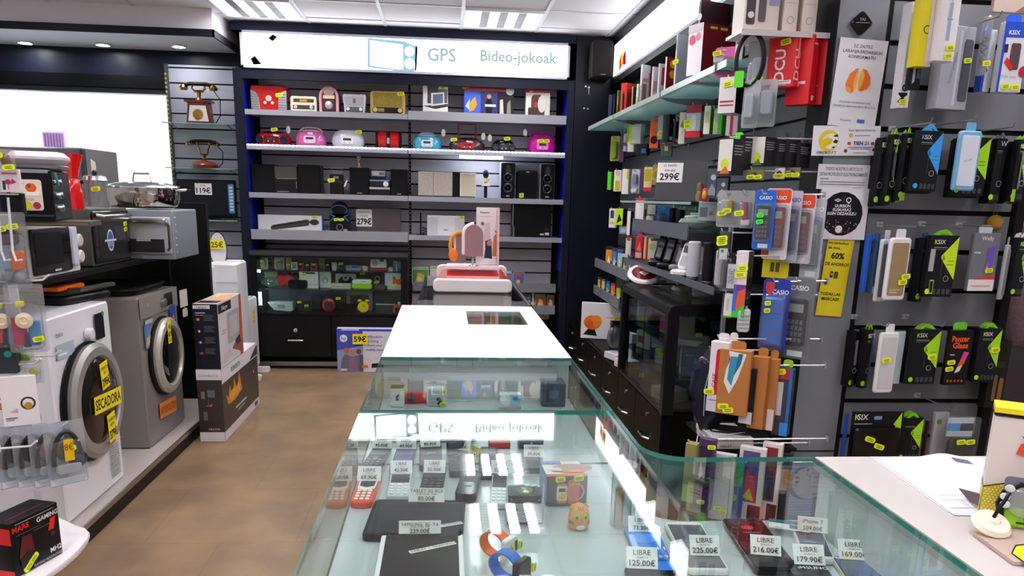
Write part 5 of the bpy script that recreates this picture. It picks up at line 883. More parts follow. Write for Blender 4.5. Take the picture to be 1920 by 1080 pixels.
# bottom level
x,z,w,h=fit(502,570,549,588,YD-.02);t=thing('clock_radio','pale pointed clock radio on the bottom cabinet level','clock radio',(x,YD-.02,Z3+.001),0,GAD);b=B();b.prism([(-w*.5,h*.95),(-w*.25,h*.15),(w*.4,0),(w*.5,h*.15),(w*.48,h),(-w*.1,h)],0,.08,'b9c0bc','y',.005);b.obj('body',t);b=B();b.rbox((-w*.1,-.004,h*.38),(w*.2,0,h*.75),.006,'7f948c','y');b.obj('display',t)
for px,lab,st in(((556,569,567,589),'little black gadget box on the bottom cabinet level, left of its twin',[('F',.5,.9)]),((568,570,582,589),'little black gadget box on the bottom cabinet level, right of its twin',[('F',.5,.6)])):gad(px,Z3,.05,'131410',{'F':[('r',.2,.2,.8,.5,'23241e')]},lab,stk=st,ssz=.018)
gad((585,560,602,588),Z3,.06,'151822',{'F':[('r',.1,.1,.9,.3,'20263a')]},'dark blue box behind the red alarm clock',Y=YD+.08)
x,z,w,h=fit(602,570,628,589,YD-.02);t=thing('round_radio','round red radio with a dark centre on the bottom cabinet level','radio',(x,YD+.02,Z3+.003),0,GAD);b=B();b.lathe([(w*.44,.05),(w*.5,.02),(w*.48,0),(w*.3,-.01)],gloss('c21830'),(0,0,w*.46),22,'y');b.obj('body',t);b=B();b.lathe([(w*.3,-.0105),(w*.28,-.016),(w*.1,-.014)],'2b333c',(0,0,w*.46),18,'y');b.obj('speaker',t)
gad((626,563,648,588),Z3,.06,'16150f',{'F':[('r',0,.8,1,.82,'3c3b20')]},'black box with an olive seam beside the yellow alarm clock',Y=YD+.06,stk=[('F',.4,.95)]);gad((643,574,668,589),Z3,.04,'100f0d',{},'flat black case on the bottom cabinet level',rough=.2)
x,z,w,h=fit(649,554,697,589,YD+.1);t=thing('picture_frame','grey empty picture frame behind the yellow alarm clock','picture frame',(x,YD+.15,Z3+.001),0,GAD);b=B()
for a,c in(((-w/2,0),(w/2,h*.22)),((-w/2,h*.78),(w/2,h)),((-w/2,h*.22),(-w*.36,h*.78)),((w*.36,h*.22),(w/2,h*.78))):b.box((a[0],0,a[1]),(c[0],.015,c[1]),'9ea0a0')
b.obj('frame',t);b=B();b.box((-w*.36,.008,h*.22),(w*.36,.012,h*.78),'33302a');b.obj('mount',t)
x,z,w,h=fit(670,567,692,589,YD-.03);t=thing('alarm_clock','round yellow alarm clock with two bells on the bottom cabinet level','alarm clock',(x,YD-.02,Z3+.001),0,GAD);b=B();b.lathe([(w*.46,.04),(w*.5,.01),(w*.47,-.004)],gloss('e8b40c'),(0,0,w*.5),22,'y');b.obj('case',t)
b=B();b.lathe([(w*.4,-.004),(w*.4,-.007)],'f0c822',(0,0,w*.5),20,'y');b.box((-.002,-.009,w*.5),(.002,-.007,w*.75),'5a4408');b.tube([(0,-.008,w*.5),(w*.2,-.008,w*.62)],.002,'5a4408');b.obj('dial',t)
for s in(-1,1):b=B();b.ball((s*w*.3,.015,w*.96),w*.2,w*.18,w*.18,'d8c01c',12,5,0,90);b.obj('bell',t)
b=B();b.tube([(w*.24*math.cos(rad(a)),.015,w*1.02+w*.24*math.sin(rad(a)))for a in range(0,181,20)],.004,'3c3a34');b.obj('handle',t)
x,z,w,h=fit(702,564,742,588,YD+.05);t=thing('silver_tablet','dark slab with a silver edge lying at the right of the bottom cabinet level','gadget',(x,YD+.08,Z3+.001),0,GAD);b=B();b.box((-w/2,0,0),(w/2,.06,h*.6),'3c3e48');b.obj('slab',t);b=B();b.box((-w*.45,-.006,h*.5),(w*.45,-.0005,h*.58),'b9bec4');b.obj('silver_edge',t)
x,z,w,h=fit(737,575,756,589,YD-.02);t=thing('arch_toy','small orange arch shaped gadget at the right of the bottom cabinet level','gadget',(x,YD,Z3+.001),0,GAD);b=B();b.prism([(-w/2,0),(-w*.3,0),(-w*.3,h*.7),(w*.3,h*.7),(w*.3,0),(w/2,0),(w/2,h),(-w/2,h)],0,.03,'d8461c','y');b.obj('arch',t);b=B();b.ball((w*.1,.015,h*1.2),.014,.012,.016,'c8ccd0');b.obj('top_bead',t)

# ---------------------------------------------------------------- on the floor in front
p0=at_z(633,698,FZ);p1=at_z(694,700,FZ);q=at_y(633,617,p0.y);w=.50;hh=q.z
t=carton('printer_box','white and blue printer box with a family photo leaning by the white counter','box',(p0.x+w/2,p0.y+.05,FZ+.002),(w,.09,hh-FZ),'dcdde6',
  {'F':[('p',[(0,.0),(.42,0),(.42,.95),(0,.95)],'8fa0c8'),('p',[(0,.5),(.42,.62),(.42,1),(0,1)],'4250b8'),('r',0,.95,1,1,'3f47d8'),('r',.08,.965,.36,.99,'e8ecff'),('c',.11,.78,.085,'f2f4ff'),('t',.11,.745,.08,'hp','3a55c4','c',0,.01),
   ('c',.15,.5,.065,'c06a40'),('c',.25,.46,.075,'c08a78'),('c',.35,.48,.06,'7a4a38'),('p',[(.05,.02),(.42,.02),(.42,.3),(.36,.4),(.25,.36),(.13,.42),(.07,.3)],'6f6a80'),('p',[(.18,.02),(.33,.02),(.3,.34),(.2,.36)],'8a6d86'),('p',[(.36,.02),(.42,.02),(.42,.4),(.36,.42)],'4f5c54'),
   ('t',.5,.8,.055,'Affordable','6a6aa8','l',0,.012),('t',.5,.7,.055,'printing','6a6aa8','l',0,.012),('t',.5,.6,.055,'from your','6a6aa8','l',0,.012),('t',.47,.5,.055,'mobile device','6a6aa8','l',0,.012),('r',.4,.1,.5,.16,'e07a28'),('r',.05,.03,.16,.08,'e8dcd8'),('p',[(.55,.1),(.75,.12),(.74,.22),(.56,.2)],'2c2a2c'),('p',[(.48,.27),(.52,.31),(.49,.29)],'4a5a8a')]},0)
o=price_card(t,.12,.085,[(.25,.5,'59€',.03),(.8,.08,'OFERTA',0)],YEL,'22200a','price_card',(-w*.5+.19,-.068,(hh-FZ)*.66),label='yellow 59 euro card')
p=at_z(482,703,FZ);hx=p.x-.05;y0=max(at_x(449,620,hx).y,5.92);y1=min(at_x(487,620,hx).y,6.42)
t=thing('panel_heater','slim white panel heater on feet beside the boxes','heater',(hx,(y0+y1)/2,FZ+.002),90)
w,h=y1-y0,at_x(449,566,hx).z-FZ;b=B();b.rbox((-w/2,-.04,.05),(w/2,.04,h),.02,mat('ecebf0',.35),'y',.008);b.obj('panel',t)
b=B();
for k in range(2):b.box((-w*.44,-.024+k*.03,h-.001),(w*.44,-.010+k*.03,h+.002),'8d909a')
b.obj('vent',t)
for s in(-1,1):b=B();b.rbox((s*w*.36-.022,-.13,0),(s*w*.36+.022,.13,.045),.015,'e4e3e8','x');b.box((s*w*.36-.018,-.02,.0455),(s*w*.36+.018,.02,.0495),'dddde2');b.obj('foot',t)
for z in(.40,.46):b=B();b.lathe([(.014,0),(.014,.02),(.01,.024)],'d6d0c0',(w/2,0,z),12,'x');b.obj('knob',t)
o=price_card(t,.06,.1,[(.7,.14,'49',.02),(.4,.14,'35',.02),(.12,.14,'€',0)],YEL,'5a4c08',loc=(.08,-.042,h-.2))
# ================================================================ things in the glass counter
PH='phones and tablets laid out under the glass'
def flat(name,label,cat,bl,br,tl,th,col,top,aspect=None,group=PH,z=SH+.001,r=.006,rough=.25,side=None):
    """a slab lying on the counter shelf, located by three of its corners"""
    a,b_,c=at_z(*bl,z),at_z(*br,z),at_z(*tl,z)
    if aspect:dv=(c-a).normalized()
    U=b_-a;V=c-a;w=U.length;h=V.length if not aspect else w*aspect
    ang=math.atan2(U.y,U.x);va=math.atan2(V.y,V.x)-math.pi/2;ang=(ang+va)/2
    ctr=(b_+c)/2 if not aspect else c+(b_-a)/2-V.normalized()*h/2
    t=thing(name,label,cat,(ctr.x,ctr.y,z),math.degrees(ang),group)
    b=B();b.rbox((-w/2,-h/2,0),(w/2,h/2,th),r,mat(side or col,rough),'z',min(.0015,th*.3));b.obj('body',t)
    b=B();b.rbox((-w/2+.001,-h/2+.001,th),(w/2-.001,h/2-.001,th+.0008),r,mat(col,rough,spec=.2),'z');b.deco(((-w/2,-h/2,th+.0008),(w,0,0),(0,h,0)),top,.0003,.0002);b.obj('front_face',t)
    return t,w,h
def card(t,x,y,z,price,head='LIBRE',w=.044,h=.027,rx=-42,rz=0,small='QUAD 5.0'):
    return price_card(t,w,h,[(.62,.24,head,.0),(.47,.08,small,0),(.12,.26,price,.01)],loc=(x,y,z),rx=rx,rz=rz)
def keys(b,w,h,th,u0,v0,u1,v1,col,nx=3,ny=4,m2=None):
    for i in range(nx):
        for j in range(ny):
            x=-w/2+w*(u0+(u1-u0)*(i+.5)/nx);y=-h/2+h*(v0+(v1-v0)*(j+.5)/ny);kw=w*(u1-u0)/nx*.38;kh=h*(v1-v0)/ny*.34
            b.rbox((x-kw,y-kh,th),(x+kw,y+kh,th+.0018),kh*.7,mat(col,.4),'z',.0004,2)
t,w,h=flat('mobile_phone','red and white keypad phone with a 69.90 euro card near the left glass','mobile phone',(658,953),(700,954),(678,893),.011,'ea4a20',[('p',[(.1,.42),(.5,.36),(.9,.42),(.97,.9),(.8,.985),(.2,.985),(.03,.9)],'f1ece8'),('p',[(.16,.5),(.5,.45),(.84,.5),(.84,.66),(.16,.66)],'23242a')],r=.016)
b=B();keys(b,w,h,.0122,.12,.05,.88,.38,'f4ede6');b.obj('keypad',t);card(t,0,h*.14,.013,'69.90€',w=.046,h=.03,rx=-35)
t,w,h=flat('mobile_phone','long dark keypad phone behind the red and white phone','mobile phone',(676,892),(712,894),(699,845),.012,'23262d',[('r',.12,.62,.88,.9,'3b424c'),('r',.38,.44,.62,.56,'4b5058')],r=.008)
b=B();keys(b,w,h,.0135,.08,.06,.92,.44,'565a62');b.obj('keypad',t);card(t,0,h*.36,.014,'45.00€',rx=-35)
t,w,h=flat('mobile_phone','navy blue flip phone with a 49.90 euro card behind the silver one','mobile phone',(738,890),(777,892),(739,846),.014,'1c2140',[('r',.06,.25,.94,.8,'2a3670'),('r',.0,.08,.3,.14,'9aa0b4')],r=.008);card(t,0,h*.30,.016,'49.90€',rx=-35)
t,w,h=flat('mobile_phone','silver keypad phone with a dark screen and a 42.50 euro card','mobile phone',(727,941),(770,941),(733,884),.011,'d5d8da',[('r',.08,.42,.92,.7,'1d1f26')],r=.004)
b=B();keys(b,w,h,.0122,.05,.04,.95,.38,'e6e8ea',3,4);b.obj('keypad',t);card(t,0,h*.22,.013,'42.50€',rx=-35)
t,w,h=flat('mobile_phone','black flip phone with a 85.90 euro card, behind the black keypad phone','mobile phone',(789,884),(833,884),(784,842),.013,'20222a',[('r',.06,.2,.94,.82,'2b2e38'),('p',[(.35,.5),(.75,.56),(.75,.58),(.35,.53)],'d0d4d8')],r=.008);card(t,0,h*.30,.015,'85.90€',rx=-35,rz=6)
t,w,h=flat('mobile_phone','black keypad phone with a 35.90 euro card beside the silver phone','mobile phone',(790,939),(834,941),(792,882),.012,'1b1c20',[('r',.1,.5,.9,.72,'101116'),('t',.45,.06,.05,'BCS','a6a8ac')],r=.008)
b=B();keys(b,w,h,.0135,.06,.12,.94,.48,'2f3138',3,4);b.obj('keypad',t);card(t,0,h*.2,.014,'35.90€',rx=-35)
t,w,h=flat('mobile_phone','dark phone with a camera ring and a tilted 79.50 euro card','mobile phone',(846,895),(886,895),(838,848),.013,'2a2d38',[('o',.2,.66,.1,.03,'565a66'),('r',.1,.1,.9,.4,'20222b')],r=.008);card(t,.004,h*.32,.015,'79.50€',rx=-35,rz=-14)
t,w,h=flat('mobile_phone','glossy black closed flip phone right of the black keypad phone','mobile phone',(856,943),(896,946),(864,896),.018,'14151a',[('r',.12,.5,.88,.9,'4a4d58'),('r',.3,.3,.7,.34,'6b6e78')],r=.014,rough=.08)
t,w,h=flat('mobile_phone','black phone partly behind the white phone, without a card','mobile phone',(900,900),(936,901),(897,847),.012,'1d1f26',[('r',.1,.45,.9,.8,'3b3f4a'),('r',.2,.86,.8,.88,'b8bcc2')],r=.008)
b=B();keys(b,w,h,.0135,.08,.06,.92,.4,'3a3d46');b.obj('keypad',t)
t,w,h=flat('mobile_phone','white bar phone with a black screen left of the clear boxed gadget','mobile phone',(919,955),(951,956),(923,886),.011,'e6e7ea',[('r',.06,.42,.94,.78,'202128')],r=.004)
b=B();keys(b,w,h,.0122,.06,.05,.94,.38,'f2f3f5');b.obj('keypad',t);card(t,.002,h*.3,.013,'52.50€',rx=-30,w=.042)
t,w,h=flat('mobile_phone','dark phone with a white card hidden behind the children watch box','mobile phone',(980,888),(1014,888),(978,846),.012,'2a2d34',[('r',.1,.3,.9,.8,'4a4e58')],r=.008);card(t,.006,-h*.05,.014,'39.90€',rx=-30)
# tablets
t,w,h=flat('tablet_computer','black tablet lying sideways with an 80 euro card','tablet',(684,1013),(873,1020),(699,944),.010,'17151d',[('r',.04,.06,.96,.93,'211d2a')],r=.012,rough=.12)
price_card(t,.066,.026,[(.66,.26,'TABLET 3G 8GB',0),(.5,.11,'QUAD CORE / 1RAM',0),(.08,.3,'80.00€',.012)],loc=(.012,h*.42,.0115),rx=-30)
b=B();b.box((-.036,-.005,0),(.036,.005,.0006),'f4f4f0');b.deco(((-.036,-.005,.0006),(.072,0,0),(0,.010,0)),[('t',.5,.2,.6,'TABLET Y TELEFONO','26262c','c',0,.01,.95)],.0003);o=b.obj('name_strip',t);o.location=(.048,-h*.24,.0112);o.rotation_euler=(0,0,rad(24))
t,w,h=flat('tablet_computer','white tablet in front of the black one with a 239 euro card','tablet',(705,1080),(873,1080),(713,1003),.010,'f2f2f4',[('r',.06,.07,.94,.90,'190e16'),('t',.5,.925,.018,'SAMSUNG','a8aab0')],1.6,r=.013,rough=.12)
price_card(t,.07,.022,[(.6,.24,'SAMSUNG  3G  9.6',0),(.46,.12,'QUAD CORE - 8GB',0),(.06,.32,'239.00€',.012)],loc=(-.004,h*.405,.0115),rx=-25)
b=B();b.box((-.040,-.005,0),(.040,.005,.0006),'f4f4f0');b.deco(((-.040,-.005,.0006),(.080,0,0),(0,.010,0)),[('t',.5,.2,.6,'TABLET Y TELEFONO','26262c','c',0,.01,.95)],.0003);o=b.obj('name_strip',t);o.location=(.018,h*.16,.0112);o.rotation_euler=(0,0,rad(25))
# right-hand phones
t,w,h=flat('smartphone','bright blue phone with a 73.30 euro card, first in the front right row','mobile phone',(1197,1080),(1267,1080),(1171,998),.009,'2278dc',[('c',.45,.72,.12,'4a90f0',1.2),('p',[(.05,.3),(.2,.3),(.2,.8),(.05,.8)],'8fc4f8'),('t',.5,.44,.07,'alcatel 1','ffffff'),('r',.1,.2,.48,.36,'1f5fb8'),('r',.55,.2,.93,.36,'1f5fb8'),('t',.28,.25,.06,'5.0"','cfe6ff'),('t',.74,.25,.06,'18:9','cfe6ff')],r=.007,side='17181c');card(t,-.002,h*.36,.011,'73.30€',rx=-30)
t,w,h=flat('smartphone','black phone at the lower edge with a 125 euro card','mobile phone',(1178,1150),(1250,1150),(1176,1072),.009,'14121a',[('r',.05,.08,.95,.92,'201a2a')],r=.012);card(t,0,h*.40,.011,'125.00€',rx=-40,w=.048,h=.034)
t,w,h=flat('smartphone','white framed phone with a grey screen and a 225 euro card','mobile phone',(1286,1080),(1364,1080),(1248,988),.009,'e8e6e4',[('r',.05,.04,.95,.93,'565a62'),('p',[(.3,.3),(.5,.35),(.46,.93),(.36,.93)],'7a7d84')],r=.009,rough=.15);card(t,.006,-h*.24,.011,'225.00€',rx=-35,w=.048,h=.033)
t,w,h=flat('smartphone','large black phone with a red emblem and a 216 euro card','mobile phone',(1410,1080),(1494,1080),(1358,983),.010,'0d0d10',[('r',.04,.04,.8,.5,'191a20'),('c',.48,.80,.045,'b01a30',1.3),('t',.5,.68,.028,'HUAWEI','a6a8b0'),('r',.4,.47,.9,.475,'7d8088'),('r',.35,.38,.85,.385,'6d7078')],r=.007,rough=.12);card(t,-.004,-h*.26,.012,'216.00€',rx=-40,w=.048,h=.033,rz=-8)
b=B();b.box((-.034,-.02,0),(.034,.02,.0012),'dfe8ea');b.deco(((-.034,-.02,.0012),(.068,0,0),(0,.04,0)),[('r',0,.6,1,1,'2c6a78'),('r',.5,.1,.95,.5,'3a6f8a'),('r',.05,.1,.4,.5,'f2f4f4')],.0003);p=at_z(1490,984,SH+.0125);o=solo(b,'leaflet','blue and white folded leaflet lying across the top of the large black phone','leaflet',(p.x-.012,p.y-.004,p.z),-22)
t,w,h=flat('smartphone','white edged phone with a dark picture and a phone price card on its top','mobile phone',(1515,1054),(1577,1064),(1475,996),.009,'e9e5e6',[('r',.05,.1,.95,.88,'3a4252'),('r',.05,.42,.95,.6,'525c6c'),('r',.2,.5,.6,.54,'9ab0d0')],r=.009);price_card(t,.05,.026,[(.58,.26,'iPhone 7',0),(.12,.26,'509.00€',0)],loc=(.006,h*.36,.011),rx=-25)
t,w,h=flat('smartphone','black phone lettered in silver with a 179.90 euro card','mobile phone',(1515,1150),(1590,1150),(1483,1062),.009,'101116',[('t',.5,.80,.06,'SAMSUNG','e8eaee','c',0,.01),('r',.05,.06,.95,.74,'1c1d26')],r=.010);card(t,.004,h*.38,.011,'179.90€',rx=-40,w=.048,h=.033)
t,w,h=flat('smartphone','dark blue phone with a 169 euro card beside the white end panel','mobile phone',(1606,1150),(1690,1150),(1574,1056),.009,'14365c',[('r',.05,.06,.95,.92,'1c4a80'),('c',.1,.95,.02,'d8d8d8')],r=.010,side='c9cdd2');card(t,0,h*.42,.011,'169.00€',rx=-40,w=.048,h=.033)
# boxed things
p0,p1=at_z(950,986,SH),at_z(1021,987,SH);w=(p1-p0).length;hh=at_y(950,924,p0.y).z-SH;d=.06
t=thing('boxed_gadget','clear topped white box with a black camera gadget and purple icons','boxed gadget',((p0.x+p1.x)/2,p0.y+d/2,SH+.001),-3)
b=B();b.rbox((-w*.47,-d/2+.002,0),(w*.47,d/2-.002,hh*.62),.004,'eceaee','z');F=((-w*.47,-d/2+.002,0),(w*.94,0,0),(0,0,hh*.62));b.deco(F,[('r',0,.02,1,.12,'7a3a80')]+[q for i in range(2)for j in range(3)for q in(('c',.25+.4*i,.3+.22*j,.07,'7b3f8c'),('r',.34+.4*i,.28+.22*j,.5+.4*i,.31+.22*j,'b9b4be'))]);b.obj('base_box',t)
b=B();b.rbox((-w*.44,-d/2+.004,hh*.63),(w*.44,d/2-.004,hh*.86),.006,mat('26252b',.3),'z');b.deco(((-w*.44,-d/2+.004,hh*.63),(w*.88,0,0),(0,0,hh*.23)),[('c',.08,.5,.12,'c8c8cc'),('c',.92,.5,.12,'c8c8cc')]);b.lathe([(w*.26,hh*.861),(w*.24,hh*.9),(w*.12,hh*.94)],mat('8f9a78',.15,.4),n=20);b.obj('camera_gadget',t)
b=B();b.rbox((-w/2,-d/2,0),(w/2,d/2,hh*1.22),.006,glass('f2f6f4',1.2,1.45,.03,.03),'z',.003);b.obj('clear_cover',t)
p0,p1=at_z(1025,951,SH),at_z(1102,953,SH);w=(p1-p0).length;hh=at_y(1025,896,p0.y).z-SH;d=.085
t=carton('watch_box','grey and blue box picturing an orange children watch with a yellow chick','box',((p0.x+p1.x)/2-.002,p0.y+d/2+.002,SH+.001),(w,d,hh),'55514f',{'F':[('p',rrect(.25,.1,.5,.78,.06),'e0875a'),('p',rrect(.52,.06,.8,.92,.1),'d9784a'),('p',rrect(.24,.2,.5,.7,.06),'f0e6dc'),('r',.29,.5,.45,.62,'2b3038'),('c',.37,.34,.12,'e8cc2c'),('o',.7,.5,.3,.05,'e89a6a')],'T':[('r',0,.0,1,1,'e4dcd4'),('r',0,.8,.5,1,'2a4fb0'),('t',.25,.85,.1,'GPS WATCH','f0f4ff','c',0,0,.45),('r',0,.0,1,.14,'d8571c'),('c',.72,.5,.28,'b58a78',1.6),('p',[(.4,.2),(.95,.2),(.9,.4),(.5,.4)],'e0813c'),('c',.3,.4,.12,'e0c8b4')],'L':[('r',0,0,1,1,'4a6fc0')]},2,None,[('F',.32,.93),('F',.77,.96)],ssz=.010)
# cat shaped gadget
p=at_z(1087,997,SH);h=at_y(1087,951,p.y).z-SH;r=.0185
t=thing('cat_figure','orange striped cat shaped gadget with big green eyes on the counter shelf','cat gadget',(p.x,p.y+.015,SH+.001),4)
b=B();b.lathe([(r*.75,0),(r,h*.18),(r*1.02,h*.4),(r*.95,h*.65),(r*.75,h*.85),(r*.4,h*.97),(.001,h)],'e39a4c',n=24);b.obj('body',t)
for s in(-1,1):
    b=B();b.lathe([(r*.35,0),(r*.22,h*.09),(.001,h*.16)],'dd8f40',(s*r*.6,0,h*.84),12);b.obj('ear',t)
    b=B();b.ball((s*r*.42,-r*.86,h*.58),r*.33,r*.16,r*.33,gloss('a4c81e'),14,6);b.ball((s*r*.42,-r*1.0,h*.58),r*.12,r*.06,r*.14,'1f2408',10,5);b.obj('eye',t)
b=B();b.ball((0,-r*.72,h*.2),r*.52,r*.32,h*.17,'f4efe6',14,6);b.obj('belly',t,'white belly patch');b=B();b.ball((0,-r*.98,h*.48),r*.07,r*.05,r*.05,'8a4a2a',8,4);b.obj('nose',t)
b=B()
for s in(-1,1):
    for k in range(3):a0=rad(-90+s*(62+k*5));b.tube([(r*1.03*math.cos(rad(-90+s*q)),r*1.03*math.sin(rad(-90+s*q)),h*(.28+.05*k))for q in(40,55,70,85)],.0007,'8a5424',5)
for k in(-1,0,1):b.tube([(k*r*.16,-r*.8,h*.83),(k*r*.2,-r*.55,h*.93)],.0009,'8a5424',5)
b.obj('stripe',t)
# children watches
def watch(label,px,c1,c2,face,rz,sc=1.0,stk=True):
    p=at_z(*px,SH);t=thing('kids_watch',label,'watch',(p.x,p.y,SH+.024*sc),rz,'children watches under the glass');b=B();R=.024*sc;n=22
    vs=[((R+e)*math.cos(2*math.pi*i/n),s*.010*sc,(R+e)*math.sin(2*math.pi*i/n)*.86+.004)for e in(0,-.003)for s in(-1,1)for i in range(n)]
    f=[]
    for i in range(n):j=(i+1)%n;f+=[(i,j,n+j,n+i),(2*n+i,3*n+i,3*n+j,2*n+j),(i,2*n+i,2*n+j,j),(n+i,n+j,3*n+j,3*n+i)]
    b.add(vs,f,mat(c1,.45));b.obj('strap',t)
    b=B();b.rbox((R-.002,-.017*sc,-.014*sc),(R+.008*sc,.017*sc,.02*sc),.005,mat(c2,.3),'x',.001);F=((R+.008*sc,-.017*sc,-.014*sc),(0,.034*sc,0),(0,0,.034*sc));b.deco(F,face,.0004,.0003);b.obj('watch_case',t)
    if stk:sticker(t,((R+.008*sc,.017*sc,-.012*sc),(0,.01,0),(0,0,.03)),[(.3,.5)],.009,1.6,STK,80)
    return t
CH=[('r',.06,.06,.94,.94,'eceae0'),('c',.4,.42,.26,'e6cf2a'),('c',.33,.5,.05,'2a2a20'),('c',.48,.5,.05,'2a2a20'),('r',.7,.3,.9,.8,'2b2e36'),('p',[(.3,.68),(.36,.8),(.42,.68)],'c8a820'),('r',.3,.28,.5,.31,'5a4a10')]
t=watch('orange children watch with a white face and a yellow chick picture',(928,1048),'f2741c','f0eee8',CH,-38,1.0)
t=watch('blue children watch with a red and black case at the lower edge',(948,1092),'2f6fd0','18181c',[('r',.1,.1,.9,.9,'3a2a30'),('r',0,0,1,.2,'d83a20')],-40,1.05)
# back of the near case
p=at_z(936,838,SH);carton('product_box','small red box at the back of the phone shelf','box',(p.x,p.y,SH+.001),(.05,.03,.014),'d8463a',{'T':[('r',.05,.1,.95,.4,'e88078')]})
p=at_z(994,842,SH);carton('product_box','grey blue box at the back of the phone shelf right of the red one','box',(p.x,p.y,SH+.001),(.055,.05,.03),'5c6a7c',{'F':[('c',.5,.7,.1,'d8dce4')]})
p=at_z(780,829,SH);t=thing('camera_gadget','small black camera gadget at the back of the phone shelf','camera',(p.x,p.y+.01,SH+.001));b=B();b.rbox((-.02,-.012,0),(.02,.012,.016),.006,'17181c','y',.002);b.obj('body',t);b=B();b.lathe([(.006,0),(.005,-.008)],'08080a',(.004,-.012,.009),14,'y');b.obj('lens',t)
p=at_z(850,829,SH);t=thing('gadget_pouch','long dark gadget in a clear pouch with a yellow sticker behind the phones','pouch',(p.x,p.y+.01,SH+.001));b=B();b.rbox((-.05,-.014,0),(.05,.014,.012),.006,'22242a','y',.002);b.obj('gadget',t);b=B();b.rbox((-.056,-.02,0),(.056,.02,.016),.008,CLEAR,'y',.003);b.obj('clear_pouch',t);sticker(t,((-.056,-.02,.0165),(.112,0,0),(0,.04,0)),[(.3,.6)],.008)
p=at_z(728,826,SH);t=thing('gadget_pouch','pale clear pack with a yellow sticker behind the long dark phone','pouch',(p.x,p.y,SH+.001));b=B();b.rbox((-.04,-.016,0),(.04,.016,.003),.004,'c9c8a8','z');b.obj('card',t);b=B();b.rbox((-.034,-.012,.0032),(.034,.012,.012),.006,CLEAR,'z',.002);b.obj('clear_blister',t);sticker(t,((-.04,-.016,.013),(.08,0,0),(0,.032,0)),[(.7,.6)],.008)
# clear jar in the inner corner
p=at_z(1196,984,SH);h=.105;r=.022
t=thing('clear_jar','clear plastic jar of small packs in the inner corner of the glass counter','jar',(min(p.x,.315),max(p.y,1.22),SH+.001));b=B();b.lathe([(r,0),(r,h),(r*.96,h),(r*.96,.003),(.001,.003)],glass('f4f8f6',1.3,1.45,.02,.04),n=28);b.obj('wall_tube',t);b=B();b.lathe([(r*1.04,h),(r*1.04,h+.008),(r*.9,h+.010),(.001,h+.010)],glass('eef4f2',1.2,1.45,.05,.25),n=28);b.obj('lid',t)
b=B();cs=['e8e4dc','c83a30','2c4a80','e0a040','f0f0f0']
for k in range(5):a=k*1.25;b.box((.011*math.cos(a)-.004,.011*math.sin(a)-.004,.004),(.011*math.cos(a)+.004,.011*math.sin(a)+.004,.05+.008*k),cs[k])
o=b.obj('small_packs',t);o['kind']='stuff'
# far case
def upright(px,label,d,col,dec,name='product_box',cat='box',stk=(),z=SH+.001,**k):
    p0,p1=at_z(px[0],px[3],SH),at_z(px[2],px[3],SH);w=p1.x-p0.x;h=at_y(px[0],px[1],p0.y).z-SH
    return carton(name,label,cat,((p0.x+p1.x)/2,max(p0.y,YJ+.02)+d/2,z),(w,d,max(h,.02)),col,dec,0,'boxed gadgets in the far glass case',stk,ssz=.010,**k)
upright((732,729,757,764),'white box with a black top and a small swirl mark in the far glass case',.04,'e2e4e6',{'F':[('p',[(.35,.5),(.6,.7),(.7,.62),(.5,.5),(.68,.4),(.4,.34),(.38,.4),(.55,.44)],'2c2d34')],'T':[('r',0,0,1,1,'26282a')]})
upright((759,738,800,757),'red pack with a grey memory camera in the far glass case',.02,'d8342a',{'F':[('c',.35,.65,.3,'6a5e62'),('r',.15,.05,.5,.45,'45434a'),('r',.8,.6,.95,.85,STK)]})
upright((801,730,834,762),'clear box with a black gadget between the red pack and the small black screen',.035,'d9dee2',{'F':[('r',.1,.1,.9,.9,'aeb8be'),('p',[(.55,.1),(.75,.5),(.9,.1)],'1c1e24'),('c',.65,.4,.12,'2c2e34')]},stk=[('F',.9,.12),('F',.9,.85)])
t=thing('small_screen','small black upright screen in the middle of the far glass case','screen',(at_z(850,766,SH).x,YJ+.05,SH+.001));b=B();b.rbox((-.019,0,0),(.019,.02,.036),.003,'1a1c20','y',.001);b.deco(((-.019,0,0),(.038,0,0),(0,0,.036)),[('r',.08,.4,.92,.9,'74787a'),('r',.08,.08,.92,.35,'14161a')]);b.obj('case',t);b=B();b.rbox((-.014,-.0025,.015),(.014,-.0006,.032),.002,gloss('80868a'),'y');b.obj('glass_face',t)
b=B();b.box((-.016,-.0006,0),(.016,.0006,.022),YEL);b.deco(((-.016,-.0006,0),(.032,0,0),(0,0,.022)),[('t',.5,.2,.5,'20%','4a4010','c',0,.02)]);p=at_z(879,766,SH);solo(b,'yellow_card','leaning yellow card beside the small black screen in the far case','card',(p.x,YJ+.035,SH+.004),0,ry=24)
upright((937,741,977,767),'white and blue box with a round mark in the far glass case',.035,'e8ecf0',{'F':[('r',.45,.2,1,1,'a8cfe8'),('c',.3,.5,.3,'f4f6f8'),('r',.6,.6,.95,.85,'4a90d0'),('r',0,0,1,.15,'d8a8a0')]})
upright((912,729,934,745),'small white card with a swirl mark standing in the far glass case',.008,'eceef0',{'F':[('p',[(.4,.3),(.65,.5),(.5,.6),(.7,.8),(.35,.62)],'3a3c44'),('r',.3,0,.7,.12,YEL)]})
upright((1016,720,1060,763),'dark grey electronic box at the right end of the far glass case',.07,'4a525e',{'F':[('r',.3,.35,.7,.7,'707a86'),('r',0,.7,1,.72,'2c323a')]})  # solid box added in place of the computer tower reflected in the glass
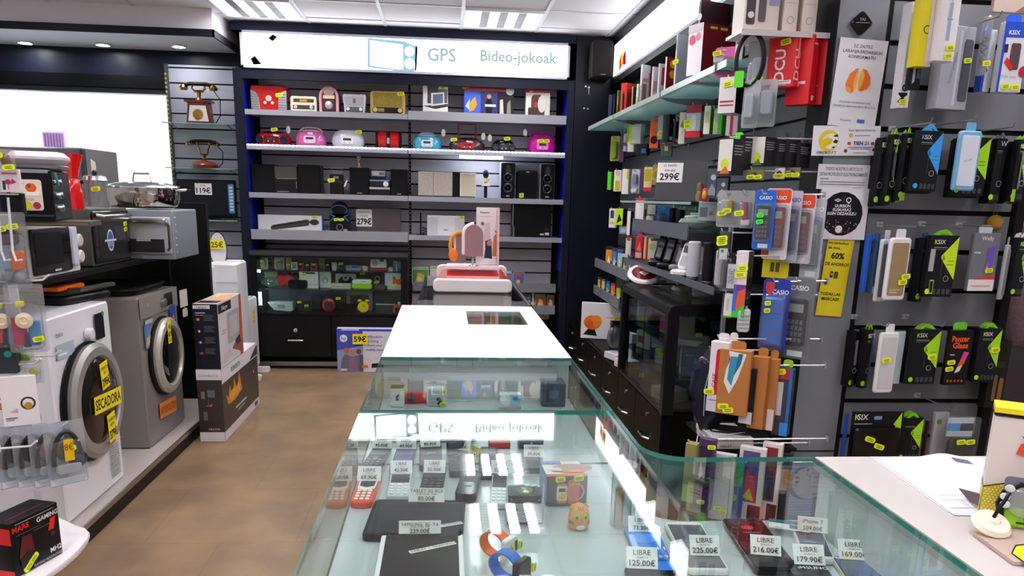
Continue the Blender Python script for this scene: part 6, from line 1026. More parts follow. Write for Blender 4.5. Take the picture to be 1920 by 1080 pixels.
# ================================================================ right wall
def rw(px,X,d,rz):
    """place something of depth d on the right wall: pixel box + distance from the room's middle plane"""
    X=max(X,((px[0]+px[2])/2-853)*3.12/1464)if px[0]>1250 else X
    c=at_x((px[0]+px[2])/2,px[3],X);Y=c.y;h=at_y((px[0]+px[2])/2,px[1],Y).z-c.z;wp=at_y(px[2],px[3],Y).x-at_y(px[0],px[3],Y).x
    v=Vector((c.x,c.y)).normalized();a=rad(rz);n=abs(-v.x*math.sin(a)+v.y*math.cos(a));s=abs(v.x*math.cos(a)+v.y*math.sin(a))
    return c,max((wp-d*s)/max(n,.2),.012),h
def hb(label,px,X,d,rz,col,dec,stk=(),tab=None,group=None,cat='box',name='product_box',ssz=.022,zs=None,sides=None,hk=True):
    c,w,h=rw(px,X,d,rz)
    if zs is not None:h+=c.z-zs;c.z=zs
    elif hk:hang(Vector((c.x,c.y,c.z+h-.002+(.014 if tab else 0))))
    return carton(name,label,cat,tuple(c),(w,d,h),col,dec,rz,group,stk,tab=tab,ssz=ssz,sides=sides)
def bl(label,px,X,d,rz,cardc,prod,dec=(),group=None,stk=(),zs=None):
    c,w,h=rw(px,X,d,rz);t=thing('blister_pack',label,'blister pack',tuple(c),rz,group);hang(Vector((c.x,c.y,c.z+h-.012)))
    b=B();b.rbox((-w/2,0,0),(w/2,.0016,h),min(w,h)*.12,cardc if not isinstance(cardc,str)else mat(cardc,.35),'y');b.deco(front(w,h),list(dec),.0005);b.obj('card',t)
    b=B();b.rbox((-w*.42,-d,h*.08),(w*.42,-.0008,h*.7),w*.16,CLB,'y',min(.006,d*.3));b.obj('clear_dome',t)
    for(nm,cx,cz,sx,sz,cc)in prod:
        b=B();b.rbox((cx*w-sx*w/2,-d*.88,h*cz-sz*h/2),(cx*w+sx*w/2,-d*.12,h*cz+sz*h/2),min(sx*w,sz*h)*.25,mat(cc,.3),'y',min(.003,d*.2));b.obj(nm,t)
    for(u,v)in stk:sticker(t,front(w,h,-d),[(u,v)],.02)
    return t
HKS=[]
def hang(top,d=0.0):
    """one metal hook from the wall panel to the top of a hanging pack"""
    px=853+top.x/top.y*1464;k='first' if top.z>1.80 and top.y>3.4 else('second' if top.z>1.55 and top.y>3.4 else('third' if top.z>1.36 and top.y>3.4 else 'fourth'))
    if top.y>3.4:lab='short metal hook holding a pack in the %s hook row of the far right wall'%k;g=k+' row hooks of the far right wall'
    else:h_='high' if top.z>1.75 else('middle' if top.z>1.25 else 'low');lab='metal hook holding a pack on the near right wall, in its %s part'%h_;g=h_+' hooks of the near right wall'
    if top.y<3.4:
        for q in HKS:
            if abs(q.z-top.z)<.07 and abs(q.y-top.y)<.06 and q.x<=top.x+.02:return
        HKS.append(top)
    L=1.453-top.x;b=B();b.tube([(0,0,0),(-L-.012,0,-.002),(-L-.02,0,.014)],.0032,mat('d9dade',.25,.6),6);b.box((-.003,-.011,-.011),(.001,.011,.011),mat('b9bac0',.3,.6));solo(b,'display_hook',lab,'hook',(1.4525,top.y,top.z),0,g)
# glass shelf under the lit sign
zt=at_x(1154,214,1.15).z
GT=glass('b8d8d4',1.0,1.5,.02,.65,'c4e4e2')
for k,(ya,yb,lab)in enumerate(((5.55,6.5,'thick greenish glass shelf at the far end under the flame picture sign'),(4.35,5.52,'thick greenish glass shelf under the flame picture sign, middle of three'),(3.32,4.32,'thick greenish glass shelf under the flame picture sign, nearest of three'))):
    t=thing('glass_shelf',lab,'glass shelf',(0,0,0));b=B();b.box((1.145,ya,zt-.028),(XR-.022,yb,zt),GT);b.box((1.141,ya,zt-.028),(1.1448,yb,zt),mat('a9bdb4',.25));b.obj('glass_board',t)
    b=B();b.prism([(1.15,zt-.03),(XR-.022,zt-.03),(XR-.022,zt-.085),(1.19,zt-.045)],ya,ya+.012,mat('5d6268',.4),'y');b.obj('bracket',t)
TS='goods on the glass shelf under the flame picture sign'
for px,d,rz,col,dec,lab,st in(((1140,178,1152,215),.05,-40,'1a2452',{},'dark blue box at the far end of the glass shelf, by the column',()),
    ((1149,177,1158,212),.05,-40,'1e1720',{'F':[('r',.3,.3,.7,.8,'3a2848')]},'black and violet box second from the column on the glass shelf',()),
    ((1156,170,1164,208),.05,-40,'5d7a2c',{'F':[('r',.2,.5,.8,.8,'a8c820')]},'green edged box beside the red arched box',()),
    ((1163,157,1190,203),.10,-50,'e02c1c',{'F':[('p',[(.3,0),(.7,0),(.7,.6),(.5,.75),(.3,.6)],'2a1412')],'R':[('r',0,.8,1,1,'f05030'),('r',.1,0,.9,.7,'a01c14')]},'red box with a dark arch on the glass shelf',()),
    ((1184,163,1193,197),.04,-40,'20262a',{'F':[('r',.0,0,.4,1,'c8d0a0')]},'slim black and cream box right of the red arched box',()),
    ((1192,158,1201,192),.04,-40,'dfe0d4',{'F':[('r',.2,.1,.9,.5,'c8b84a')]},'slim white box with a yellow picture on the glass shelf',()),
    ((1199,122,1217,183),.08,-55,'ecebee',{'F':[('r',.2,.1,.8,.5,'9a9690')],'R':[('r',.1,.08,.6,.55,'8d8a86'),('r',.1,.6,.95,.68,'e0a098')]},'tall white box with a grey picture, left of the brown slim box',()),
    ((1215,137,1224,178),.04,-50,'6a3420',{'R':[('r',0,.7,1,1,'3a1c18')]},'slim brown box between two tall white boxes',()),
    ((1222,126,1234,172),.06,-55,'e8dfe2',{'R':[('r',.1,.3,.9,.6,'d0b4b4')]},'pinkish white box right of the slim brown one',()),
    ((1233,120,1247,167),.06,-55,'d9d2dc',{'R':[('r',.3,.4,.7,.9,'9a3a48'),('r',.1,.05,.9,.25,'a8a0b0')]},'pale lilac box left of the white box with a red side',()),
    ((1246,108,1269,160),.09,-62,'f2f0f2',{'R':[('r',0,0,1,1,'8d1418'),('c',.5,.82,.11,'e8c01c'),('c',.5,.55,.11,'e8c01c')]},'white box with a dark red side and two yellow discs',()),
    ((1264,66,1291,152),.10,-62,'c9ccd4',{'F':[('r',.2,.7,.8,.9,'9aa0ac'),('p',[(.3,.1),(.7,.1),(.6,.5),(.4,.5)],'e8eaf0')],'R':[('r',0,0,1,1,'aab0ba')]},'tall silver grey box on the glass shelf',[('F',.8,.5)]),
    ((1288,50,1372,142),.20,-66,'f2eef2',{'F':[('c',.3,.7,.1,'d06080'),('c',.7,.75,.08,'d890a0'),('r',0,.85,1,1,'d9d2d8')],'R':[('r',0,0,1,1,'6a1018'),('r',.2,.9,.42,.95,'c8b020'),('r',.5,.9,.72,.95,'c8b020')]},'big white box with a dark red side at the near end of the glass shelf',())):
    hb(lab,px,1.235,d,rz,col,dec,st,None,TS,zs=zt+.002)
hb('grey picture box lying on the big white box with a dark red side',(1314,4,1362,50),1.25,.18,-66,'a9aeb2',{'F':[('r',.1,.1,.9,.9,'70787a'),('c',.6,.3,.15,'d0d4d4')],'R':[('r',0,0,1,1,'2a1418')]},(),None,TS,hk=False)
# hook rows -----------------------------------------------------
HG='goods on the hooks of the far right wall'
XH=1.32
def row(rows):
    for r in rows:
        lab,px,d,rz,col,dec=r[:6];hb(lab,px,XH,d,rz,col,dec,r[6]if len(r)>6 else(),r[7]if len(r)>7 else None,HG)
t=bl('lime green headset pack nearest the column in the first hook row',(1142,255,1162,302),XH,.03,-40,'b4c02c',[('headset',0,.45,.6,.7,'98a81e')],(),HG)
row([('purple pack right of the lime headset in the first hook row',(1161,250,1171,304),.02,-40,'4b1d5c',{'F':[('r',.1,.6,.9,.9,'6a3480')]}),
 ('slim white and violet pack in the first hook row',(1168,250,1175,284),.01,-30,'d8d0e0',{'F':[('r',0,.3,1,.5,'8a4a9a')]}),
 ('lime card peeping out left of the grey white box',(1174,239,1182,270),.01,-30,'9ccc1c',{},(),'a8d820'),
 ('grey white box with a white dial picture in the first hook row',(1179,233,1208,270),.05,-50,'d9dadc',{'F':[('r',0,0,.25,1,'b8d81c')],'R':[('c',.6,.75,.13,'f4f4f4'),('r',.2,.2,.7,.3,'e0d890')]}),
 ('small cream box under the grey white box',(1176,266,1192,285),.03,-50,'e6e4da',{}),
 ('black and blue small box left of the orange pack',(1192,270,1218,292),.04,-45,'17161c',{'F':[('r',.5,.2,.9,.6,'2a5fa8')]}),
 ('orange pack with a black gadget in the first hook row',(1217,226,1237,278),.03,-40,'ee5416',{'F':[('c',.5,.3,.15,'26140c'),('r',.1,.7,.9,.9,'f4702c')]},(),'e8501a'),
 ('pale grey pack between the orange pack and the black box',(1232,217,1244,262),.02,-40,'a9b0b6',{'F':[('r',.2,.1,.9,.4,'c8d4d8')]},[('F',.6,.25)]),
 ('black box with a white barcode label, left of its twin',(1241,215,1264,266),.05,-60,'141417',{'R':[('r',.1,.05,.6,.18,'d0d0d4'),('r',.2,.6,.4,.62,'8a8a90')]}),
 ('narrow black box with a white barcode label and a round tan tag',(1261,228,1272,269),.03,-60,'18181b',{'R':[('r',.1,.05,.8,.2,'c8c8cc')]}),
 ('cream box with a small green picture in the first hook row',(1271,211,1287,270),.03,-45,'e6e0d2',{'F':[('p',[(.2,.55),(.8,.5),(.6,.78)],'5aa02c'),('p',[(.1,.2),(.8,.4),(.8,.42)],'4a4a4a')]}),
 ('clear pack with a white gadget and a red base in the first hook row',(1285,197,1317,258),.04,-45,'c9d2da',{'F':[('r',0,0,1,.2,'d81c22'),('r',0,.75,1,1,'a0182c'),('p',rrect(.35,.25,.7,.7,.1),'eef2f4')],'R':[('r',0,0,1,.2,'c01820'),('r',0,.8,1,1,'901828')]},[('F',.12,.35),('F',.12,.48)]),
 ('white and green box, left of the second green box',(1318,199,1338,252),.04,-55,'e8ecd8',{'R':[('r',0,0,1,1,'36a81c')],'F':[('r',.2,.4,.8,.8,'c8d8a0')]}),
 ('slim clear pack with a lime strip between the green boxes',(1336,203,1346,252),.01,-40,'b9c4c4',{'F':[('r',.2,.1,.5,.8,'c4dc1c')]}),
 ('plain green box right of the slim clear pack',(1344,212,1361,253),.04,-55,'2f9a1a',{}),
 ('dark teal card with an orange square under the black boxes',(1238,272,1260,294),.01,-40,'1c4a48',{'F':[('r',.35,.5,.65,.9,'e08a1c')]}),
 ('white box with a red stripe, right of the plain green box',(1360,217,1386,255),.03,-45,'c9bcc0',{'F':[('r',.35,0,.6,1,'a01c40')]}),
 ('lime box nearest the column in the second hook row',(1138,322,1149,356),.03,-50,'58d81a',{}),
 ('white and yellow pack with a tan tag in the second hook row',(1150,319,1166,359),.02,-40,'e8e4d4',{'F':[('c',.5,.85,.12,'d8b89a'),('r',.2,.05,.8,.5,'c8b81c')]}),
 ('cream white box left of the clear headset pack in the second hook row',(1165,317,1181,364),.03,-45,'ece8dc',{'F':[('r',.7,.6,1,1,'c8c02c')]}),
 ('violet slim pack in the second hook row',(1198,321,1207,357),.01,-40,'503060',{}),
 ('yellow and white pack with a red foot in the second hook row',(1206,313,1223,358),.02,-40,'d8cc9a',{'F':[('r',.1,.4,.9,.9,'b8a81c'),('r',0,0,1,.15,'d82a20')]}),
 ('olive tangled cord pack left of the laptop',(1222,309,1241,347),.02,-40,'8a7a34',{'F':[('o',.5,.5,.3,.1,'b0a040')]}),
 ('white box with a black picture nearest the column in the third hook row',(1141,391,1157,427),.03,-40,'eceae6',{'F':[('r',.2,.5,.7,.9,'3a3638'),('r',.1,.2,.9,.3,'d8d41c')]}),
 ('lime and black box in the third hook row',(1153,391,1175,422),.05,-55,'b4e01c',{'R':[('r',0,0,1,1,'15151a')],'F':[('p',[(.2,.1),(.9,.3),(.5,.7)],'1c1f14')]}),
 ('slim white box with a black side in the third hook row',(1174,396,1186,441),.03,-60,'e8e4da',{'R':[('r',0,0,1,1,'1a1816')]}),
 ('grey blue small card under the lime and black box',(1161,425,1176,439),.01,-30,'8a9ab0',{'F':[('r',.2,.2,.8,.7,'c8d0dc')]}),
 ('yellow and white box with a red top in the third hook row',(1190,371,1213,418),.05,-50,'e4e0e4',{'F':[('r',0,.9,1,1,'d8241c'),('r',0,0,1,.06,'c83028')],'R':[('r',0,.05,1,.9,'e6e2a0'),('p',[(.3,.2),(.7,.3),(.6,.6),(.2,.5)],'4a4a20')]}),
 ('violet striped carton row under the yellow and white box',(1184,418,1208,441),.04,-45,'6a4a90',{'F':[('r',.2*k,0,.2*k+.03,1,'3c2860')for k in range(5)]}),
 ('small grey box in the third hook row',(1214,384,1234,402),.04,-45,'a2a29e',{}),
 ('small cream box with a yellow strip in the third hook row',(1211,405,1229,430),.04,-45,'d9d0cc',{'R':[('r',.2,.3,.6,.6,'d8d02c')]}),
 ('black box right of the blue pack in the third hook row',(1253,390,1268,421),.04,-55,'15151a',{}),('second black box beside the clear bag in the third hook row',(1266,393,1283,422),.04,-55,'1b1a20',{}),
 ('white and red slim pack nearest the column in the fourth hook row',(1172,446,1183,481),.01,-35,'e8dcd8',{'F':[('r',.2,.85,.8,1,'d8302c'),('r',.1,0,.9,.1,'c8a8a0')]},(),'d83a30'),
 ('red pack in the fourth hook row',(1190,445,1205,485),.015,-40,'d0242a',{'F':[('r',.1,.05,.9,.3,'d8b8a8'),('p',[(.2,.4),(.8,.35),(.6,.8)],'e87068')]},(),'d02428'),
 ('cream slim pack with red feet, left of two in the fourth hook row',(1205,444,1213,495),.01,-40,'e6d0a0',{'F':[('r',0,0,1,.2,'c81c1c'),('r',.6,0,1,1,'c83028')]}),('cream slim pack with red feet, right of two in the fourth hook row',(1213,446,1222,496),.01,-40,'e0cc9c',{'F':[('r',0,0,1,.2,'c01c1c'),('r',.6,0,1,1,'b82c28')]}),
 ('white pack with a tan round tag in the fourth hook row',(1217,452,1231,484),.015,-35,'e2dcd8',{'F':[('c',.4,.7,.22,'cdb98a')]})])
bl('clear headset pack with grey wires in the second hook row',(1181,317,1200,363),XH,.03,-40,'c9ccd4',[('grey_headset',0,.6,.5,.4,'8a90a0'),('white_base',0,.12,.7,.14,'e8e8ec')],(),HG)
bl('blue blister pack with a dark gadget in the third hook row',(1228,386,1253,437),XH,.03,-38,'2a64c8',[('dark_gadget',0,.5,.35,.5,'20304a'),('white_part',-.1,.15,.5,.15,'a8c0e0')],[('c',.5,.9,.06,'40c860')],HG)
# laptop and small shelf things
c,w,h=rw((1228,294,1330,372),1.24,.02,-28)
zl=at_x(1260,378,1.24).z
def rshelf(label,y0,y1,x0,z,m,lip=0,th=.012):
    t=thing('wall_shelf',label,'shelf',(0,0,0));b=B();b.box((x0,y0,z-th),(XR-.022,y1,z),m);b.obj('board',t)
    b=B();b.box((x0-.006,y0,z-max(lip,th)),(x0-.0005,y1,z+lip*.6),mat('565a66',.4)if lip else mat('8fb4b0',.2));b.obj('front_edge',t);return t
rshelf('glass shelf on the right wall carrying the laptop with the 299 euro card',3.52,4.95,1.10,zl,glass('cfe6e2',1.2))
t=thing('laptop','grey laptop shown from its lid on the right wall, with a 299 euro card','laptop',(c.x,c.y,zl+.002),-28,rx=-6);b=B();b.rbox((-w/2,0,0),(w/2,.012,h),.01,mat('43444a',.5),'y',.003);b.obj('lid',t);b=B();b.box((-w/2,.014,0),(w/2,.18,.012),'1b1b1e');b.obj('keyboard_base',t);price_card(t,w*.46,h*.48,[(.12,.34,'299€',.02),(.54,.12,'499.00€',0),(.8,.12,'21 NAFO',0)],loc=(-w*.26,-.003,h*.46))
b=B();b.lathe([(.016,0),(.018,.03),(.012,.05),(.016,.062),(.012,.085),(.001,.09)],'8a6a3a',n=12);p=at_x(1311,373,1.2);solo(b,'figurine','tiny gold and white figure beside the laptop on the right wall','figurine',(p.x,p.y,zl+.002))
p=at_x(1343,377,1.2);t=thing('toy_box','small red and yellow toy box right of the laptop','toy',(p.x,p.y+.1,zl+.002),-30);b=B();b.rbox((-.03,-.02,0),(.03,.02,.06),.012,'c81c40','y',.004);b.obj('body',t);b=B();b.ball((-.016,-.024,.03),.012,.008,.02,'e0a81c');b.obj('yellow_part',t)
zs2=at_x(1300,432,1.16).z
rshelf('grey lipped shelf on the right wall with the clear bag and the white box',3.62,4.72,1.13,zs2,SLATD,.045)
hb('white box with a grey picture lying tilted on the grey lipped shelf',(1309,378,1352,414),1.25,.09,-35,'cfd0d8',{'F':[('r',.1,.2,.5,.7,'8a8a94'),('r',.6,.3,.8,.5,'c86a70')]},(),None,HG,ssz=.02,hk=False)
p=at_x(1305,424,1.22);t=thing('cable_bag','clear bag with a coiled white cable on the grey lipped shelf','bag',(p.x,p.y,zs2+.003));b=B();b.ball((0,0,.03),.09,.07,.035,glass('e4eadc',1.4,1.45,.1,.3),12,6);b.obj('bag',t);b=B();b.tube([(.055*math.cos(a*.5),.04*math.sin(a*.5),.03+.0014*a)for a in range(30)],.006,'e6e6dc');b.obj('cable',t)
# cordless phones and flasks shelf
zs3=at_x(1290,522,1.14).z
rshelf('dark shelf on the right wall carrying the cordless phones and flasks',3.12,4.75,1.10,zs3,mat('1d1e22',.35),.02)
PHN='cordless phones and flasks on the dark right shelf'
def handset(label,px,X,c,tilt,rz=-35,X2=None):
    p=at_x((px[0]+px[2])/2,px[3],X);h=at_y(px[0],px[1],p.y).z-zs3;t=thing('cordless_phone',label,'cordless phone',(p.x,p.y,zs3+.002),rz,PHN)
    b=B();b.rbox((-.045,-.05,0),(.045,.05,.03),.02,mat(c,.3),'z',.008);b.obj('cradle',t);b=B();b.rbox((-.024,-.014,0),(.024,.014,max(h-.02,.1)),.02,mat(c,.25),'y',.006);b.deco(((-.024,-.014,0),(.048,0,0),(0,0,max(h-.02,.1))),[('r',.15,.6,.85,.85,'4a5a6a'),('r',.2,.12,.8,.5,'7d7f86' if c[0]in '01' else 'b9b9bd')]);o=b.obj('handset',t);o.location=(0,-.0,.028);o.rotation_euler=(rad(-tilt),rad(10),0)
handset('black cordless phone, left of the second black one',(1222,443,1243,496),1.18,'101218',12);handset('second black cordless phone on the dark right shelf',(1238,444,1260,502),1.18,'15161a',12);handset('grey cordless phone left of the white one',(1262,447,1284,500),1.22,'9a948e',14);handset('white cordless phone left of the white flask',(1264,456,1290,518),1.14,'e8e8ec',16)
for px,c,lab in(((1286,453,1310,522),'c4c6d0','pale grey flask with a chrome foot on the dark right shelf'),((1315,455,1336,524),'111115','black flask with a chrome foot on the dark right shelf'),((1339,470,1357,524),'b4b0b8','lilac grey flask with a chrome foot, rightmost of the flasks')):
    p=at_x((px[0]+px[2])/2,px[3],1.13);r=(at_y(px[2],500,p.y).x-at_y(px[0],500,p.y).x)/2;h=at_y(px[0],px[1],p.y).z-zs3;t=thing('flask',lab,'flask',(p.x,p.y,zs3+.002),0,PHN);b=B();b.lathe([(r*.95,.018),(r,.03),(r*.96,h*.97),(r*.8,h),(.001,h)],mat(c,.3),n=20);b.obj('body',t);b=B();b.lathe([(r*.8,0),(r*.9,.004),(r*.9,.017)],metal(),n=20);b.obj('foot',t)
hb('white box with a rounded corner behind the black flask',(1308,462,1328,520),1.28,.05,-30,'d2d2da',{'F':[('r',.2,.1,.5,.5,'a8a8b2')]},(),None,PHN,zs=zs3+.002)
# game trays by the column
for k,(a,c2,lab)in enumerate((((1118,488),(1180,517),'upper grey tray of games on the right wall by the column'),((1116,536),(1162,572),'lower grey tray of games on the right wall by the column'))):
    XT=1.20;p,q=at_x(*a,XT),at_x(*c2,XT);z=(p.z+q.z)/2-.03
    t=thing('game_tray',lab,'tray',(0,0,0));y0,y1=q.y,p.y;b=B();b.box((XT,y0,z-.01),(XR-.022,y1,z),SLATD);b.obj('board',t);b=B();b.box((XT-.012,y0,z-.012),(XT-.0005,y1,z+.055),mat('6d7078',.4));b.obj('lip',t)
    if k==0:L=[((1134,462,1150,494),'2a1a20','d88a20','game case with an orange picture, first in the upper tray by the column'),((1146,465,1158,500),'22304e','4a7ab0','blue game case, second in the upper tray by the column'),((1156,468,1168,504),'30507a','9ac0e0','pale blue game case, third in the upper tray by the column'),((1164,476,1177,514),'c8c8c0','3a4a2c','white edged game case, fourth in the upper tray by the column'),((1175,480,1187,518),'3a3644','7d7488','grey violet game case, last in the upper tray by the column')]
    else:L=[((1120,520,1128,540),'6a1a20','c8b020','dark red game case, first in the lower tray by the column'),((1127,523,1136,546),'4a7a3a','d8c8a0','green game case, second in the lower tray by the column'),((1135,527,1145,552),'1f50a0','5090d0','blue game case, third in the lower tray by the column'),((1144,531,1155,558),'c83020','e87048','red game case, fourth in the lower tray by the column'),((1154,535,1166,562),'1f4a24','a8c02c','dark green game case, last in the lower tray by the column')]
    for px,c1,c3,lb in L:hb(lb,px,XT+.04,.014,-52,c1,{'F':[('r',.1,.3,.9,.85,c3),('p',[(.2,.1),(.8,.15),(.5,.6)],'e8e0d0')]},[('F',.75,.4)],None,'games in the trays by the column','game case','game_case',.012,zs=z+.002)
# column speaker
x,z,w,h=fit(1106,80,1147,147,6.5);t=thing('loudspeaker','dark brown loudspeaker mounted high on the column','loudspeaker',(x,6.42,z),0);b=B();b.rbox((-w/2,.012,0),(w/2,.165,h),.008,mat('34302f',.5),'y',.004);b.obj('cabinet',t);b=B();b.rbox((-w*.46,0,h*.02),(w*.48,.0115,h*.98),.012,mat('1b1718',.75),'y',.004);b.deco(front(w,h),[('r',.42,.07,.68,.09,'77706c')],.0008);b.obj('speaker_front',t);b=B();b.box((-.03,.1655,h*.3),(.03,.178,h*.6),'15151a');b.obj('wall_bracket',t)
CH_=metal('c9ccd2',.3)
b=B()
for px,py in((1098,162),(1104,164),(1095,203),(1102,204)):p=at_y(px,py,6.6);b.lathe([(.008,0),(.007,-.006)],CH_,(p.x,6.6,p.z),8,'y')
p=at_y(1104,165,6.6);b.tube([(p.x,6.595,p.z),(p.x,6.592,p.z-.05)],.003,CH_);struct(b,'trim_8')
# ---------------------------------------------------------------- drawers and tall case
DX=1.05;YC0,YC1=3.574,4.54;zd=.50;bkm=mat('0b0a0a',.5,spec=.12)
edges=[6.54,6.06,5.56,5.05,4.55,4.10,3.575]
for k in range(6):
    y1,y0=edges[k],edges[k+1];ym=(y0+y1)/2;lab=['black drawer unit nearest the column, farthest from the camera','black drawer unit second from the column, under the orange flower box','black drawer unit third from the column, under the black open box','black drawer unit fourth from the column, just beyond the tall glass case','black drawer unit under the far half of the tall glass case','black drawer unit under the near half of the tall glass case'][k]
    t=thing('drawer_unit',lab,'drawer unit',(DX,ym,FZ+.002),-90);w=y1-y0-.004;h=zd-FZ-.004
    b=B();b.box((-w/2,.018,0),(w/2,.40,h),bkm);b.obj('carcass',t);b=B();b.rbox((-w/2+.002,0,.05),(w/2-.002,.0175,h-.008),.003,mat('0c0b0a',.45,spec=.12),'y',.002);d=b.obj('drawer',t)
    b=B();b.tube([(-.06,0,h-.185),(-.05,-.028,h-.178),(.05,-.028,h-.178),(.06,0,h-.185)],.0065,metal('dcdde0',.15));b.obj('handle',d);b=B();b.lathe([(.011,0),(.011,-.006),(.006,-.008)],metal(),(0,0,h-.07),12,'y');b.obj('lock',d)
zt2=1.035
t=thing('display_case','tall black framed glass case standing on the right hand drawers','display case',(0,0,0));fr=mat('16141a',.3)
xi,xo=DX+.01,XR-.03
b=B();b.prism([(DX-.01,zd+.002),(DX+.045,zd+.002),(DX+.045,zt2-.05),(xo,zt2-.05),(xo,zt2),(DX+.03,zt2),(DX,zt2-.012),(DX-.01,zt2-.04)],YC0-.03,YC0+.02,fr,'y');b.obj('near_frame',t)
b=B();b.prism([(DX-.01,zd+.002),(DX+.045,zd+.002),(DX+.045,zt2-.05),(xo,zt2-.05),(xo,zt2),(DX+.03,zt2),(DX,zt2-.012),(DX-.01,zt2-.04)],YC1-.03,YC1,fr,'y');b.obj('far_frame',t)
b=B();b.prism([(DX+.045,zt2-.05),(DX+.07,zt2-.03),(DX+.07,zt2),(DX+.03,zt2),(DX,zt2-.012),(DX-.01,zt2-.04),(DX-.01,zt2-.05)],YC0+.021,YC1-.031,fr,'y');b.obj('top_rail',t)
b=B();b.box((DX-.005,YC0+.021,zd+.003),(xo,YC1-.031,zd+.018),fr);b.obj('floor_board',t)
b=B();b.box((DX+.071,YC0+.021,zt2-.012),(xo,YC1-.031,zt2-.004),PANE);b.obj('glass_top',t)
for k,(a,c2)in enumerate(((YC0+.022,4.04),(4.05,YC1-.032))):b=B();b.box((DX+.004+.007*k,a,zd+.02),(DX+.009+.007*k,c2,zt2-.052),glass('dfe8e8',.9));b.obj('sliding_door',t)
b=B();b.box((DX+.046,YC0-.006,zd+.02),(xo,YC0-.001,zt2-.052),glass('dfe8e8',.9));b.obj('side_pane',t)
zg=[.675,.83]
for z in zg:b=B();b.box((DX+.018,YC0+.021,z-.006),(xo,YC1-.031,z),glass('d4e4e2',.8));b.obj('glass_shelf',t)
CG='boxes inside the tall glass case'
def cb(label,y,x,zb,size,col,dec,stk=(),rz=-70):carton('product_box',label,'box',(x,y,zb+.002),size,col,dec,rz,CG,stk,ssz=.02)
cb('box with pink, orange and lime panels on the top level of the tall case',3.91,1.22,zg[1],(.24,.10,.145),'a8b82c',{'F':[('r',0,.1,.4,1,'d83a90'),('r',.3,.2,.75,.95,'e8783c'),('p',[(.75,0),(1,.2),(1,.8),(.7,.9)],'a8c81c'),('c',.5,.3,.06,'3a3a20')]});cb('white and grey printed box at the far end of the tall case',4.34,1.18,zg[1],(.2,.08,.13),'c9c4cc',{'F':[('r',.1,.2,.6,.8,'8a7d90'),('r',.6,.3,.9,.7,'d86080')]},[('F',.3,.15)])
t=thing('camera_dome','black dome shaped gadget on the top level of the tall case','camera',(1.16,4.18,zg[1]+.002),0,CG);b=B();b.ball((0,0,.03),.05,.05,.05,'121216',14,6,-30,90);b.obj('dome',t);b=B();b.lathe([(.05,0),(.05,.012)],'2a4a70',n=16);b.obj('base',t)
cb('blue box on the middle level of the tall case',4.12,1.2,zg[0],(.14,.1,.12),'2a4a80',{'F':[('r',.1,.6,.9,.9,'8aa8d0')]},[('F',.3,.5)]);cb('pale box with red print on the middle level of the tall case, far end',4.36,1.18,zg[0],(.16,.08,.1),'c8c8c4',{'F':[('r',.1,.3,.5,.7,'a04a40')]},[('F',.7,.9)]);cb('clear grey box with yellow stickers on the middle level of the tall case',3.92,1.17,zg[0],(.12,.1,.1),'8f9a98',{'F':[('r',.1,.1,.9,.6,'b0b8b0')]},[('F',.5,.5),('F',.3,.7)])
cb('white and blue box at the near end of the tall case, middle level',3.68,1.235,zg[0],(.15,.14,.13),'24406e',{'F':[('r',0,0,1,1,'1f3f72'),('r',.4,.5,.5,.7,'7a9ac8'),('r',.6,.1,.9,.2,'a0b4d0'),('r',.1,.8,.4,.84,'6a88b0')],'L':[('r',0,0,1,1,'c9ccc8'),('r',.1,.2,.6,.6,'8a948c')],'T':[('r',0,0,1,1,'dcdcd4')]},(),-14)
cb('beige box on the floor of the tall case',3.80,1.15,zd+.018,(.16,.12,.06),'b0a898',{'F':[('r',.2,.3,.7,.6,'8a8070')]});cb('dark blue box on the floor of the tall case, far end',4.2,1.2,zd+.018,(.2,.14,.12),'22406a',{'F':[('r',.1,.2,.5,.8,'3a6aa0')]},[('F',.2,.2)])
t=thing('laptop','small open black laptop in the near end of the tall glass case','laptop',(1.18,3.67,zg[1]+.002),-35,CG);b=B();b.box((-.07,-.05,0),(.07,.05,.008),'a8aca8');b.obj('keyboard',t);b=B();b.box((-.07,0,0),(.07,.006,.12),'1c1d22');o=b.obj('screen',t);o.location=(0,.05,.008);o.rotation_euler=(rad(-18),0,0);sticker(t,((-.07,.04,.01),(.14,0,0),(0,.02,.1)),[(.8,.3)],.018)
cb('black speaker box in the near end of the tall case, top level',3.68,1.33,zg[1],(.12,.1,.13),'0e0f12',{'F':[('r',.1,.6,.5,.9,'2a5a8a')]},(),-10)
b=B();b.ball((0,0,.072),.09,.06,.07,mat('1b1d24',.2,coat=.6),11,6);b.add([(-.02,-.075,.06),(.03,-.075,.07),(.03,-.07,.11),(-.01,-.07,.12)],[(0,1,2,3)],'8ab08a');solo(b,'plastic_bag','glossy black bag with a green label on the floor of the tall case','plastic bag',(1.29,3.68,zd+.026),0,CG)
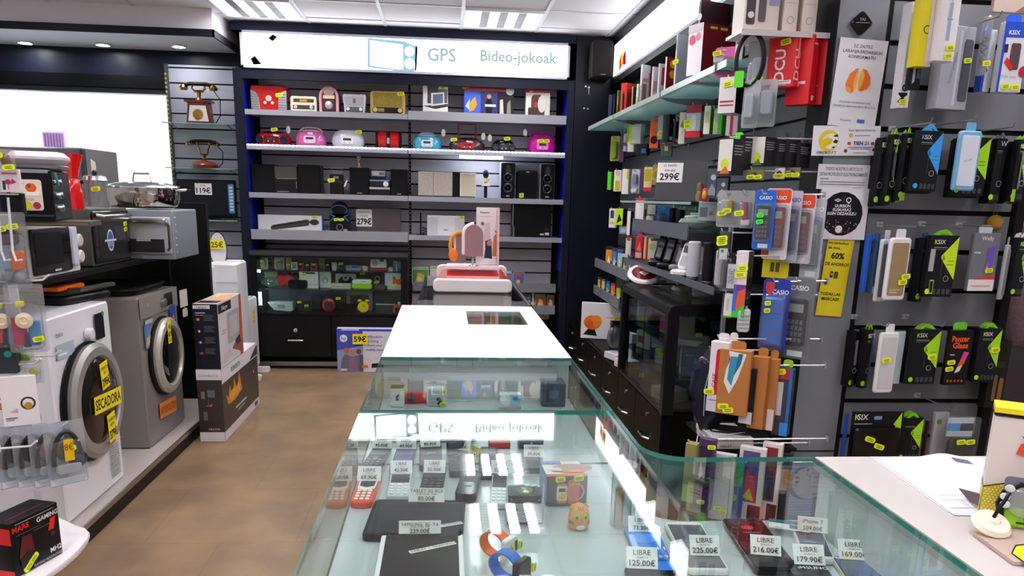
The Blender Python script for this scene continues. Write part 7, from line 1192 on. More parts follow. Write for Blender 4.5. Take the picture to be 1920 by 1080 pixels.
# on the case and drawers
t=thing('router_disc','white oval device with a dark red face lying on the tall glass case','router',(1.12,4.36,zt2+.004),-8);b=B();b.lathe([(.02,0),(.075,.012),(.095,.035),(.09,.045),(.07,.048),(.001,.046)],gloss('f0eef0'),n=32);o=b.obj('shell',t);b=B();b.lathe([(.070,.0),(.001,.001)],gloss('7d1a20'),n=30);b.add([(-.03,0,.0016),(0,-.03,.0016),(.03,0,.0016),(0,.03,.0016)],[(0,1,2,3)],'e8e4e6');o2=b.obj('face_disc',t);o2.location=(0,-.000,.0485)
for o_ in(o,o2):o_.rotation_euler=(rad(28),0,0)
o.location=(0,.0,.03);o2.location=(0,-.0228,.0728)
b=B();b.tube([(0,0,.01),(.06,-.06,.004),(.14,-.05,.004),(.2,-.02,.004),(.17,.03,.03),(.16,.04,.10)],.003,'dcdcd8');b.obj('cord',t)
carton('white_box','white rounded box with grey bands on the tall glass case','box',(1.30,3.86,zt2+.002),(.10,.09,.085),'b4b8c0',{'F':[('r',0,.35,1,.4,'8d9098'),('r',0,.75,1,.78,'8d9098')]},-20,bev=.012)
t=thing('clear_tub','clear round tub beside the white banded box on the tall glass case','tub',(1.23,4.0,zt2+.002));b=B();b.lathe([(.03,0),(.05,.02),(.045,.04),(.001,.05)],glass('e4e8e0',1.3,1.45,.05,.25),n=20);b.obj('tub',t);b=B();b.lathe([(.02,.0),(.02,.03)],'6a7a70',n=12);b.obj('contents',t)
DG='things on the low drawers by the column'
p=at_z(1090,606,zd);hb('white laptop box with an orange flower on a black triangle, by the column',(1090,568,1168,607),1.16,.03,-20,'e6e2e8',{'F':[('p',[(.06,.1),(.4,.08),(.28,.42)],'1c1a10'),('c',.27,.45,.2,'e8741c',1.2),('c',.36,.5,.16,'f0902c'),('c',.2,.4,.12,'d85c14'),('r',.6,.6,.8,.63,'b8b4c0')]},[('F',.85,.6)],None,DG,zs=zd+.002)
b=B();b.ball((0,0,.02),.05,.035,.02,'c8d41c',12,5);b.ball((.02,0,.03),.02,.02,.018,'d89a70',10,5);p=at_z(1105,622,zd);solo(b,'plush_toy','yellow green lump with a tan spot lying on the low drawers','toy',(p.x+.03,p.y,zd+.002),0,DG)
p=at_z(1132,640,zd);t=thing('black_bin','black open topped box on the low drawers with a crumpled pale bag over its edge','bin',(1.2,5.06,zd+.002),-10,DG);w,d,h=.2,.2,.21
b=B();[b.box(a,c2,mat('0e0e10',.3))for a,c2 in(((-w/2,-d/2,0),(w/2,-d/2+.012,h)),((-w/2,d/2-.012,0),(w/2,d/2,h)),((-w/2,-d/2+.012,0),(-w/2+.012,d/2-.012,h)),((w/2-.012,-d/2+.012,0),(w/2,d/2-.012,h)),((-w/2+.012,-d/2+.012,0),(w/2-.012,d/2-.012,.01)))];b.deco(((-w/2,-d/2,0),(w,0,0),(0,0,h)),[('r',.02,.1,.5,.22,'2a78c0')]);b.obj('bin',t)
b=B();b.ball((-.07,-.11,.13),.06,.04,.075,glass('d8dce4',1.3,1.45,.1,.55,'b8bcc8'),9,6);b.obj('crumpled_bag',t)
carton('white_box','white box standing on edge right of the black open box','box',(1.155,4.74,zd+.002),(.12,.05,.2),'e0dfe6',{'F':[('r',.3,.2,.6,.8,'5a6ab0')],'R':[('r',.2,.3,.8,.7,'4a5aa0')]},-70,DG);carton('white_box','flat white box lying before the black open box','box',(1.11,4.9,zd+.002),(.16,.09,.04),'d8d4d8',{'T':[('r',.2,.2,.5,.5,'b8b4ba')]},-72,DG);carton('white_box','second flat white box on the drawers, nearest the tall case','box',(1.12,4.64,zd+.002),(.14,.1,.05),'dcd8dc',{'F':[('r',.1,.2,.8,.3,'a8a4ac')]},-74,DG)
# ================================================================ near part of the right wall
NG='goods hanging on the near right wall'
def casio(label,px,X,c,c2,rz,inner):
    p,w,h=rw(px,X,.02,rz);hang(Vector((p.x,p.y,p.z+h-.012)));t=thing('calculator_pack',label,'calculator pack',tuple(p),rz,'calculator packs on the right wall')
    b=B();b.rbox((-w/2,0,0),(w/2,.0015,h),w*.12,mat(c2,.3),'y');b.deco(front(w,h),[('p',rrect(.03,.80,.97,.985,.06),c),('t',.5,.845,.055,'CASIO','f4f4fa' if c!='c9c4d4' else '3a3a90','c',0,.02,.8),('p',rrect(.03,.02,.3,.14,.04),c),('r',.3,.03,.8,.1,'dfe6ea')],.0004);b.obj('card',t)
    b=B();b.rbox((-w*.36,-.016,h*.17),(w*.34,-.004,h*.74),w*.08,mat(inner,.3),'y',.003);b.deco(((-w*.36,-.016,h*.17),(w*.7,0,0),(0,0,h*.57)),[('r',.15,.72,.85,.9,'8d9a90')]+[('r',.14+.2*i,.08+.13*j,.28+.2*i,.17+.13*j,'565b66')for i in range(4)for j in range(4)]);b.obj('calculator',t)
    b=B();b.rbox((-w*.44,-.02,h*.13),(w*.42,-.0008,h*.78),w*.14,CLB,'y',.004);b.obj('clear_dome',t);return t,w,h
t,w,h=casio('blue carded calculator pack with two green stickers, first of the hanging row',(1408,356,1446,468),1.10,'1a62c8','2a70d0',-42,'1f2430');sticker(t,front(w,h,-.021),[(.4,.58),(.4,.47)],.018,1.5,'3cf03c')
casio('orange carded calculator pack behind the blue one',(1426,353,1473,486),1.13,'e04a1c','e0d8e0',-44,'7a2a20');casio('lilac carded calculator pack between the two orange ones',(1462,357,1493,492),1.16,'c9c4d4','b4b4c8',-46,'4a4a70');casio('second orange carded calculator pack, right of the lilac one',(1472,363,1517,494),1.18,'dc481c','d8d0da',-44,'6a3a34');casio('clear grey calculator pack last in the hanging row by the posters',(1497,372,1534,523),1.22,'b4b8c4','b9bec8',-46,'6d747e')
casio('grey carded calculator pack behind the big blue calculator',(1458,520,1513,672),1.16,'6d7078','74777f',-44,'1d1e22')
p,w,h=rw((1420,523,1470,660),1.08,.03,-36);hang(Vector((p.x,p.y,p.z+h-.008)));t=thing('calculator_pack','big bright blue calculator pack with a red shield badge','calculator pack',tuple(p),-36,'calculator packs on the right wall')
b=B();b.rbox((-w/2,0,h*.02),(w/2,.0015,h),w*.16,mat('2a3aa0',.3),'y');b.deco(front(w,h),[('t',.64,.8,.055,'CASIO','f0f0f8','c',0,.02,.6),('p',[(.1,.95),(.4,.95),(.4,.84),(.25,.78),(.1,.84)],'d03a3a')],.0005);b.obj('card',t)
b=B();b.rbox((-w*.4,-.03,h*.1),(w*.34,-.004,h*.76),w*.1,mat('1f62c0',.25),'y',.008);b.deco(((-w*.4,-.03,h*.1),(w*.74,0,0),(0,0,h*.66)),[('r',.1,.66,.9,.69,'174a98'),('o',.55,.25,.04,.015,'c03a5a')]);b.obj('calculator',t);b=B();b.rbox((-w*.46,-.034,h*.04),(w*.42,-.0008,h*.8),w*.14,CLB,'y',.006);b.obj('clear_dome',t);sticker(t,front(w,h,-.035),[(.3,.68),(.3,.58)],.018,1.3)
b=B();b.box((-.05,0,0),(.05,.001,.12),mat('e2cf18',.6));b.deco(((-.05,0,0),(.1,0,0),(0,0,.12)),[('t',.5,.75,.1,'DE AHORRO','3a3610','c',0,.01,.9),('r',.3,.2,.45,.5,'5a5418'),('r',.5,.2,.65,.5,'5a5418')]);p=at_x(1452,521,1.30);hang(p+Vector((0,.002,.116)));solo(b,'paper_sign','small yellow paper sign behind the orange calculator packs','sign',tuple(p),-30)
bl('clear pack with an orange and lime fitting left of the blue calculator pack',(1340,357,1388,426),1.16,.03,-42,glass('e4e8ea',1.3,1.45,.06,.3),[('orange_part',.1,.6,.2,.3,'b88a3a'),('grey_part',-.1,.5,.3,.5,'a8acac')],(),NG,[(.55,.45),(.35,.38)])
bl('clear pack with a pink stick right of the orange and lime fitting',(1382,357,1412,428),1.18,.03,-42,glass('d4d8de',1.3,1.45,.06,.3),[('pink_stick',0,.45,.22,.5,'a82a60'),('pale_part',.1,.15,.6,.16,'c8ccd4')],(),NG,[(.2,.4)])
# red boxes and neighbours
for px,X,rz,dec,lab,tab in(((1437,62,1496,166),1.14,-48,{'F':[('t',.62,.40,.2,'DCU','f4e8e8','c',90,.02,2),('r',.1,.06,.9,.13,'e8e4e4'),('r',.15,.1,.85,.11,'3a3a3a')],'R':[('t',.6,.40,.2,'DCU','f0d8d8','c',90,.02,2),('p',[(.15,.5),(.5,.52),(.5,.9),(.2,.86)],'f0a8a8')]},'glossy red box lettered in white, first of the three red boxes',None),((1472,68,1524,198),1.20,-50,{'R':[('c',.5,.1,.04,'f0e0e0'),('r',.1,.86,.6,.885,'f0c0c0')],'F':[('r',.2,.3,.8,.34,'f0d0d0')]},'red box with a small white mark, middle of the three red boxes','d81820'),((1514,66,1556,198),1.26,-50,{'R':[('c',.5,.1,.04,'f0e0e0')]},'red box with a small white mark, right of the three red boxes','d81820')):
    hb(lab,px,X,.055,rz,'d2121c',dec,[('F',.6,.82)]if tab is None else(),tab,'red boxes hanging by the orange poster')
p=at_x(1406,112,1.158);hang(p+Vector((0,.004,.094)));t=thing('cable_loop','black cable coiled in an oval loop with a lime tag on the near right wall','cable',tuple(p),-30);b=B()
for o_ in(0,.006):b.tube([((.048+o_)*math.cos(q*math.pi/12),o_*1.2,(.092+o_)*math.sin(q*math.pi/12))for q in range(24)],.006,mat('141416',.4),7,True)
b.obj('cable',t);b=B();b.rbox((-.05,-.012,-.10),(-.015,-.008,-.04),.006,'5ad81c','y');b.obj('lime_tag',t);b=B();b.tube([(0,-.005,.09),(.0,-.01,.11),(.02,.01,.12)],.008,'17171a');b.obj('plug',t)
bl('long clear bag with silver parts hanging under the cable loop',(1388,150,1420,240),1.16,.03,-35,glass('dde4ea',1.5,1.45,.1,.3),[('silver_part',-.05,.45,.5,.5,'a8b0b8')],(),NG);bl('second clear bag with silver parts beside the red boxes',(1416,148,1452,238),1.20,.04,-35,glass('dde4ea',1.5,1.45,.1,.3),[('silver_part',.05,.5,.6,.5,'9aa4b0')],(),NG)
bl('tall clear pouch behind the cable loop',(1396,76,1446,200),1.24,.02,-30,glass('d4d8e0',1.3,1.45,.1,.35),[('paper_insert',0,.5,.6,.5,'c4c8d8')],(),NG,[(.45,.4)])
bl('pink carded clear pack with a dark gadget beside the white and black box',(1336,88,1378,145),1.18,.04,-38,'e060a8',[('dark_gadget',0,.3,.7,.3,'3a3a3c'),('clear_part',-.2,.6,.5,.3,'d0c8d0')],(),NG,[(.25,.75)])
hb('white and black box with two red stripes, under the pink carded pack',(1346,146,1390,214),1.16,.07,-46,'e0dce0',{'F':[('r',.1,.3,.9,.35,'a83038'),('r',.1,.2,.9,.24,'a83038')],'R':[('r',0,0,1,1,'151014')]},[('F',.5,.8)],None,NG)
hb('pale card with a white dial box above the cable loop',(1376,84,1394,126),1.22,.03,-40,'ddd8d8',{'R':[('r',.2,.4,.8,.9,'1c1a1c')]},(),None,NG)
YQ=3.08;zq=at_y(1468,58,YQ).z
for px,lab,dc in(((1392,-30,1466,60),'large cream box with dark windows on the high shelf by the orange poster',{'F':[('p',rrect(.06,.1,.32,.95,.06),'3a3038'),('p',rrect(.4,.16,.62,.98,.06),'50484e'),('c',.2,.3,.07,'d8d4d8'),('r',.7,.5,1,.9,'8a86b8')],'R':[('r',0,0,1,1,'d0c4b8')]}),((1468,-30,1502,44),'plain tan box with a faint round crest, left of its twin on the high shelf',0),((1504,-30,1538,42),'plain tan box with a faint round crest, right of its twin on the high shelf',0)):
    x,z,w,h=fit(*px,YQ);carton('storage_box',lab,'box',(x,YQ+.06,zq),(w,.12,h),'d9d0c6',dc or{'F':[('o',.5,.28,.1,.025,'a8a0b0'),('r',.1,.7,.9,.72,'b8acb0')]},0)
x0=at_y(1390,40,YQ).x;b=B();b.box((x0,YQ-.01,zq-.014),(XR-.022,3.24,zq-.002),mat('dcdcde',.4));b.box((x0,YQ-.014,zq-.022),(XR-.022,YQ-.0105,zq-.002),mat('c4c4c8',.4));solo(b,'wall_shelf','high white shelf board under the cream boxes by the orange poster','shelf')
# black and green boxes hanging row
for px,X,lab,sg in(((1346,262,1392,328),1.10,'black box with a white and flowery front tilted on its hook',1),((1384,254,1408,320),1.16,'black box with a lime top behind the flowery one',0),((1408,258,1452,312),1.10,'black box with a white front and lime top, first of the dark hanging row',2),((1446,262,1476,312),1.16,'dark box with pale lettering, second of the dark hanging row',0),((1470,262,1496,314),1.20,'dark box with pale lettering, third of the dark hanging row',0),((1492,268,1516,316),1.25,'dark box with pale lettering, last of the dark hanging row by the posters',0)):
    hb(lab,px,X,.07,-62,'202026',{'F':[('r',0,.1,1,1,'d8d8d0' if sg else '26262c')]+([('c',.5,.3,.15,'c8d81c'),('p',[(.1,.02),(.9,.02),(.6,.25)],'c86a3a' if sg==1 else '5a8a3a')]if sg else[]),'R':[('r',.1,.8-.08*k,.8-.1*(k%2),.83-.08*k,'8a8a92')for k in range(4)],'T':[('r',0,0,1,1,'5ac81c')]if sg!=0 or 'lime' in lab else[]},(),'5ad01e' if sg==1 else '30343c','dark boxes hanging left of the posters')
for px,lab in(((1398,318,1432,338),'yellowish clear pack under the first dark box'),((1452,315,1470,336),'small white earphone card with two yellow stickers'),((1472,314,1500,334),'olive clear pack under the third dark box')):hb(lab,px,1.18,.02,-35,'6d7050' if 'white' not in lab else 'd8d8d8',{'F':[('c',.5,.5,.25,'3a3c2c')]},[('F',.3,.3),('F',.7,.3)],None,NG,ssz=.016)
# flask packs and rainbow box
p,w,h=rw((1350,474,1384,545),1.10,.06,-30);hang(Vector((p.x,p.y,p.z+h-.008)));t=thing('bottle_pack','clear boxed black flask with a white sideways lettered label','bottle pack',tuple(p),-30,NG);r=w*.42
b=B();b.lathe([(r,.012),(r,h*.72),(r*.8,h*.8),(r*.5,h*.86),(r*.5,h)],mat('1a1a1e',.25),n=20);b.obj('bottle',t);b=B();b.box((-w*.1,-r-.006,.012),(w*.46,-r-.0045,h*.72),'dcd8de');b.deco(((-w*.1,-r-.006,.012),(w*.56,0,0),(0,0,h*.72)),[('t',.75,.45,.22,'ONGUARD','33333a','c',90,0,1.6)]);b.obj('label',t);b=B();b.rbox((-w*.5,-r-.01,0),(w*.5,r+.004,h*.74),.004,CLB,'z',.002);b.obj('clear_box',t)
hb('white box with a rainbow coloured lower side hanging by the flask pack',(1372,470,1402,594),1.14,.06,-40,'e0dade',{'F':[('r',0,.0,1,.5,'6a3aa0'),('p',[(0,0),(1,0),(1,.25),(0,.1)],'3ac83a'),('p',[(.2,.1),(1,.2),(1,.45),(.4,.4)],'d8582c'),('r',0,.1,.3,.4,'3a6ad0'),('r',.3,.7,.7,.72,'b8b0b8')],'R':[('r',0,0,1,1,'1c1a1e'),('r',0,0,1,.4,'3a2a50')]},[('F',.6,.75),('F',.45,.65)],None,NG)
hb('white small box with a green foot under the flask pack',(1356,550,1374,594),1.10,.04,-30,'dcdcd8',{'F':[('r',0,0,1,.08,'3ac82c'),('r',.3,.3,.6,.8,'b8b8b4')]},(),None,NG)
hb('clear pack with dark gadget and lime stickers above the flask pack',(1346,434,1368,486),1.10,.03,-35,'3c3e46',{'F':[('r',.1,.0,.9,.4,'c9d0d4'),('c',.4,.3,.06,'2a9a5a')]},[('F',.3,.75),('F',.3,.6)],None,NG)
p,w,h=rw((1381,552,1406,622),1.12,.05,-20);hang(Vector((p.x,p.y,p.z+h-.008)));t=thing('bottle_pack','pale ribbed bottle with a black cap hanging left of the big blue calculator','bottle',tuple(p),-20,NG);b=B();b.rbox((-w*.5,-.02,0),(w*.4,.02,h*.62),.012,mat('c4c6cc',.3),'y',.004);[b.box((-w*.48,-.023,h*(.12+.11*k)),(w*.38,-.0195,h*(.15+.11*k)),'a4a6ac')for k in range(4)];b.obj('bottle',t);b=B();b.ball((0,0,h*.84),w*.34,.022,h*.16,mat('1a1a1c',.2));b.box((-.008,-.008,h*.6),(.008,.008,h*.7),'c8c8cc');b.obj('cap',t)
b=B();b.box((1.24,3.40,.86),(1.451,3.41,1.42),mat('101013',.4));b.box((1.24,3.38,.86),(1.255,3.40,1.42),mat('9ea2aa',.3));solo(b,'divider_board','black upright board with a pale edge beside the flask pack','board')
# phone-case bags on the low hooks
BG='carded phone cases in kraft and white boxes, low on the right wall'
KR='b4753a'
hb('white box with a red phone case in its window, first of the low row',(1324,640,1362,770),1.06,.04,-40,'e8e0e0',{'F':[('p',rrect(.35,.25,.95,.9,.08),'d01830'),('r',0,0,1,.2,'d8d4da'),('t',.45,.45,.06,'CASE','2a2a2e','c',90),('r',.1,.16,.9,.17,'55555a')]},[('F',.12,.28)],'e8e4e6',BG);hb('white box edge behind the red phone case box',(1350,638,1376,770),1.12,.02,-40,'e4dcd8',{'F':[('r',.4,.3,.9,.9,'c8a870')]},(),'e8e4e6',BG)
hb('kraft box with a blue and white wave pattern in its window',(1342,655,1400,776),1.05,.035,-34,KR,{'F':[('p',[(.2,.5),(.4,.32),(.62,.55),(.85,.95),(.3,.98)],'e4ece8'),('p',[(.3,.55),(.45,.45),(.6,.9),(.35,.9)],'3a90b8'),('p',[(.5,.6),(.7,.8),(.75,.95),(.6,.95)],'2a6a90'),('p',[(.25,.7),(.35,.85),(.3,.95)],'c83a3a')]},[('F',.25,.12),('F',.42,.07)],KR,BG)
hb('black phone case box with a white foot in front of the kraft ones',(1385,690,1412,792),1.08,.04,-36,'17131a',{'F':[('r',0,0,1,.22,'d8d0d8'),('r',.1,.3,.9,.95,'2a2028')]},(),'e0dcdc',BG)
hb('plain kraft box, left of its twin in the low row',(1400,668,1432,802),1.10,.035,-36,KR,{'R':[('r',0,0,1,1,'a0642c')]},(),KR,BG);hb('plain kraft box, right of its twin in the low row',(1424,672,1450,804),1.14,.035,-36,'b0703a',{'F':[('r',.5,0,1,.3,'dcd4d4')]},(),KR,BG)
hb('clear box with a black case and a blue foot, last of the low row',(1446,690,1478,814),1.16,.04,-38,'3a3c44',{'F':[('r',0,.85,1,1,'b8283a'),('r',.1,.3,.5,.8,'c8c8cc'),('r',.5,0,1,.2,'2a8ae0'),('r',.8,.2,1,1,'2a6ab8')]},[('F',.2,.95)],'9ac82c',BG)
b=B();b.ball((0,0,.17),.075,.055,.18,mat('171b30',.3,coat=.4),16,12);random.seed(9);b.v=[(x*(1+.22*random.uniform(-1,1)),y*(1+.25*random.uniform(-1,1)),z+.012*random.uniform(-1,1))for x,y,z in b.v];b.tube([(-.03,-.07,.3),(-.05,-.075,.2),(-.045,-.07,.08)],.002,'b8c0d0');b.tube([(.03,-.065,.24),(.01,-.07,.12)],.002,'b8c0d0');p=at_x(1320,812,1.08);hang(Vector((p.x+.03,p.y+.05,p.z+.345)));solo(b,'plastic_bag','dark blue plastic bag hanging behind the white boxes with a tablet on top','plastic bag',(p.x+.03,p.y+.05,p.z),0,BG)
# white boxes with a tablet, low shelf
Yt=2.95;zb1=at_y(1336,842,Yt).z;xt=at_y(1336,842,Yt).x+.087
def wb(label,zb,dx):carton('tablet_box',label,'box',(xt+dx,Yt+.11,zb),(.17,.22,.022),'e0dcd8',{'L':[('t',.5,.3,.4,'SERVICIO TECNICO','4a4a52','c',0,0,.8)],'F':[('r',.0,.3,1,.5,'c0bab2'),('t',.3,.3,.5,'TABLET','55555c','c',0,0,.5)]},0,'white tablet boxes on the low right shelf')
wb('lower of two flat white tablet boxes under the black tablet',zb1,0);wb('upper of two flat white tablet boxes under the black tablet',zb1+.0245,-.004)
t=thing('tablet_computer','black tablet with a looped white cable lying on the white boxes','tablet',(xt+.02,Yt+.10,zb1+.0495),-24);b=B();b.rbox((-.08,-.05,0),(.08,.05,.008),.008,gloss('17161a'),'z',.002);b.deco(((-.08,-.05,.008),(.16,0,0),(0,.1,0)),[('r',.08,.1,.92,.9,'241c20')]);b.obj('body',t);b=B();b.tube([(.06,-.04,.008),(-.03,-.09,.002),(-.1,-.1,-.03),(-.13,-.06,-.06),(-.13,0,-.03),(-.1,.04,.005),(-.05,.05,.012)],.0022,'dcdad8');b.obj('cable',t)
b=B();b.box((xt-.07,Yt+.01,-.012),(XR-.022,3.36,0),mat('1a1b1f',.4));solo(b,'wall_shelf','low black shelf under the white tablet boxes','shelf',(0,0,zb1-.002))
LG_='packs hanging under the low right shelf, seen over the glass'
def lowp(label,px,d,rz,col,dec,stk=(),X=.98):hb(label,px,X,d,rz,col,dec,stk,None,LG_,ssz=.016)
lowp('olive green box hanging left of the purple pack',(1278,830,1304,938),.04,-36,'9a9258',{'F':[('r',0,0,1,.3,'a8c83a')]});lowp('purple pack with a black gadget under the low shelf',(1302,822,1334,952),.03,-36,'4a3460',{'F':[('r',.1,.3,.8,.9,'2c2038'),('p',[(.1,.4),(.4,.5),(.2,.7)],'b8a8b8')]},[('F',.4,.1),('F',.8,.9)]);lowp('tall white pack right of the purple one',(1328,850,1370,972),.03,-30,'c4c2c8',{'F':[('r',.82,.0,.86,1,'8a8a92')]},[('F',.4,.18),('F',.65,.13)]);lowp('blue carded pack right of the tall white one',(1358,866,1388,972),.03,-34,'2a4aa0',{'F':[('r',0,.6,1,1,'3a9a5a'),('c',.4,.4,.08,'6ac83a')]})
for px,c,lab,X in(((1377,838,1424,972),['c8384a','5a4a8a','d8c83a'],'white framed pack with red and violet artwork, left of its twin',.98),((1418,830,1454,972),['3a3458','8a2a38','2a2a30'],'white framed pack with dark violet artwork, right of its twin',1.02)):
    lowp(lab,px,.03,-34,'dcd8d4',{'F':[('r',.15,.25,.8,.95,c[1]),('p',[(.2,.3),(.75,.25),(.7,.6),(.3,.7)],c[0]),('p',[(.25,.3),(.7,.28),(.5,.45)],c[2]),('r',.5,.0,1,.22,'17171a')],'L':[('r',0,.0,1,.2,'d8d02c')]},(),X)
lowp('dark slim pack right of the framed packs',(1452,850,1474,972),.02,-36,'26242c',{'F':[('p',rrect(.2,.4,.8,.8,.1),'8a2430')]},(),1.04)
p=at_y(1494,968,2.97);b=B();b.tube([(0,0,0),(0,-.05,0),(0,-.056,.012)],.003,metal());b.box((-.01,-.003,-.01),(.01,.003,.01),metal());solo(b,'display_hook','metal hook on the pillar holding the blue pack with a round disc','hook',(p.x,3.026,p.z+.236));t=thing('disc_pack','blue and white pack with a round disc hanging low on the pillar','disc pack',(p.x,2.975,p.z));b=B();b.box((-.065,0,0),(.065,.02,.24),mat('9aa8d0',.4));b.deco(((-.065,0,0),(.13,0,0),(0,0,.24)),[('r',0,.05*k,1,.05*k+.02,'7a8cc4')for k in range(18)]+[('c',.6,.62,.3,'1f3a9a'),('t',.6,.64,.05,'CASSETTE','b8c4e8','c',-10,0,.8),('t',.6,.54,.05,'DISC','b8c4e8','c',-10,0,.4)]);b.obj('pack',t);b=B();b.lathe([(.066,0),(.07,-.006),(.066,-.012),(.02,-.012)],glass('c8d4ec',1.4,1.45,.05,.25),(.03,-.002,.15),28,'y');b.obj('clear_cover',t)

for px,X,rz,lab in(((1320,304,1346,374),1.20,-48,'dark slanted picture frame with a pale edge right of the laptop'),((1338,326,1366,376),1.20,-44,'second dark picture frame with a shiny picture, in front of the slanted one')):
    c,w,h=rw(px,X,.02,rz);t=thing('picture_frame',lab,'picture frame',(c.x,c.y,at_x(1260,378,1.24).z+.002),rz,NG);b=B();b.rbox((-w/2,0,0),(w/2,.012,h),.006,mat('14151a',.25),'y',.003);b.obj('frame',t);b=B();b.box((-w*.4,-.002,h*.1),(w*.4,-.0005,h*.9),mat('4a5260',.12));b.deco(((-w*.4,-.002,h*.1),(w*.8,0,0),(0,0,h*.8)),[('p',[(.1,.2),(.5,.5),(.9,.3),(.9,.1),(.1,.1)],'8a94a4'),('c',.6,.7,.1,'a8b4c8')]);b.obj('picture',t);b=B();b.box((-.01,.0125,0),(.01,.07,.006),'14151a');b.obj('foot',t)
# ================================================================ posters on the pillar
def paper(name,label,cat,px,Y,col,dec,tilt=0,th=.0008):
    x,z,w,h=fit(*px,Y);b=B();b.box((-w/2,-th,0),(w/2,0,h),mat(col,.55));b.deco(front(w,h,-th),dec,.0004,.0002);return solo(b,name,label,cat,(x,Y,z),0,ry=tilt)
INK='4a4a52'
paper('poster','white poster with a halved orange on the pillar','poster',(1551,75,1660,236),3.021,'e6e6ee',[('t',.5,.90,.035,'EZ ZAITEZ',INK,'c',0,.012),('t',.5,.84,.035,'LARANJA ERDIAREKIN',INK,'c',0,.012,.84),('t',.5,.78,.035,'KONFORMATU',INK,'c',0,.012),('p',[(.24,.48),(.30,.60),(.42,.665),(.47,.67),(.46,.56),(.43,.4),(.38,.38),(.28,.41)],'ea7a1c'),('p',[(.47,.67),(.43,.6),(.40,.5),(.42,.4),(.44,.41),(.475,.5),(.48,.6)],'f4b43c'),('p',[(.55,.67),(.64,.655),(.74,.58),(.76,.5),(.7,.44),(.58,.41),(.53,.42),(.56,.55)],'e86c1c'),('p',[(.55,.67),(.52,.6),(.5,.5),(.52,.42),(.55,.43),(.6,.5),(.61,.6)],'f6b840'),('p',[(.25,.46),(.3,.4),(.38,.38),(.36,.44)],'f0a42c'),('t',.5,.27,.022,'Gipuzkoako merkataritza txikia',INK,'c',0,0,.7),('t',.5,.225,.022,'Dendak eta taberna bat egiten dizute bizia',INK,'c',0,0,.9),('t',.36,.06,.025,'R.Cadena','6a6a9a','c',0,0,.3),('r',.6,.05,.76,.09,'3a6ab8')],2.5)
paper('notice','white notice with a yellow football club crest on the pillar','notice',(1521,238,1653,290),3.016,'e8e8f0',[('o',.24,.5,.36,.13,'e2c81c'),('c',.27,.48,.26,'f0f0f2'),('p',[(.1,.45),(.22,.62),(.3,.55),(.28,.4),(.2,.3),(.13,.32)],'e2c81c'),('p',[(.3,.45),(.34,.55),(.38,.5),(.36,.4)],'2a2a30'),('p',[(.3,.66),(.36,.72),(.38,.66),(.34,.62)],'2a2a30'),('p',[(.28,.28),(.34,.32),(.33,.24)],'2a2a30'),('t',.22,.06,.09,'ORIOKO F T','2a2a30','c',0,.02,.3),('t',.72,.82,.075,'Zure laguntza Eskertuz','3a3a44','c',0,0,.4),('c',.56,.68,.07,'e2c81c'),('r',.62,.66,.85,.69,'9a9aa4'),('t',.72,.36,.12,'TIEN 21','2a2a78','c',0,.03,.28),('r',.52,.36,.57,.46,'c83040'),('r',.87,.36,.92,.46,'c83040'),('t',.72,.2,.09,'VIDEO IZARRA','55556a','c',0,0,.3),('r',.52,.28,.9,.3,'8a8a94'),('c',.5,.16,.06,'6a2a34'),('c',.92,.2,.06,'6a2a34'),('r',.62,.08,.82,.11,'9a9aa4')],-1.5)
paper('notice','white notice about protected goods on the pillar','notice',(1530,310,1632,354),3.021,'dcdce6',[('t',.5,.76,.13,'TODOS NUESTROS ARTICULOS','33333c','c',0,.01,.72),('t',.5,.54,.13,'ESTAN PROTEGIDOS ELECTRONICAMENTE','33333c','c',0,.01,.92),('r',.05,.4,.22,.43,'55555e'),('r',.05,.28,.93,.31,'6a6a72'),('r',.05,.18,.93,.21,'6a6a72'),('r',.7,.06,.86,.08,'6a6a72')])
random.seed(5)
dots=[('c',.5+.33*random.uniform(-1,1),.12+.26*random.random(),.012,random.choice(['d83a50','5ac83a','e8b03a','c83aa0','e06a2c']))for k in range(36)]
dots=[d for d in dots if((d[1]-.5)**2+(d[2]-.5)**2)<.17]
paper('poster','white poster with a round black badge about speaking Basque on the pillar','poster',(1530,354,1632,448),3.015,'e6e6ec',[('c',.47,.5,.43,'14141f'),('t',.47,.63,.055,'GUREKIN','f0f0f2','c',0,.02),('t',.47,.555,.055,'EUSKARAZ','f0f0f2','c',0,.02),('t',.47,.48,.055,'EGIN DEZAKEZU','f0f0f2','c',0,.02,.6),('p',[(.28,.765),(.36,.80),(.44,.765),(.36,.73)],'e8e8ea'),('p',[(.30,.765),(.36,.775),(.42,.765),(.36,.755)],'14141f'),('o',.58,.77,.055,.02,'e8e8ea'),('r',.575,.7,.6,.74,'e8e8ea'),('t',.48,.72,.07,'7','8a2a30','c',0,0),('c',.44,.2,.075,'eceaf0'),('c',.5,.15,.02,'e0559a')]+dots)
paper('paper_sign','yellow paper sign about saving on ink cartridges on the pillar','sign',(1528,448,1594,592),3.021,'e8d414',[('t',.04,.93,.035,'los cartuchos','33300c','l',0,.02,.86),('t',.06,.865,.035,'de tinta...','33300c','l',0,.02,.62),('t',.47,.745,.075,'60%','1c1a08','c',0,.03,.8),('t',.5,.655,.04,'DE AHORRO!!','2a280a','c',0,.02,.9),('p',rrect(.28,.5,.41,.58,.02),'3a3410'),('p',rrect(.44,.49,.6,.58,.02),'5a5214'),('r',.3,.53,.4,.56,'b8aa20'),('t',.43,.27,.038,'TODAS LAS','2a280a','c',0,.02,.78),('t',.46,.205,.038,'MARCAS!!','2a280a','c',0,.02,.7)],3.5)
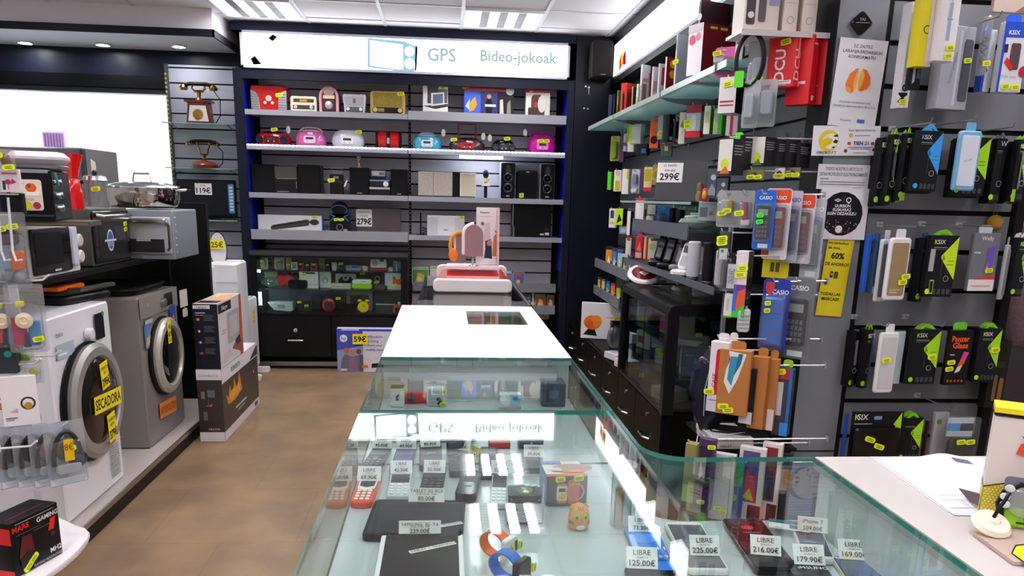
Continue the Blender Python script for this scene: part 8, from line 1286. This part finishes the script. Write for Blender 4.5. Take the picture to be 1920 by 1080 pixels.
x,z,w,h=fit(1589,20,1639,68,3.02);t=thing('alarm_sensor','glossy black diamond shaped device above the orange poster','sensor',(x,3.028,z+h/2));b=B();b.prism([(p*.7-q*.7,p*.7+q*.7)for p,q in rrect(-w*.36,-w*.36,w*.36,w*.36,w*.14)],-.022,0,gloss('0b0d12'),'y',.006);b.obj('shell',t);b=B();b.box((-w*.28,-.0225,-.001),(w*.28,-.0222,.001),'8a90a0');b.deco(((-w*.3,-.0222,.003),(w*.6,0,0),(0,0,.02)),[('t',.5,.2,.5,'EAS','9aa0b0')]);b.obj('lettering',t)
# ================================================================ phone case panel
KG='phone accessories on the hooks right of the pillar'
KY=2.93
def tabm(t,w,h,c,dy=.004):
    b=B();n=9;o=[(-w*.3+w*.6*i/n,h+.022*math.sin(math.pi*i/n))for i in range(n+1)];i_=[(x*.55,h+(z-h)*.45)for x,z in o]
    vs=[(x,y,z)for y in(dy,dy+.003)for x,z in o+i_];k=n+1;f=[]
    for a in range(n):f+=[(a,a+1,k+a+1,k+a),(2*k+a+1,2*k+a,3*k+a,3*k+a+1),(a+1,a,2*k+a,2*k+a+1),(k+a,k+a+1,3*k+a+1,3*k+a)]
    b.add(vs,f,mat(c,.4));b.obj('hang_tab',t)
def ksix(label,px,Y=KY,d=.02,rz=0,tri=LIME,title='KSIX',extra=(),stk=(),tab='7ac81c',tri_on=True):
    x,z,w,h=fit(*px,Y);t=thing('accessory_box',label,'accessory box',(x,Y,z),rz,KG);b=B();b.rbox((-w/2,0,0),(w/2,d,h),.003,mat('15161a',.35),'z',.001)
    D=[('t',.16,.86,.07,'K',tri,'l',0,.02),('t',.27,.86,.07,'SIX','e4e6ea','l',0,.01)]if title=='KSIX' else[]
    if tri_on:D+=[('p',[(.985,.98),(.985,.28),(.47,.62),(.45,.65),(.47,.68)],tri),('t',.55,.6,.08,'6','23300a','c'),('r',.66,.52,.9,.53,'4a7a10'),('r',.7,.58,.9,.59,'4a7a10')]
    D+=[('r',.15,.80,.6,.812,'9a9ca2'),('r',.15,.775,.62,.782,'6a8a2a')]+[('p',rrect(.3+.16*k,.04,.42+.16*k,.13,.02),'3c3e44')for k in range(4)]+[('c',.12,.09,.045,tri),('r',.5,.3,.515,.7,'4a4c52'),('o',.7,.3,.05,.01,'a8aab0')]+list(extra)
    b.deco(front(w,h),D,.0005,.0002);b.obj('carton',t)
    if tab:tabm(t,w,h,tab)
    sticker(t,front(w,h),stk,.02)
    for q in range(2 if Y<KY-.005 else 1):dup(t,(x+.010*(q+1),Y+.026*(q+1)+d*.5,z-.004*(q+1)),rz,label='dark accessory box hidden mostly behind a front one in panel row %d'%(2 if z>1.3 else 3 if z>1.02 else 4 if z>.85 else 5),group='accessory boxes behind the front ones, panel row %d'%(2 if z>1.3 else 3 if z>1.02 else 4 if z>.85 else 5))
    return t,w,h
def pcase(label,px,Y,rim,inner,rz=0,stk=(),dec=()):
    x,z,w,h=fit(*px,Y);t=thing('phone_case_pack',label,'phone case pack',(x,Y,z),rz,KG);hh=h*.88
    b=B();b.rbox((-w/2,0,0),(w/2,.018,hh),w*.14,mat(rim,.25),'y',.005);b.obj('shell',t);b=B();b.rbox((-w*.38,-.0025,hh*.08),(w*.38,-.0004,hh*.92),w*.08,mat(inner,.4),'y',.0005);b.deco(((-w*.38,-.0025,hh*.08),(w*.76,0,0),(0,0,hh*.84)),list(dec));b.obj('case',t)
    b=B();b.rbox((-w*.22,.008,hh*.985),(w*.22,.010,h),w*.08,mat(rim,.3),'y');b.obj('hang_tab',t);sticker(t,front(w,h,-.003),stk,.02);return t
def kbox(label,px,col,dec,d=.03,rz=0,Y=KY,stk=(),tab=None,cat='box'):x,z,w,h=fit(*px,Y);return carton('product_box',label,cat,(x,Y+d/2,z),(w,d,h),col,dec,rz,KG,stk,tab=tab,ssz=.018)
# first row
kbox('tall white box lettered sideways at its foot, first by the pillar',(1683,4,1728,202),'dcdce2',{'F':[('r',.0,0,.4,1,'e8e8ec'),('t',.72,.14,.1,'Mo','1a1a1e','c',90,.02),('r',.1,.3,.3,.9,'c4c4cc')]},.05,6,KY,[('F',.35,.06)])
kbox('dark glossy pack with gold print in front of the tall white box',(1700,62,1738,168),'17161c',{'F':[('p',[(.3,.1),(.5,.15),(.5,.6),(.3,.5)],'aab4c4'),('r',.4,.75,.95,.95,'a8743c'),('r',.3,.9,.6,1,'e0641c'),('r',.6,.2,.9,.5,'3a4a6a')]},.02,4,KY-.06)
kbox('tall box with a bright yellow side high on the panel',(1714,-14,1762,124),'e8d81c',{'F':[('r',0,0,.5,1,'e6d81c'),('o',.45,.5,.06,.015,'3a3810'),('r',.55,0,1,1,'dcd4d4')]},.05,8,KY-.10);kbox('tall white box with a drawn syringe shape beside the yellow one',(1748,-14,1806,114),'ece8ec',{'F':[('r',.45,.3,.62,.85,'9ab0c4'),('r',.4,.6,.68,.62,'8aa0b8'),('r',.5,.85,.56,1,'b0c0d0')],'D':[]},.05,6,KY-.12,[('F',.72,.2),('F',.68,.08)])
kbox('tall silver grey box with a dark window on the first hook row',(1746,50,1836,204),'a4a8b2',{'F':[('r',.5,.05,.58,.95,'c4c8d2'),('p',rrect(.66,.1,.96,.85,.06),'50545e'),('t',.42,.5,.045,'Screen protector','5a68a0','c',80,0,.8)]},.05,12,KY,[('F',.82,.6)],'c8ccd4')
x,z,w,h=fit(1830,30,1862,142,KY-.08);t=thing('cable_bag','clear bag with a black coiled cable on the first hook row','bag',(x,KY-.08,z),10,KG);b=B();b.rbox((-w/2,-.014,0),(w/2,.014,h),.012,glass('e8ecf0',1.5,1.45,.08,.2),'y',.005);b.obj('bag',t);b=B();b.tube([(.012*math.cos(q*.8),.006*math.sin(q),h*.2+h*.45*q/26)for q in range(27)],.004,'17171a');b.obj('cable',t);sticker(t,front(w,h,-.015),[(.6,.2)],.018)
kbox('blue edged white box behind the clear cable bag',(1834,56,1872,172),'d8dce4',{'F':[('r',0,0,.25,1,'1f50b8'),('p',[(.3,.3),(.5,.35),(.3,.4)],'2a2a34')],'L':[('r',0,0,1,1,'1f4ab0')]},.03,10,KY,(),'1f62d0');kbox('blue and white case box with a red phone picture, first row by the picture edge',(1866,42,1934,172),'e4e6ee',{'F':[('r',0,.78,1,1,'1f52c8'),('t',.4,.82,.06,'KSIX','f0f4ff','c',0,.02,.6),('r',0,0,.1,1,'1f52c8'),('p',rrect(.35,.32,.75,.7,.06),'5a4448'),('p',[(.15,.42),(.45,.3),(.55,.36),(.25,.5)],'d8301c'),('p',[(.45,.3),(.55,.36),(.55,.33)],'2a2a2a'),('t',.4,.2,.05,'Slide case','a8acb4','c',0,0,.6),('c',.98,.3,.08,'c01c50'),('r',.08,.56,.22,.68,'2a2438')]},.03,0,KY-.06,[('F',.35,.08),('F',.75,.07)],'1f52c8')
kbox('tan card with a brown corner at the upper picture edge',(1862,-20,1936,22),'cbb8a8',{'F':[('p',[(.6,0),(1,0),(1,.5)],'8a6a5a')]},.02)
# second row
ksix('dark accessory box nearest the pillar in the second row',(1638,258,1662,385),KY+.03,.03,20,LIME,'KSIX',(),(),None,False);ksix('dark accessory box with a cable window, second from the pillar in the second row',(1658,252,1688,384),KY,.03,16,LIME,'KSIX',[('r',.4,.4,.9,.75,'6a6c70')]);ksix('dark accessory box with a lime foot left of the blue triangle box',(1684,250,1712,376),KY-.03,.03,12,LIME,'KSIX',[('r',0,0,1,.12,'9ac81c')],(),'8ad01c',False)
ksix('black accessory box with a blue triangle',(1706,246,1772,358),KY-.08,.02,6,'2f9cf0',tab='3a9ae0');ksix('black accessory box with a lime triangle behind the clear phone case',(1782,258,1862,366),KY-.02,.02,4,LIME);
t=pcase('pale blue rimmed clear phone case in front of a lime triangle box',(1784,230,1848,357),KY-.10,'7ab4dc','d8e2ec',4,(),[('t',.5,.5,.04,'Gel case','6a7480','c',20)])
ksix('plain dark accessory box with a white letter, right of the clear phone case',(1852,260,1892,380),KY,.03,6,LIME,'',[('t',.3,.88,.08,'W','d8d8dc','l')],(),'55585c',False);ksix('dark accessory box with a lime foot at the picture edge, second row',(1892,262,1936,378),KY-.03,.03,8,LIME,'KSIX',[('r',0,0,.3,.2,'8ac81c'),('r',.35,.2,.5,.8,'7a8088')])
# third row
kbox('bright blue slim pack nearest the pillar in the third row',(1614,440,1638,548),'1f56c0',{'F':[('r',.5,.1,.6,.9,'3a80e0'),('r',.7,0,1,.9,'17305a')]},.02,22);kbox('teal and red slim pack second from the pillar in the third row',(1630,438,1652,550),'25567a',{'F':[('r',.3,0,.9,.12,'c8d0d8'),('r',.3,.12,.9,.3,'c02030')]},.02,20)
pcase('grey phone case in a white rim, left of the gold one',(1638,432,1682,566),KY-.02,'d4d4da','6d7078',14);pcase('gold phone case in a white rim in the third row',(1654,430,1716,563),KY-.07,'e8e8ea','9a805a',8,[(.88,.34),(.76,.26)],[('r',.1,.1,.8,.12,'c8b898'),('r',.1,.05,.6,.07,'d8ccb4')])
ksix('black accessory box with a lime triangle and a yellow outline, third row',(1728,442,1802,556),KY-.04,.02,4,'c8ec1c','KSIX',[('r',.05,.42,.22,.78,'a8acb0'),('r',.16,.05,.3,.07,'a8d01c'),('r',.16,.05,.18,.27,'a8d01c'),('r',.28,.05,.3,.27,'a8d01c'),('r',.16,.26,.3,.28,'a8d01c')]);ksix('plain black accessory box behind the lime triangle box, third row',(1716,446,1746,566),KY,.03,12,LIME,'',(),(),'2a3a80',False)
kbox('grey box picturing a violet lit phone with a white foot, third row',(1810,438,1880,545),'6f727c',{'F':[('r',0,0,1,.2,'e8e6e8'),('p',[(0,.2),(1,.28),(1,.2)],'d83a2a'),('t',.5,.88,.07,'Wefly','e0d4d8','c',0,.02,.5),('p',[(.55,.32),(.8,.38),(.85,.78),(.58,.74)],'6a4ab8'),('p',[(.55,.32),(.7,.36),(.62,.5)],'d86a90'),('r',.05,.65,.3,.68,'c8ccd4'),('r',.1,.08,.85,.1,'d89a8a')]},.02,6,KY-.04,[('F',.72,.36)],'c8ccd2')
pcase('clear grey phone case pack edge-on right of the violet phone box',(1872,445,1902,562),KY-.03,'b4b6bc','8a8c92',22);ksix('dark accessory box with a lime dot at the picture edge, third row',(1892,446,1936,556),KY-.05,.03,8,LIME,'KSIX',(),(),'d8d8d4')
# fourth row
ksix('dark accessory box with a cable window nearest the pillar, fourth row',(1590,622,1614,726),KY+.03,.03,22,LIME,'',[('r',.3,.4,.9,.85,'7a7478'),('r',.2,.05,.9,.15,'2a3a10')],(),None,False);ksix('dark accessory box seen edge-on beside the white phone case, fourth row',(1612,618,1642,728),KY,.03,18,LIME,'KSIX',[('r',.7,.1,.95,.9,'3a3a78')],(),'8ac81c',False)
pcase('white phone case with a yellow sticker in the fourth row',(1637,608,1692,737),KY-.07,'e4e4e6','ccccd0',5,[(.4,.48)]);kbox('pale blue card behind the white phone case',(1660,622,1700,720),'b8ccd4',{},.01,4,KY)
ksix('black accessory box with a lime triangle right of the white phone case',(1697,618,1768,720),KY-.03,.02,4,LIME,stk=[(.78,.5)]);ksix('black accessory box with a lime triangle at the right of the fourth row',(1822,616,1882,716),KY-.04,.02,4,LIME,stk=[(.8,.6)])
kbox('black box with orange lettering and a colourful phone in the fourth row',(1766,620,1828,722),'141214',{'F':[('t',.48,.80,.10,'Panzer','f05a1c','c',0,.03,.75),('t',.5,.68,.10,'Glass','f05a1c','c',0,.03,.7),('p',[(.4,.22),(.62,.26),(.92,.6),(.7,.62)],'d83a90'),('p',[(.4,.22),(.62,.26),(.72,.4),(.52,.36)],'e8e0c8'),('p',[(.5,.34),(.74,.38),(.82,.48),(.6,.46)],'e05a28'),('r',.1,.55,.3,.57,'c8c8c8')]+[('r',.12+.15*k,.06,.2+.15*k,.1,'c04a1c')for k in range(5)]},.02,4,KY-.05,[('F',.2,.42),('F',.16,.3)],'6ac81c')
kbox('dark smoked pack at the lower right of the panel with brown glass inside',(1842,640,1900,764),'1a1810',{'F':[('p',rrect(.3,.1,.5,.5,.06),'6a5a3a'),('p',rrect(.6,.1,.85,.45,.06),'8a5a2a'),('r',.1,.6,.8,.7,'2e2e2a')]},.04,6,KY-.0)
# fifth row
kbox('blue slim pack nearest the pillar in the lowest row',(1580,776,1592,858),'1f4fb8',{},.02,20)
x,z,w,h=fit(1588,772,1698,856,KY-.05);t=thing('pouch_pack','wide black pouch pack with two yellow stickers in the lowest row','pouch pack',(x,KY-.05,z),2,KG);b=B();b.box((-w/2,.004,0),(w/2,.006,h),mat('15161a',.35));b.deco(front(w,h,.004),[('t',.06,.82,.12,'K',LIME,'l',0,.02),('t',.11,.82,.12,'SIX','e4e6ea','l',0,.01),('r',.06,.72,.4,.735,'b0b2b8'),('p',[(.96,.98),(.82,.72),(.97,.5)],LIME),('p',rrect(.42,.82,.58,.9,.03),'6a88b0')]);b.obj('card',t);b=B();b.rbox((-w*.46,-.02,0),(w*.42,.0035,h*.66),.008,mat('08080a',.15,coat=.6),'y',.006);b.obj('pouch',t);sticker(t,front(w,h,-.021),[(.33,.42),(.52,.26)],.022,2,STK,-18)
ksix('black accessory box with a lime triangle in the lowest row',(1682,784,1734,862),KY-.01,.02,3,LIME,'');kbox('pale grey pack left of the clear bag in the lowest row',(1742,774,1782,856),'a8a4a8',{'F':[('c',.3,.8,.06,'6a8a2a')]},.02,4);kbox('dark red slim pack right of the lime triangle box in the lowest row',(1730,790,1744,858),'3a1420',{},.02,4)
x,z,w,h=fit(1766,780,1836,858,KY-.06);t=thing('cable_bag','clear bag with a black rounded charger and two yellow stickers, lowest row','bag',(x,KY-.06,z),0,KG);b=B();b.rbox((-w*.4,-.02,h*.0),(w*.45,.01,h*.5),.02,gloss('14140e'),'y',.008);b.obj('charger',t);b=B();b.box((-w*.45,.006,h*.5),(w*.4,.008,h*.95),'d4d8de');b.deco(((-w*.45,.006,h*.5),(w*.85,0,0),(0,0,h*.45)),[('r',0,.3,.5,.7,'4a9ae0'),('r',.5,.3,1,.7,'2a3440')]);b.obj('label_card',t);b=B();b.rbox((-w/2,-.024,-.0),(w/2,.014,h),.014,CLB,'y',.004);b.obj('bag',t);sticker(t,front(w,h,-.025),[(.4,.42),(.7,.42)],.02)
# hooks on the panel
for px,py,g in[(1745,230,2),(1826,225,2),(1900,238,2),(1718,425,3),(1804,424,3),(1878,426,3),(1768,612,4),(1664,612,4),(1875,30,1),(1790,770,5)]:
    p=at_y(px,py,2.78);L=3.03-p.y;b=B();b.tube([(0,0,0),(0,-L,0),(0,-L-.008,.016)],.0026,mat('8d8f96',.3,.6),6);b.box((-.014,-.003,-.01),(.014,.003,.01),mat('b9bac0',.3,.6));solo(b,'display_hook',['','long metal hook of the first row right of the pillar','long metal hook of the second row right of the pillar','long metal hook of the third row right of the pillar','long metal hook of the fourth row right of the pillar','long metal hook of the lowest row right of the pillar'][g],'hook',(p.x,3.03,p.z),0,'hooks of panel row %d right of the pillar'%g)
# beyond the panel
paper('poster','poster with a blue sky and an orange building at the right picture edge','poster',(1898,384,1990,440),3.6,'2a62c0',[('p',[(0,0),(1,0),(1,.55),(0,.35)],'c87a48'),('p',[(0,.33),(1,.53),(1,.6),(0,.4)],'e0b090')]+[('r',.08+.12*k,.02,.12+.12*k,.28,'8a4a30')for k in range(7)])
b=B();b.ball((0,0,0),.03,.03,.032,'b8861c',12,6);b.tube([(0,0,.03),(.006,0,.14)],.001,'8a7a40',5);b.tube([(-.012,0,.025),(-.01,0,.14)],.001,'8a7a40',5);p=at_y(1866,418,3.0);solo(b,'hanging_bauble','small gold bauble hanging on the grey panel above the third row','bauble',tuple(p))
x,z,w,h=fit(1856,700,1930,780,3.4);t=thing('fabric_bundle','mauve textured cushion like bundle beyond the panel at the right edge','cushion',(x+.2,3.42,.9));b=B();b.ball((0,0,.1),.28,.16,.36,noisy('mauve_cloth','7d6068','8f707a',120,.9),20,10);b.obj('cushion',t);b=B();b.tube([(-.24,-.1,.02),(0,-.16,.02),(.2,-.1,.02)],.006,'6d525c');b.obj('seam',t)
b=B();b.box((2.3,3.28,FZ),(3.4,3.6,.89),mat('3a3038',.6));struct(b,'trim_9')
# ================================================================ red display stand and headphones
zc=CT-.003;t=thing('display_stand','red topped white rounded display base on the black framed glass case','display stand',(0,0,0))
x0,x1=at_y(812,540,3.72).x,at_y(960,540,3.72).x;zl=at_y(886,524,3.72).z;zb=zc+.002
b=B();b.rbox((x0,3.72,zb),(x1,3.76,max(zl,zb+.05)),.022,mat('e6e0e2',.3),'y',.006);b.obj('front_lip',t)
x2,x3=at_y(822,500,4.2).x,at_y(948,500,4.2).x;z2=at_y(886,502,4.2).z
b=B();b.add([(x0+.01,3.7605,zb),(x1-.01,3.7605,zb),(x3,4.22,zb),(x2,4.22,zb),(x0+.012,3.7605,zl-.004),(x1-.012,3.7605,zl-.004),(x3-.03,4.2,z2),(x2+.03,4.2,z2)],[(3,2,1,0),(0,1,5,4),(1,2,6,5),(2,3,7,6),(3,0,4,7),(4,5,6,7)],mat('d8281c',.12,coat=.8));b.obj('red_body',t)
b=B();b.rbox((x2-.01,4.225,zb),(x3+.01,4.26,z2+.012),.03,mat('e8e4e6',.3),'y',.006);b.obj('back_lip',t)
YP=4.06;px=at_y(885,497,YP);zp=at_y(885,498,YP).z
t=thing('sign_stand','white sign board picturing a woman, with a plinth plate, behind the headphones','sign',(0,0,zp));a,c=at_y(838,497,YP).x,at_y(935,497,YP).x
b=B();b.box((a,YP-.06,-.014),(c,YP+.13,0),mat('e4dce0',.35));b.obj('plinth',t)
a,c=at_y(893,497,YP).x,at_y(935,497,YP).x;hh=at_y(900,389,YP).z-zp;b=B();b.box((a,YP+.06,.002),(c,YP+.085,hh),mat('e6e0e2',.4));b.box((c-.0095,YP+.0,.002),(c+.0005,YP+.0595,hh),mat('d8bcc0',.4));b.deco(((a,YP+.06,.002),(c-a-.01,0,0),(0,0,hh-.002)),[('t',.42,.90,.03,'Panasonic','2a2226','c',0,.02,.5),('r',.1,.84,.8,.85,'c8c0c4'),('p',[(.45,.3),(.75,.32),(.7,.48),(.45,.46)],'2c2024'),('p',[(.4,.12),(.8,.1),(.75,.38),(.5,.4)],'1c2444'),('c',.66,.38,.05,'c88a80'),('p',[(.8,.15),(1,.15),(1,.55),(.86,.5)],'c07a40'),('p',[(.35,.4),(.7,.45),(.65,.75),(.4,.7)],'cfc4cc'),('p',[(.85,.62),(1,.55),(1,.58)],'3a2c20'),('c',.3,.72,.03,'8a5a58')]);b.obj('board',t)
t=thing('headphone_stand','mauve rounded panel on a chrome post with orange headphones hung behind it','headphones',(at_y(888,497,YP-.02).x,YP-.02,zp+.002));t.scale=(.84,.84,.80)
b=B();b.prism([(-.055+.0,.06),(.055,.06),(.055,.20)]+[(.055*math.cos(rad(q)),.20+.055*math.sin(rad(q)))for q in range(10,180,14)]+[(-.055,.20)],-.02,.01,mat('8d7278',.5),'y');b.obj('panel',t);b=B();b.tube([(-.06,-.005,.07),(-.06,-.005,.20)]+[(.06*math.cos(rad(q)),-.005,.20+.06*math.sin(rad(q)))for q in range(165,89,-15)],.014,mat('f0ecea',.35),8);b.obj('white_edge',t);b=B();b.cyl((-.005,-.005,0),(-.005,-.005,.058),.008,metal());b.lathe([(.03,0),(.028,.004)],metal(),n=18);b.obj('post',t)
b=B();b.rbox((-.11,.03,.01),(-.045,.05,.21),.03,mat('8a7a7c',.5),'y',.004);b.tube([(-.112,.04,.04),(-.112,.04,.17),(-.09,.04,.205)],.01,'e8e4e6');b.obj('second_panel',t)
b=B();b.tube([(-.13,.02,.06),(-.142,.02,.12),(-.135,.02,.17),(-.11,.02,.2),(-.07,.02,.21)],.012,mat('d8962c',.35),8);b.obj('headband',t,'orange headband');b=B();b.lathe([(.028,.0),(.034,-.012),(.03,-.024),(.012,-.028)],mat('e07d14',.3),(-.125,.02,.065),20,'y',.8,1.25);b.lathe([(.02,.012),(.028,.0)],'b0a4a4',(-.125,.02,.065),18,'y',.8,1.25);b.obj('ear_cup',t,'orange ear cup');b=B();b.tube([(.03,.0,.004),(.06,-.01,.03),(.085,-.01,.045),(.1,-.01,.03),(.09,-.01,.004)],.004,'e6e0de');b.obj('cable',t)
# ================================================================ things on the right white counter
def sheet(name,label,c,bump,col='d4d8e8',z=CT+.0015,dec=()):
    """thin paper from four corner pixels (near-left, near-right, far-right, far-left) with a curl"""
    P=[at_z(*q,z)for q in c];n=12;b=B();vs=[]
    for j in range(n+1):
        for i in range(n+1):
            u,v=i/n,j/n;p=(P[0]*(1-u)+P[1]*u)*(1-v)+(P[3]*(1-u)+P[2]*u)*v;vs.append((p.x,p.y,p.z+bump(u,v)))
    m=len(vs);vs+=[(x,y,q-.0004)for x,y,q in vs];f=[]
    for j in range(n):
        for i in range(n):a=j*(n+1)+i;f+=[(a,a+1,a+n+2,a+n+1),(m+a+n+1,m+a+n+2,m+a+1,m+a)]
    rim=[i for i in range(n+1)]+[j*(n+1)+n for j in range(1,n+1)]+[n*(n+1)+i for i in range(n-1,-1,-1)]+[j*(n+1)for j in range(n-1,0,-1)]
    f+=[(rim[k],m+rim[k],m+rim[(k+1)%len(rim)],rim[(k+1)%len(rim)])for k in range(len(rim))]
    b.add(vs,f,mat(col,.6))
    for(u0,v0,u1,v1,cc)in dec:
        q=[]
        for u,v in((u0,v0),(u1,v0),(u1,v1),(u0,v1)):p=(P[0]*(1-u)+P[1]*u)*(1-v)+(P[3]*(1-u)+P[2]*u)*v;q.append((p.x,p.y,p.z+bump(u,v)+.0006))
        b.add(q,[(0,1,2,3)],mat(cc,.6))
    return solo(b,name,label,'paper')
hump=lambda u,v:.008*math.exp(-((u-.62)/.16)**2)*v**2
sheet('paper_sheet','white printed sheet with a barcode and a curled far edge',((1790,966),(1990,966),(1840,858),(1640,857)),hump,dec=[(.66+.012*k,.84,.66+.012*k+(.008 if k%3 else.004),.93,'3a3a52')for k in range(14)]+[(.3,.78,.62,.785,'c4c4d0'),(.05,.3,.7,.305,'c8c8d4'),(.05,.22,.8,.225,'c8c8d4'),(.05,.1,.8,.105,'9a9ab0'),(.2,.86,.5,.865,'d0d0da')])
sheet('paper_sheet','second white sheet under the printed one, shifted to the left',((1776,960),(1960,962),(1830,857),(1632,856)),lambda u,v:0,'ced0da',CT+.0006)
p0,p1=at_z(1797,915,CT+.012),at_z(1836,950,CT+.004);b=B();q=[at_z(1797,915,CT+.010),at_z(1836,925,CT+.026),at_z(1850,955,CT+.012),at_z(1818,940,CT+.005)]
b.add([tuple(v)for v in q]+[(v.x,v.y,v.z-.0006)for v in q],[(0,1,2,3),(7,6,5,4),(0,4,5,1),(1,5,6,2),(2,6,7,3),(3,7,4,0)],mat('4a2c2c',.4));solo(b,'dark_leaflet','folded dark brown leaflet between the white sheets and the comic style box','leaflet')
a=at_z(1834,966,CT);YW_=a.y;hh=at_y(1836,782,YW_).z-CT;w=.135;d=.05;BR_=-34;BM=Matrix.Translation((a.x,YW_,CT+.003))@Matrix.Rotation(rad(BR_),4,'Z')
t=carton('speaker_box','tall white box with a comic style burst on the right counter','box',tuple(BM@Vector((w/2,d/2,0))),(w,d,hh),'e6dad2',{'F':[('p',[(0,0),(1,0),(1,.62),(.5,.46),(0,.29)],'d8c41c')]+[('c',.02+.035*i+.017*(j%2),.012+.026*j,.008,'f6ecb0')for j in range(16)for i in range(15)if.012+.026*j<.27+.34*(.02+.035*i)]+[('p',[(0,.285),(.5,.455),(1,.62),(1,.63),(.5,.465),(0,.297)],'17171a'),
  ('p',[(.55+.0,.58),(.36,.60),(.40,.66),(.28,.67),(.36,.73),(.26,.84),(.39,.79),(.40,.88),(.47,.81),(.53,.93),(.58,.81),(.68,.9),(.70,.78),(.86,.82),(.78,.72),(.9,.68),(.76,.64),(.78,.55),(.68,.61),(.62,.52)],'2f4aa8'),('p',[(.24,.655),(.34,.64),(.36,.79),(.27,.76)],'e8482c'),('t',.52,.665,.10,'WTF?!','e0301c','c',4,.05,.62),('t',.52,.667,.10,'WTF?!','f4c41c','c',4,.015,.58),('t',.5,.5,.018,'SMART SPEAKER','8a7a78','c',0,0,.5)],'L':[('r',0,0,1,.29,'cbb81c'),('r',0,.285,1,.3,'17171a')]},BR_)
lh=at_y(1836,763,YW_).z-CT-.003;b=B();b.box((-.0015,-.0015,hh+.0045),(w+.0015,d+.0015,lh),mat('f0e01c',.35));b.box((-.0016,-.0016,hh+.0005),(w+.0016,d+.0016,hh+.004),mat('17171a',.4));solo(b,'box_lid','bright yellow lid on the tall comic style box','lid',(a.x,YW_,CT+.003),BR_)
b=B();q=[at_z(1824,1004,CT+.001),at_z(1900,1060,CT+.001),at_z(1990,1060,CT+.001),at_z(1925,992,CT+.001)];b.add([(v.x,v.y,CT+.006)for v in q]+[(v.x,v.y,CT+.001)for v in q],[(0,1,2,3),(7,6,5,4),(0,4,5,1),(1,5,6,2),(2,6,7,3),(3,7,4,0)],mat('b9a49a',.5));o_=q[1];b.add([(v.x,v.y,CT+.0065)for v in(at_z(1894,1046,CT),at_z(1902,1030,CT),at_z(1985,1020,CT),at_z(1985,1064,CT),at_z(1920,1066,CT))],[(4,3,2,1,0)],mat('17171a',.5));b.add([(v.x,v.y,CT+.0068)for v in(at_z(1897,1046,CT),at_z(1904,1033,CT),at_z(1982,1023,CT),at_z(1982,1061,CT),at_z(1920,1063,CT))],[(4,3,2,1,0)],mat('f0e01c',.4));solo(b,'comic_leaflet','flat greyish card with a yellow cell lying before the comic style box','leaflet')
# earphone pack leaning on the box
p=at_z(1900,1000,CT);t=thing('earphone_pack','clear pack with black earphones and a lime foot leaning on the comic style box','earphone pack',(p.x+.010,p.y+.004,CT+.0075),BR_,rx=-12);t.scale=(.72,.72,.60);s=.075
b=B();b.rbox((-.035,0,.01),(.05,.0015,.115),.01,mat('6d747e',.4),'y');b.obj('card',t);b=B();b.rbox((-.03,-.012,.0),(.045,-.001,.045),.012,mat('8cc81c',.35),'y',.003);b.deco(((-.03,-.012,0),(.075,0,0),(0,0,.045)),[('o',.6,.5,.25,.06,'4a7a10'),('r',.3,.2,.5,.3,'2a4a08')]);b.obj('lime_foot',t);b=B();b.lathe([(.040,-.003),(.038,-.018),(.02,-.022),(.001,-.022)],glass('dce4ec',1.6,1.45,.03,.2),(.006,0,.062),26,'y');b.obj('clear_dome',t)
b=B();b.tube([(-.034+.0,-.008,.02),(-.04,-.012,.05),(-.032,-.016,.08),(-.01,-.016,.10),(.02,-.014,.102)],.0065,mat('121216',.35),8);b.obj('earphone_cable',t)
for x,z in((-.03,.088),(-.036,.068),(-.034,.05)):b=B();b.lathe([(.009,0),(.008,-.004),(.003,-.005)],'d0d4d8',(x+.004,-.020,z),14,'y');b.obj('ear_tip',t)
p=at_z(1857,990,CT+.012);t=thing('security_tag','cream round security tag with a black strap lying before the comic style box','security tag',(p.x,p.y,CT+.018),0,rx=24);b=B();b.lathe([(.006,-.007),(.022,-.006),(.026,0),(.022,.006),(.010,.008),(.008,.011),(.001,.012)],mat('ece4d0',.25,coat=.3),n=32);b.obj('disc',t);b=B();b.tube([(0,.002,.011),(.004,.006,.024),(.012,.012,.036),(.02,.02,.04)],.0028,'17161c');b.obj('strap',t)
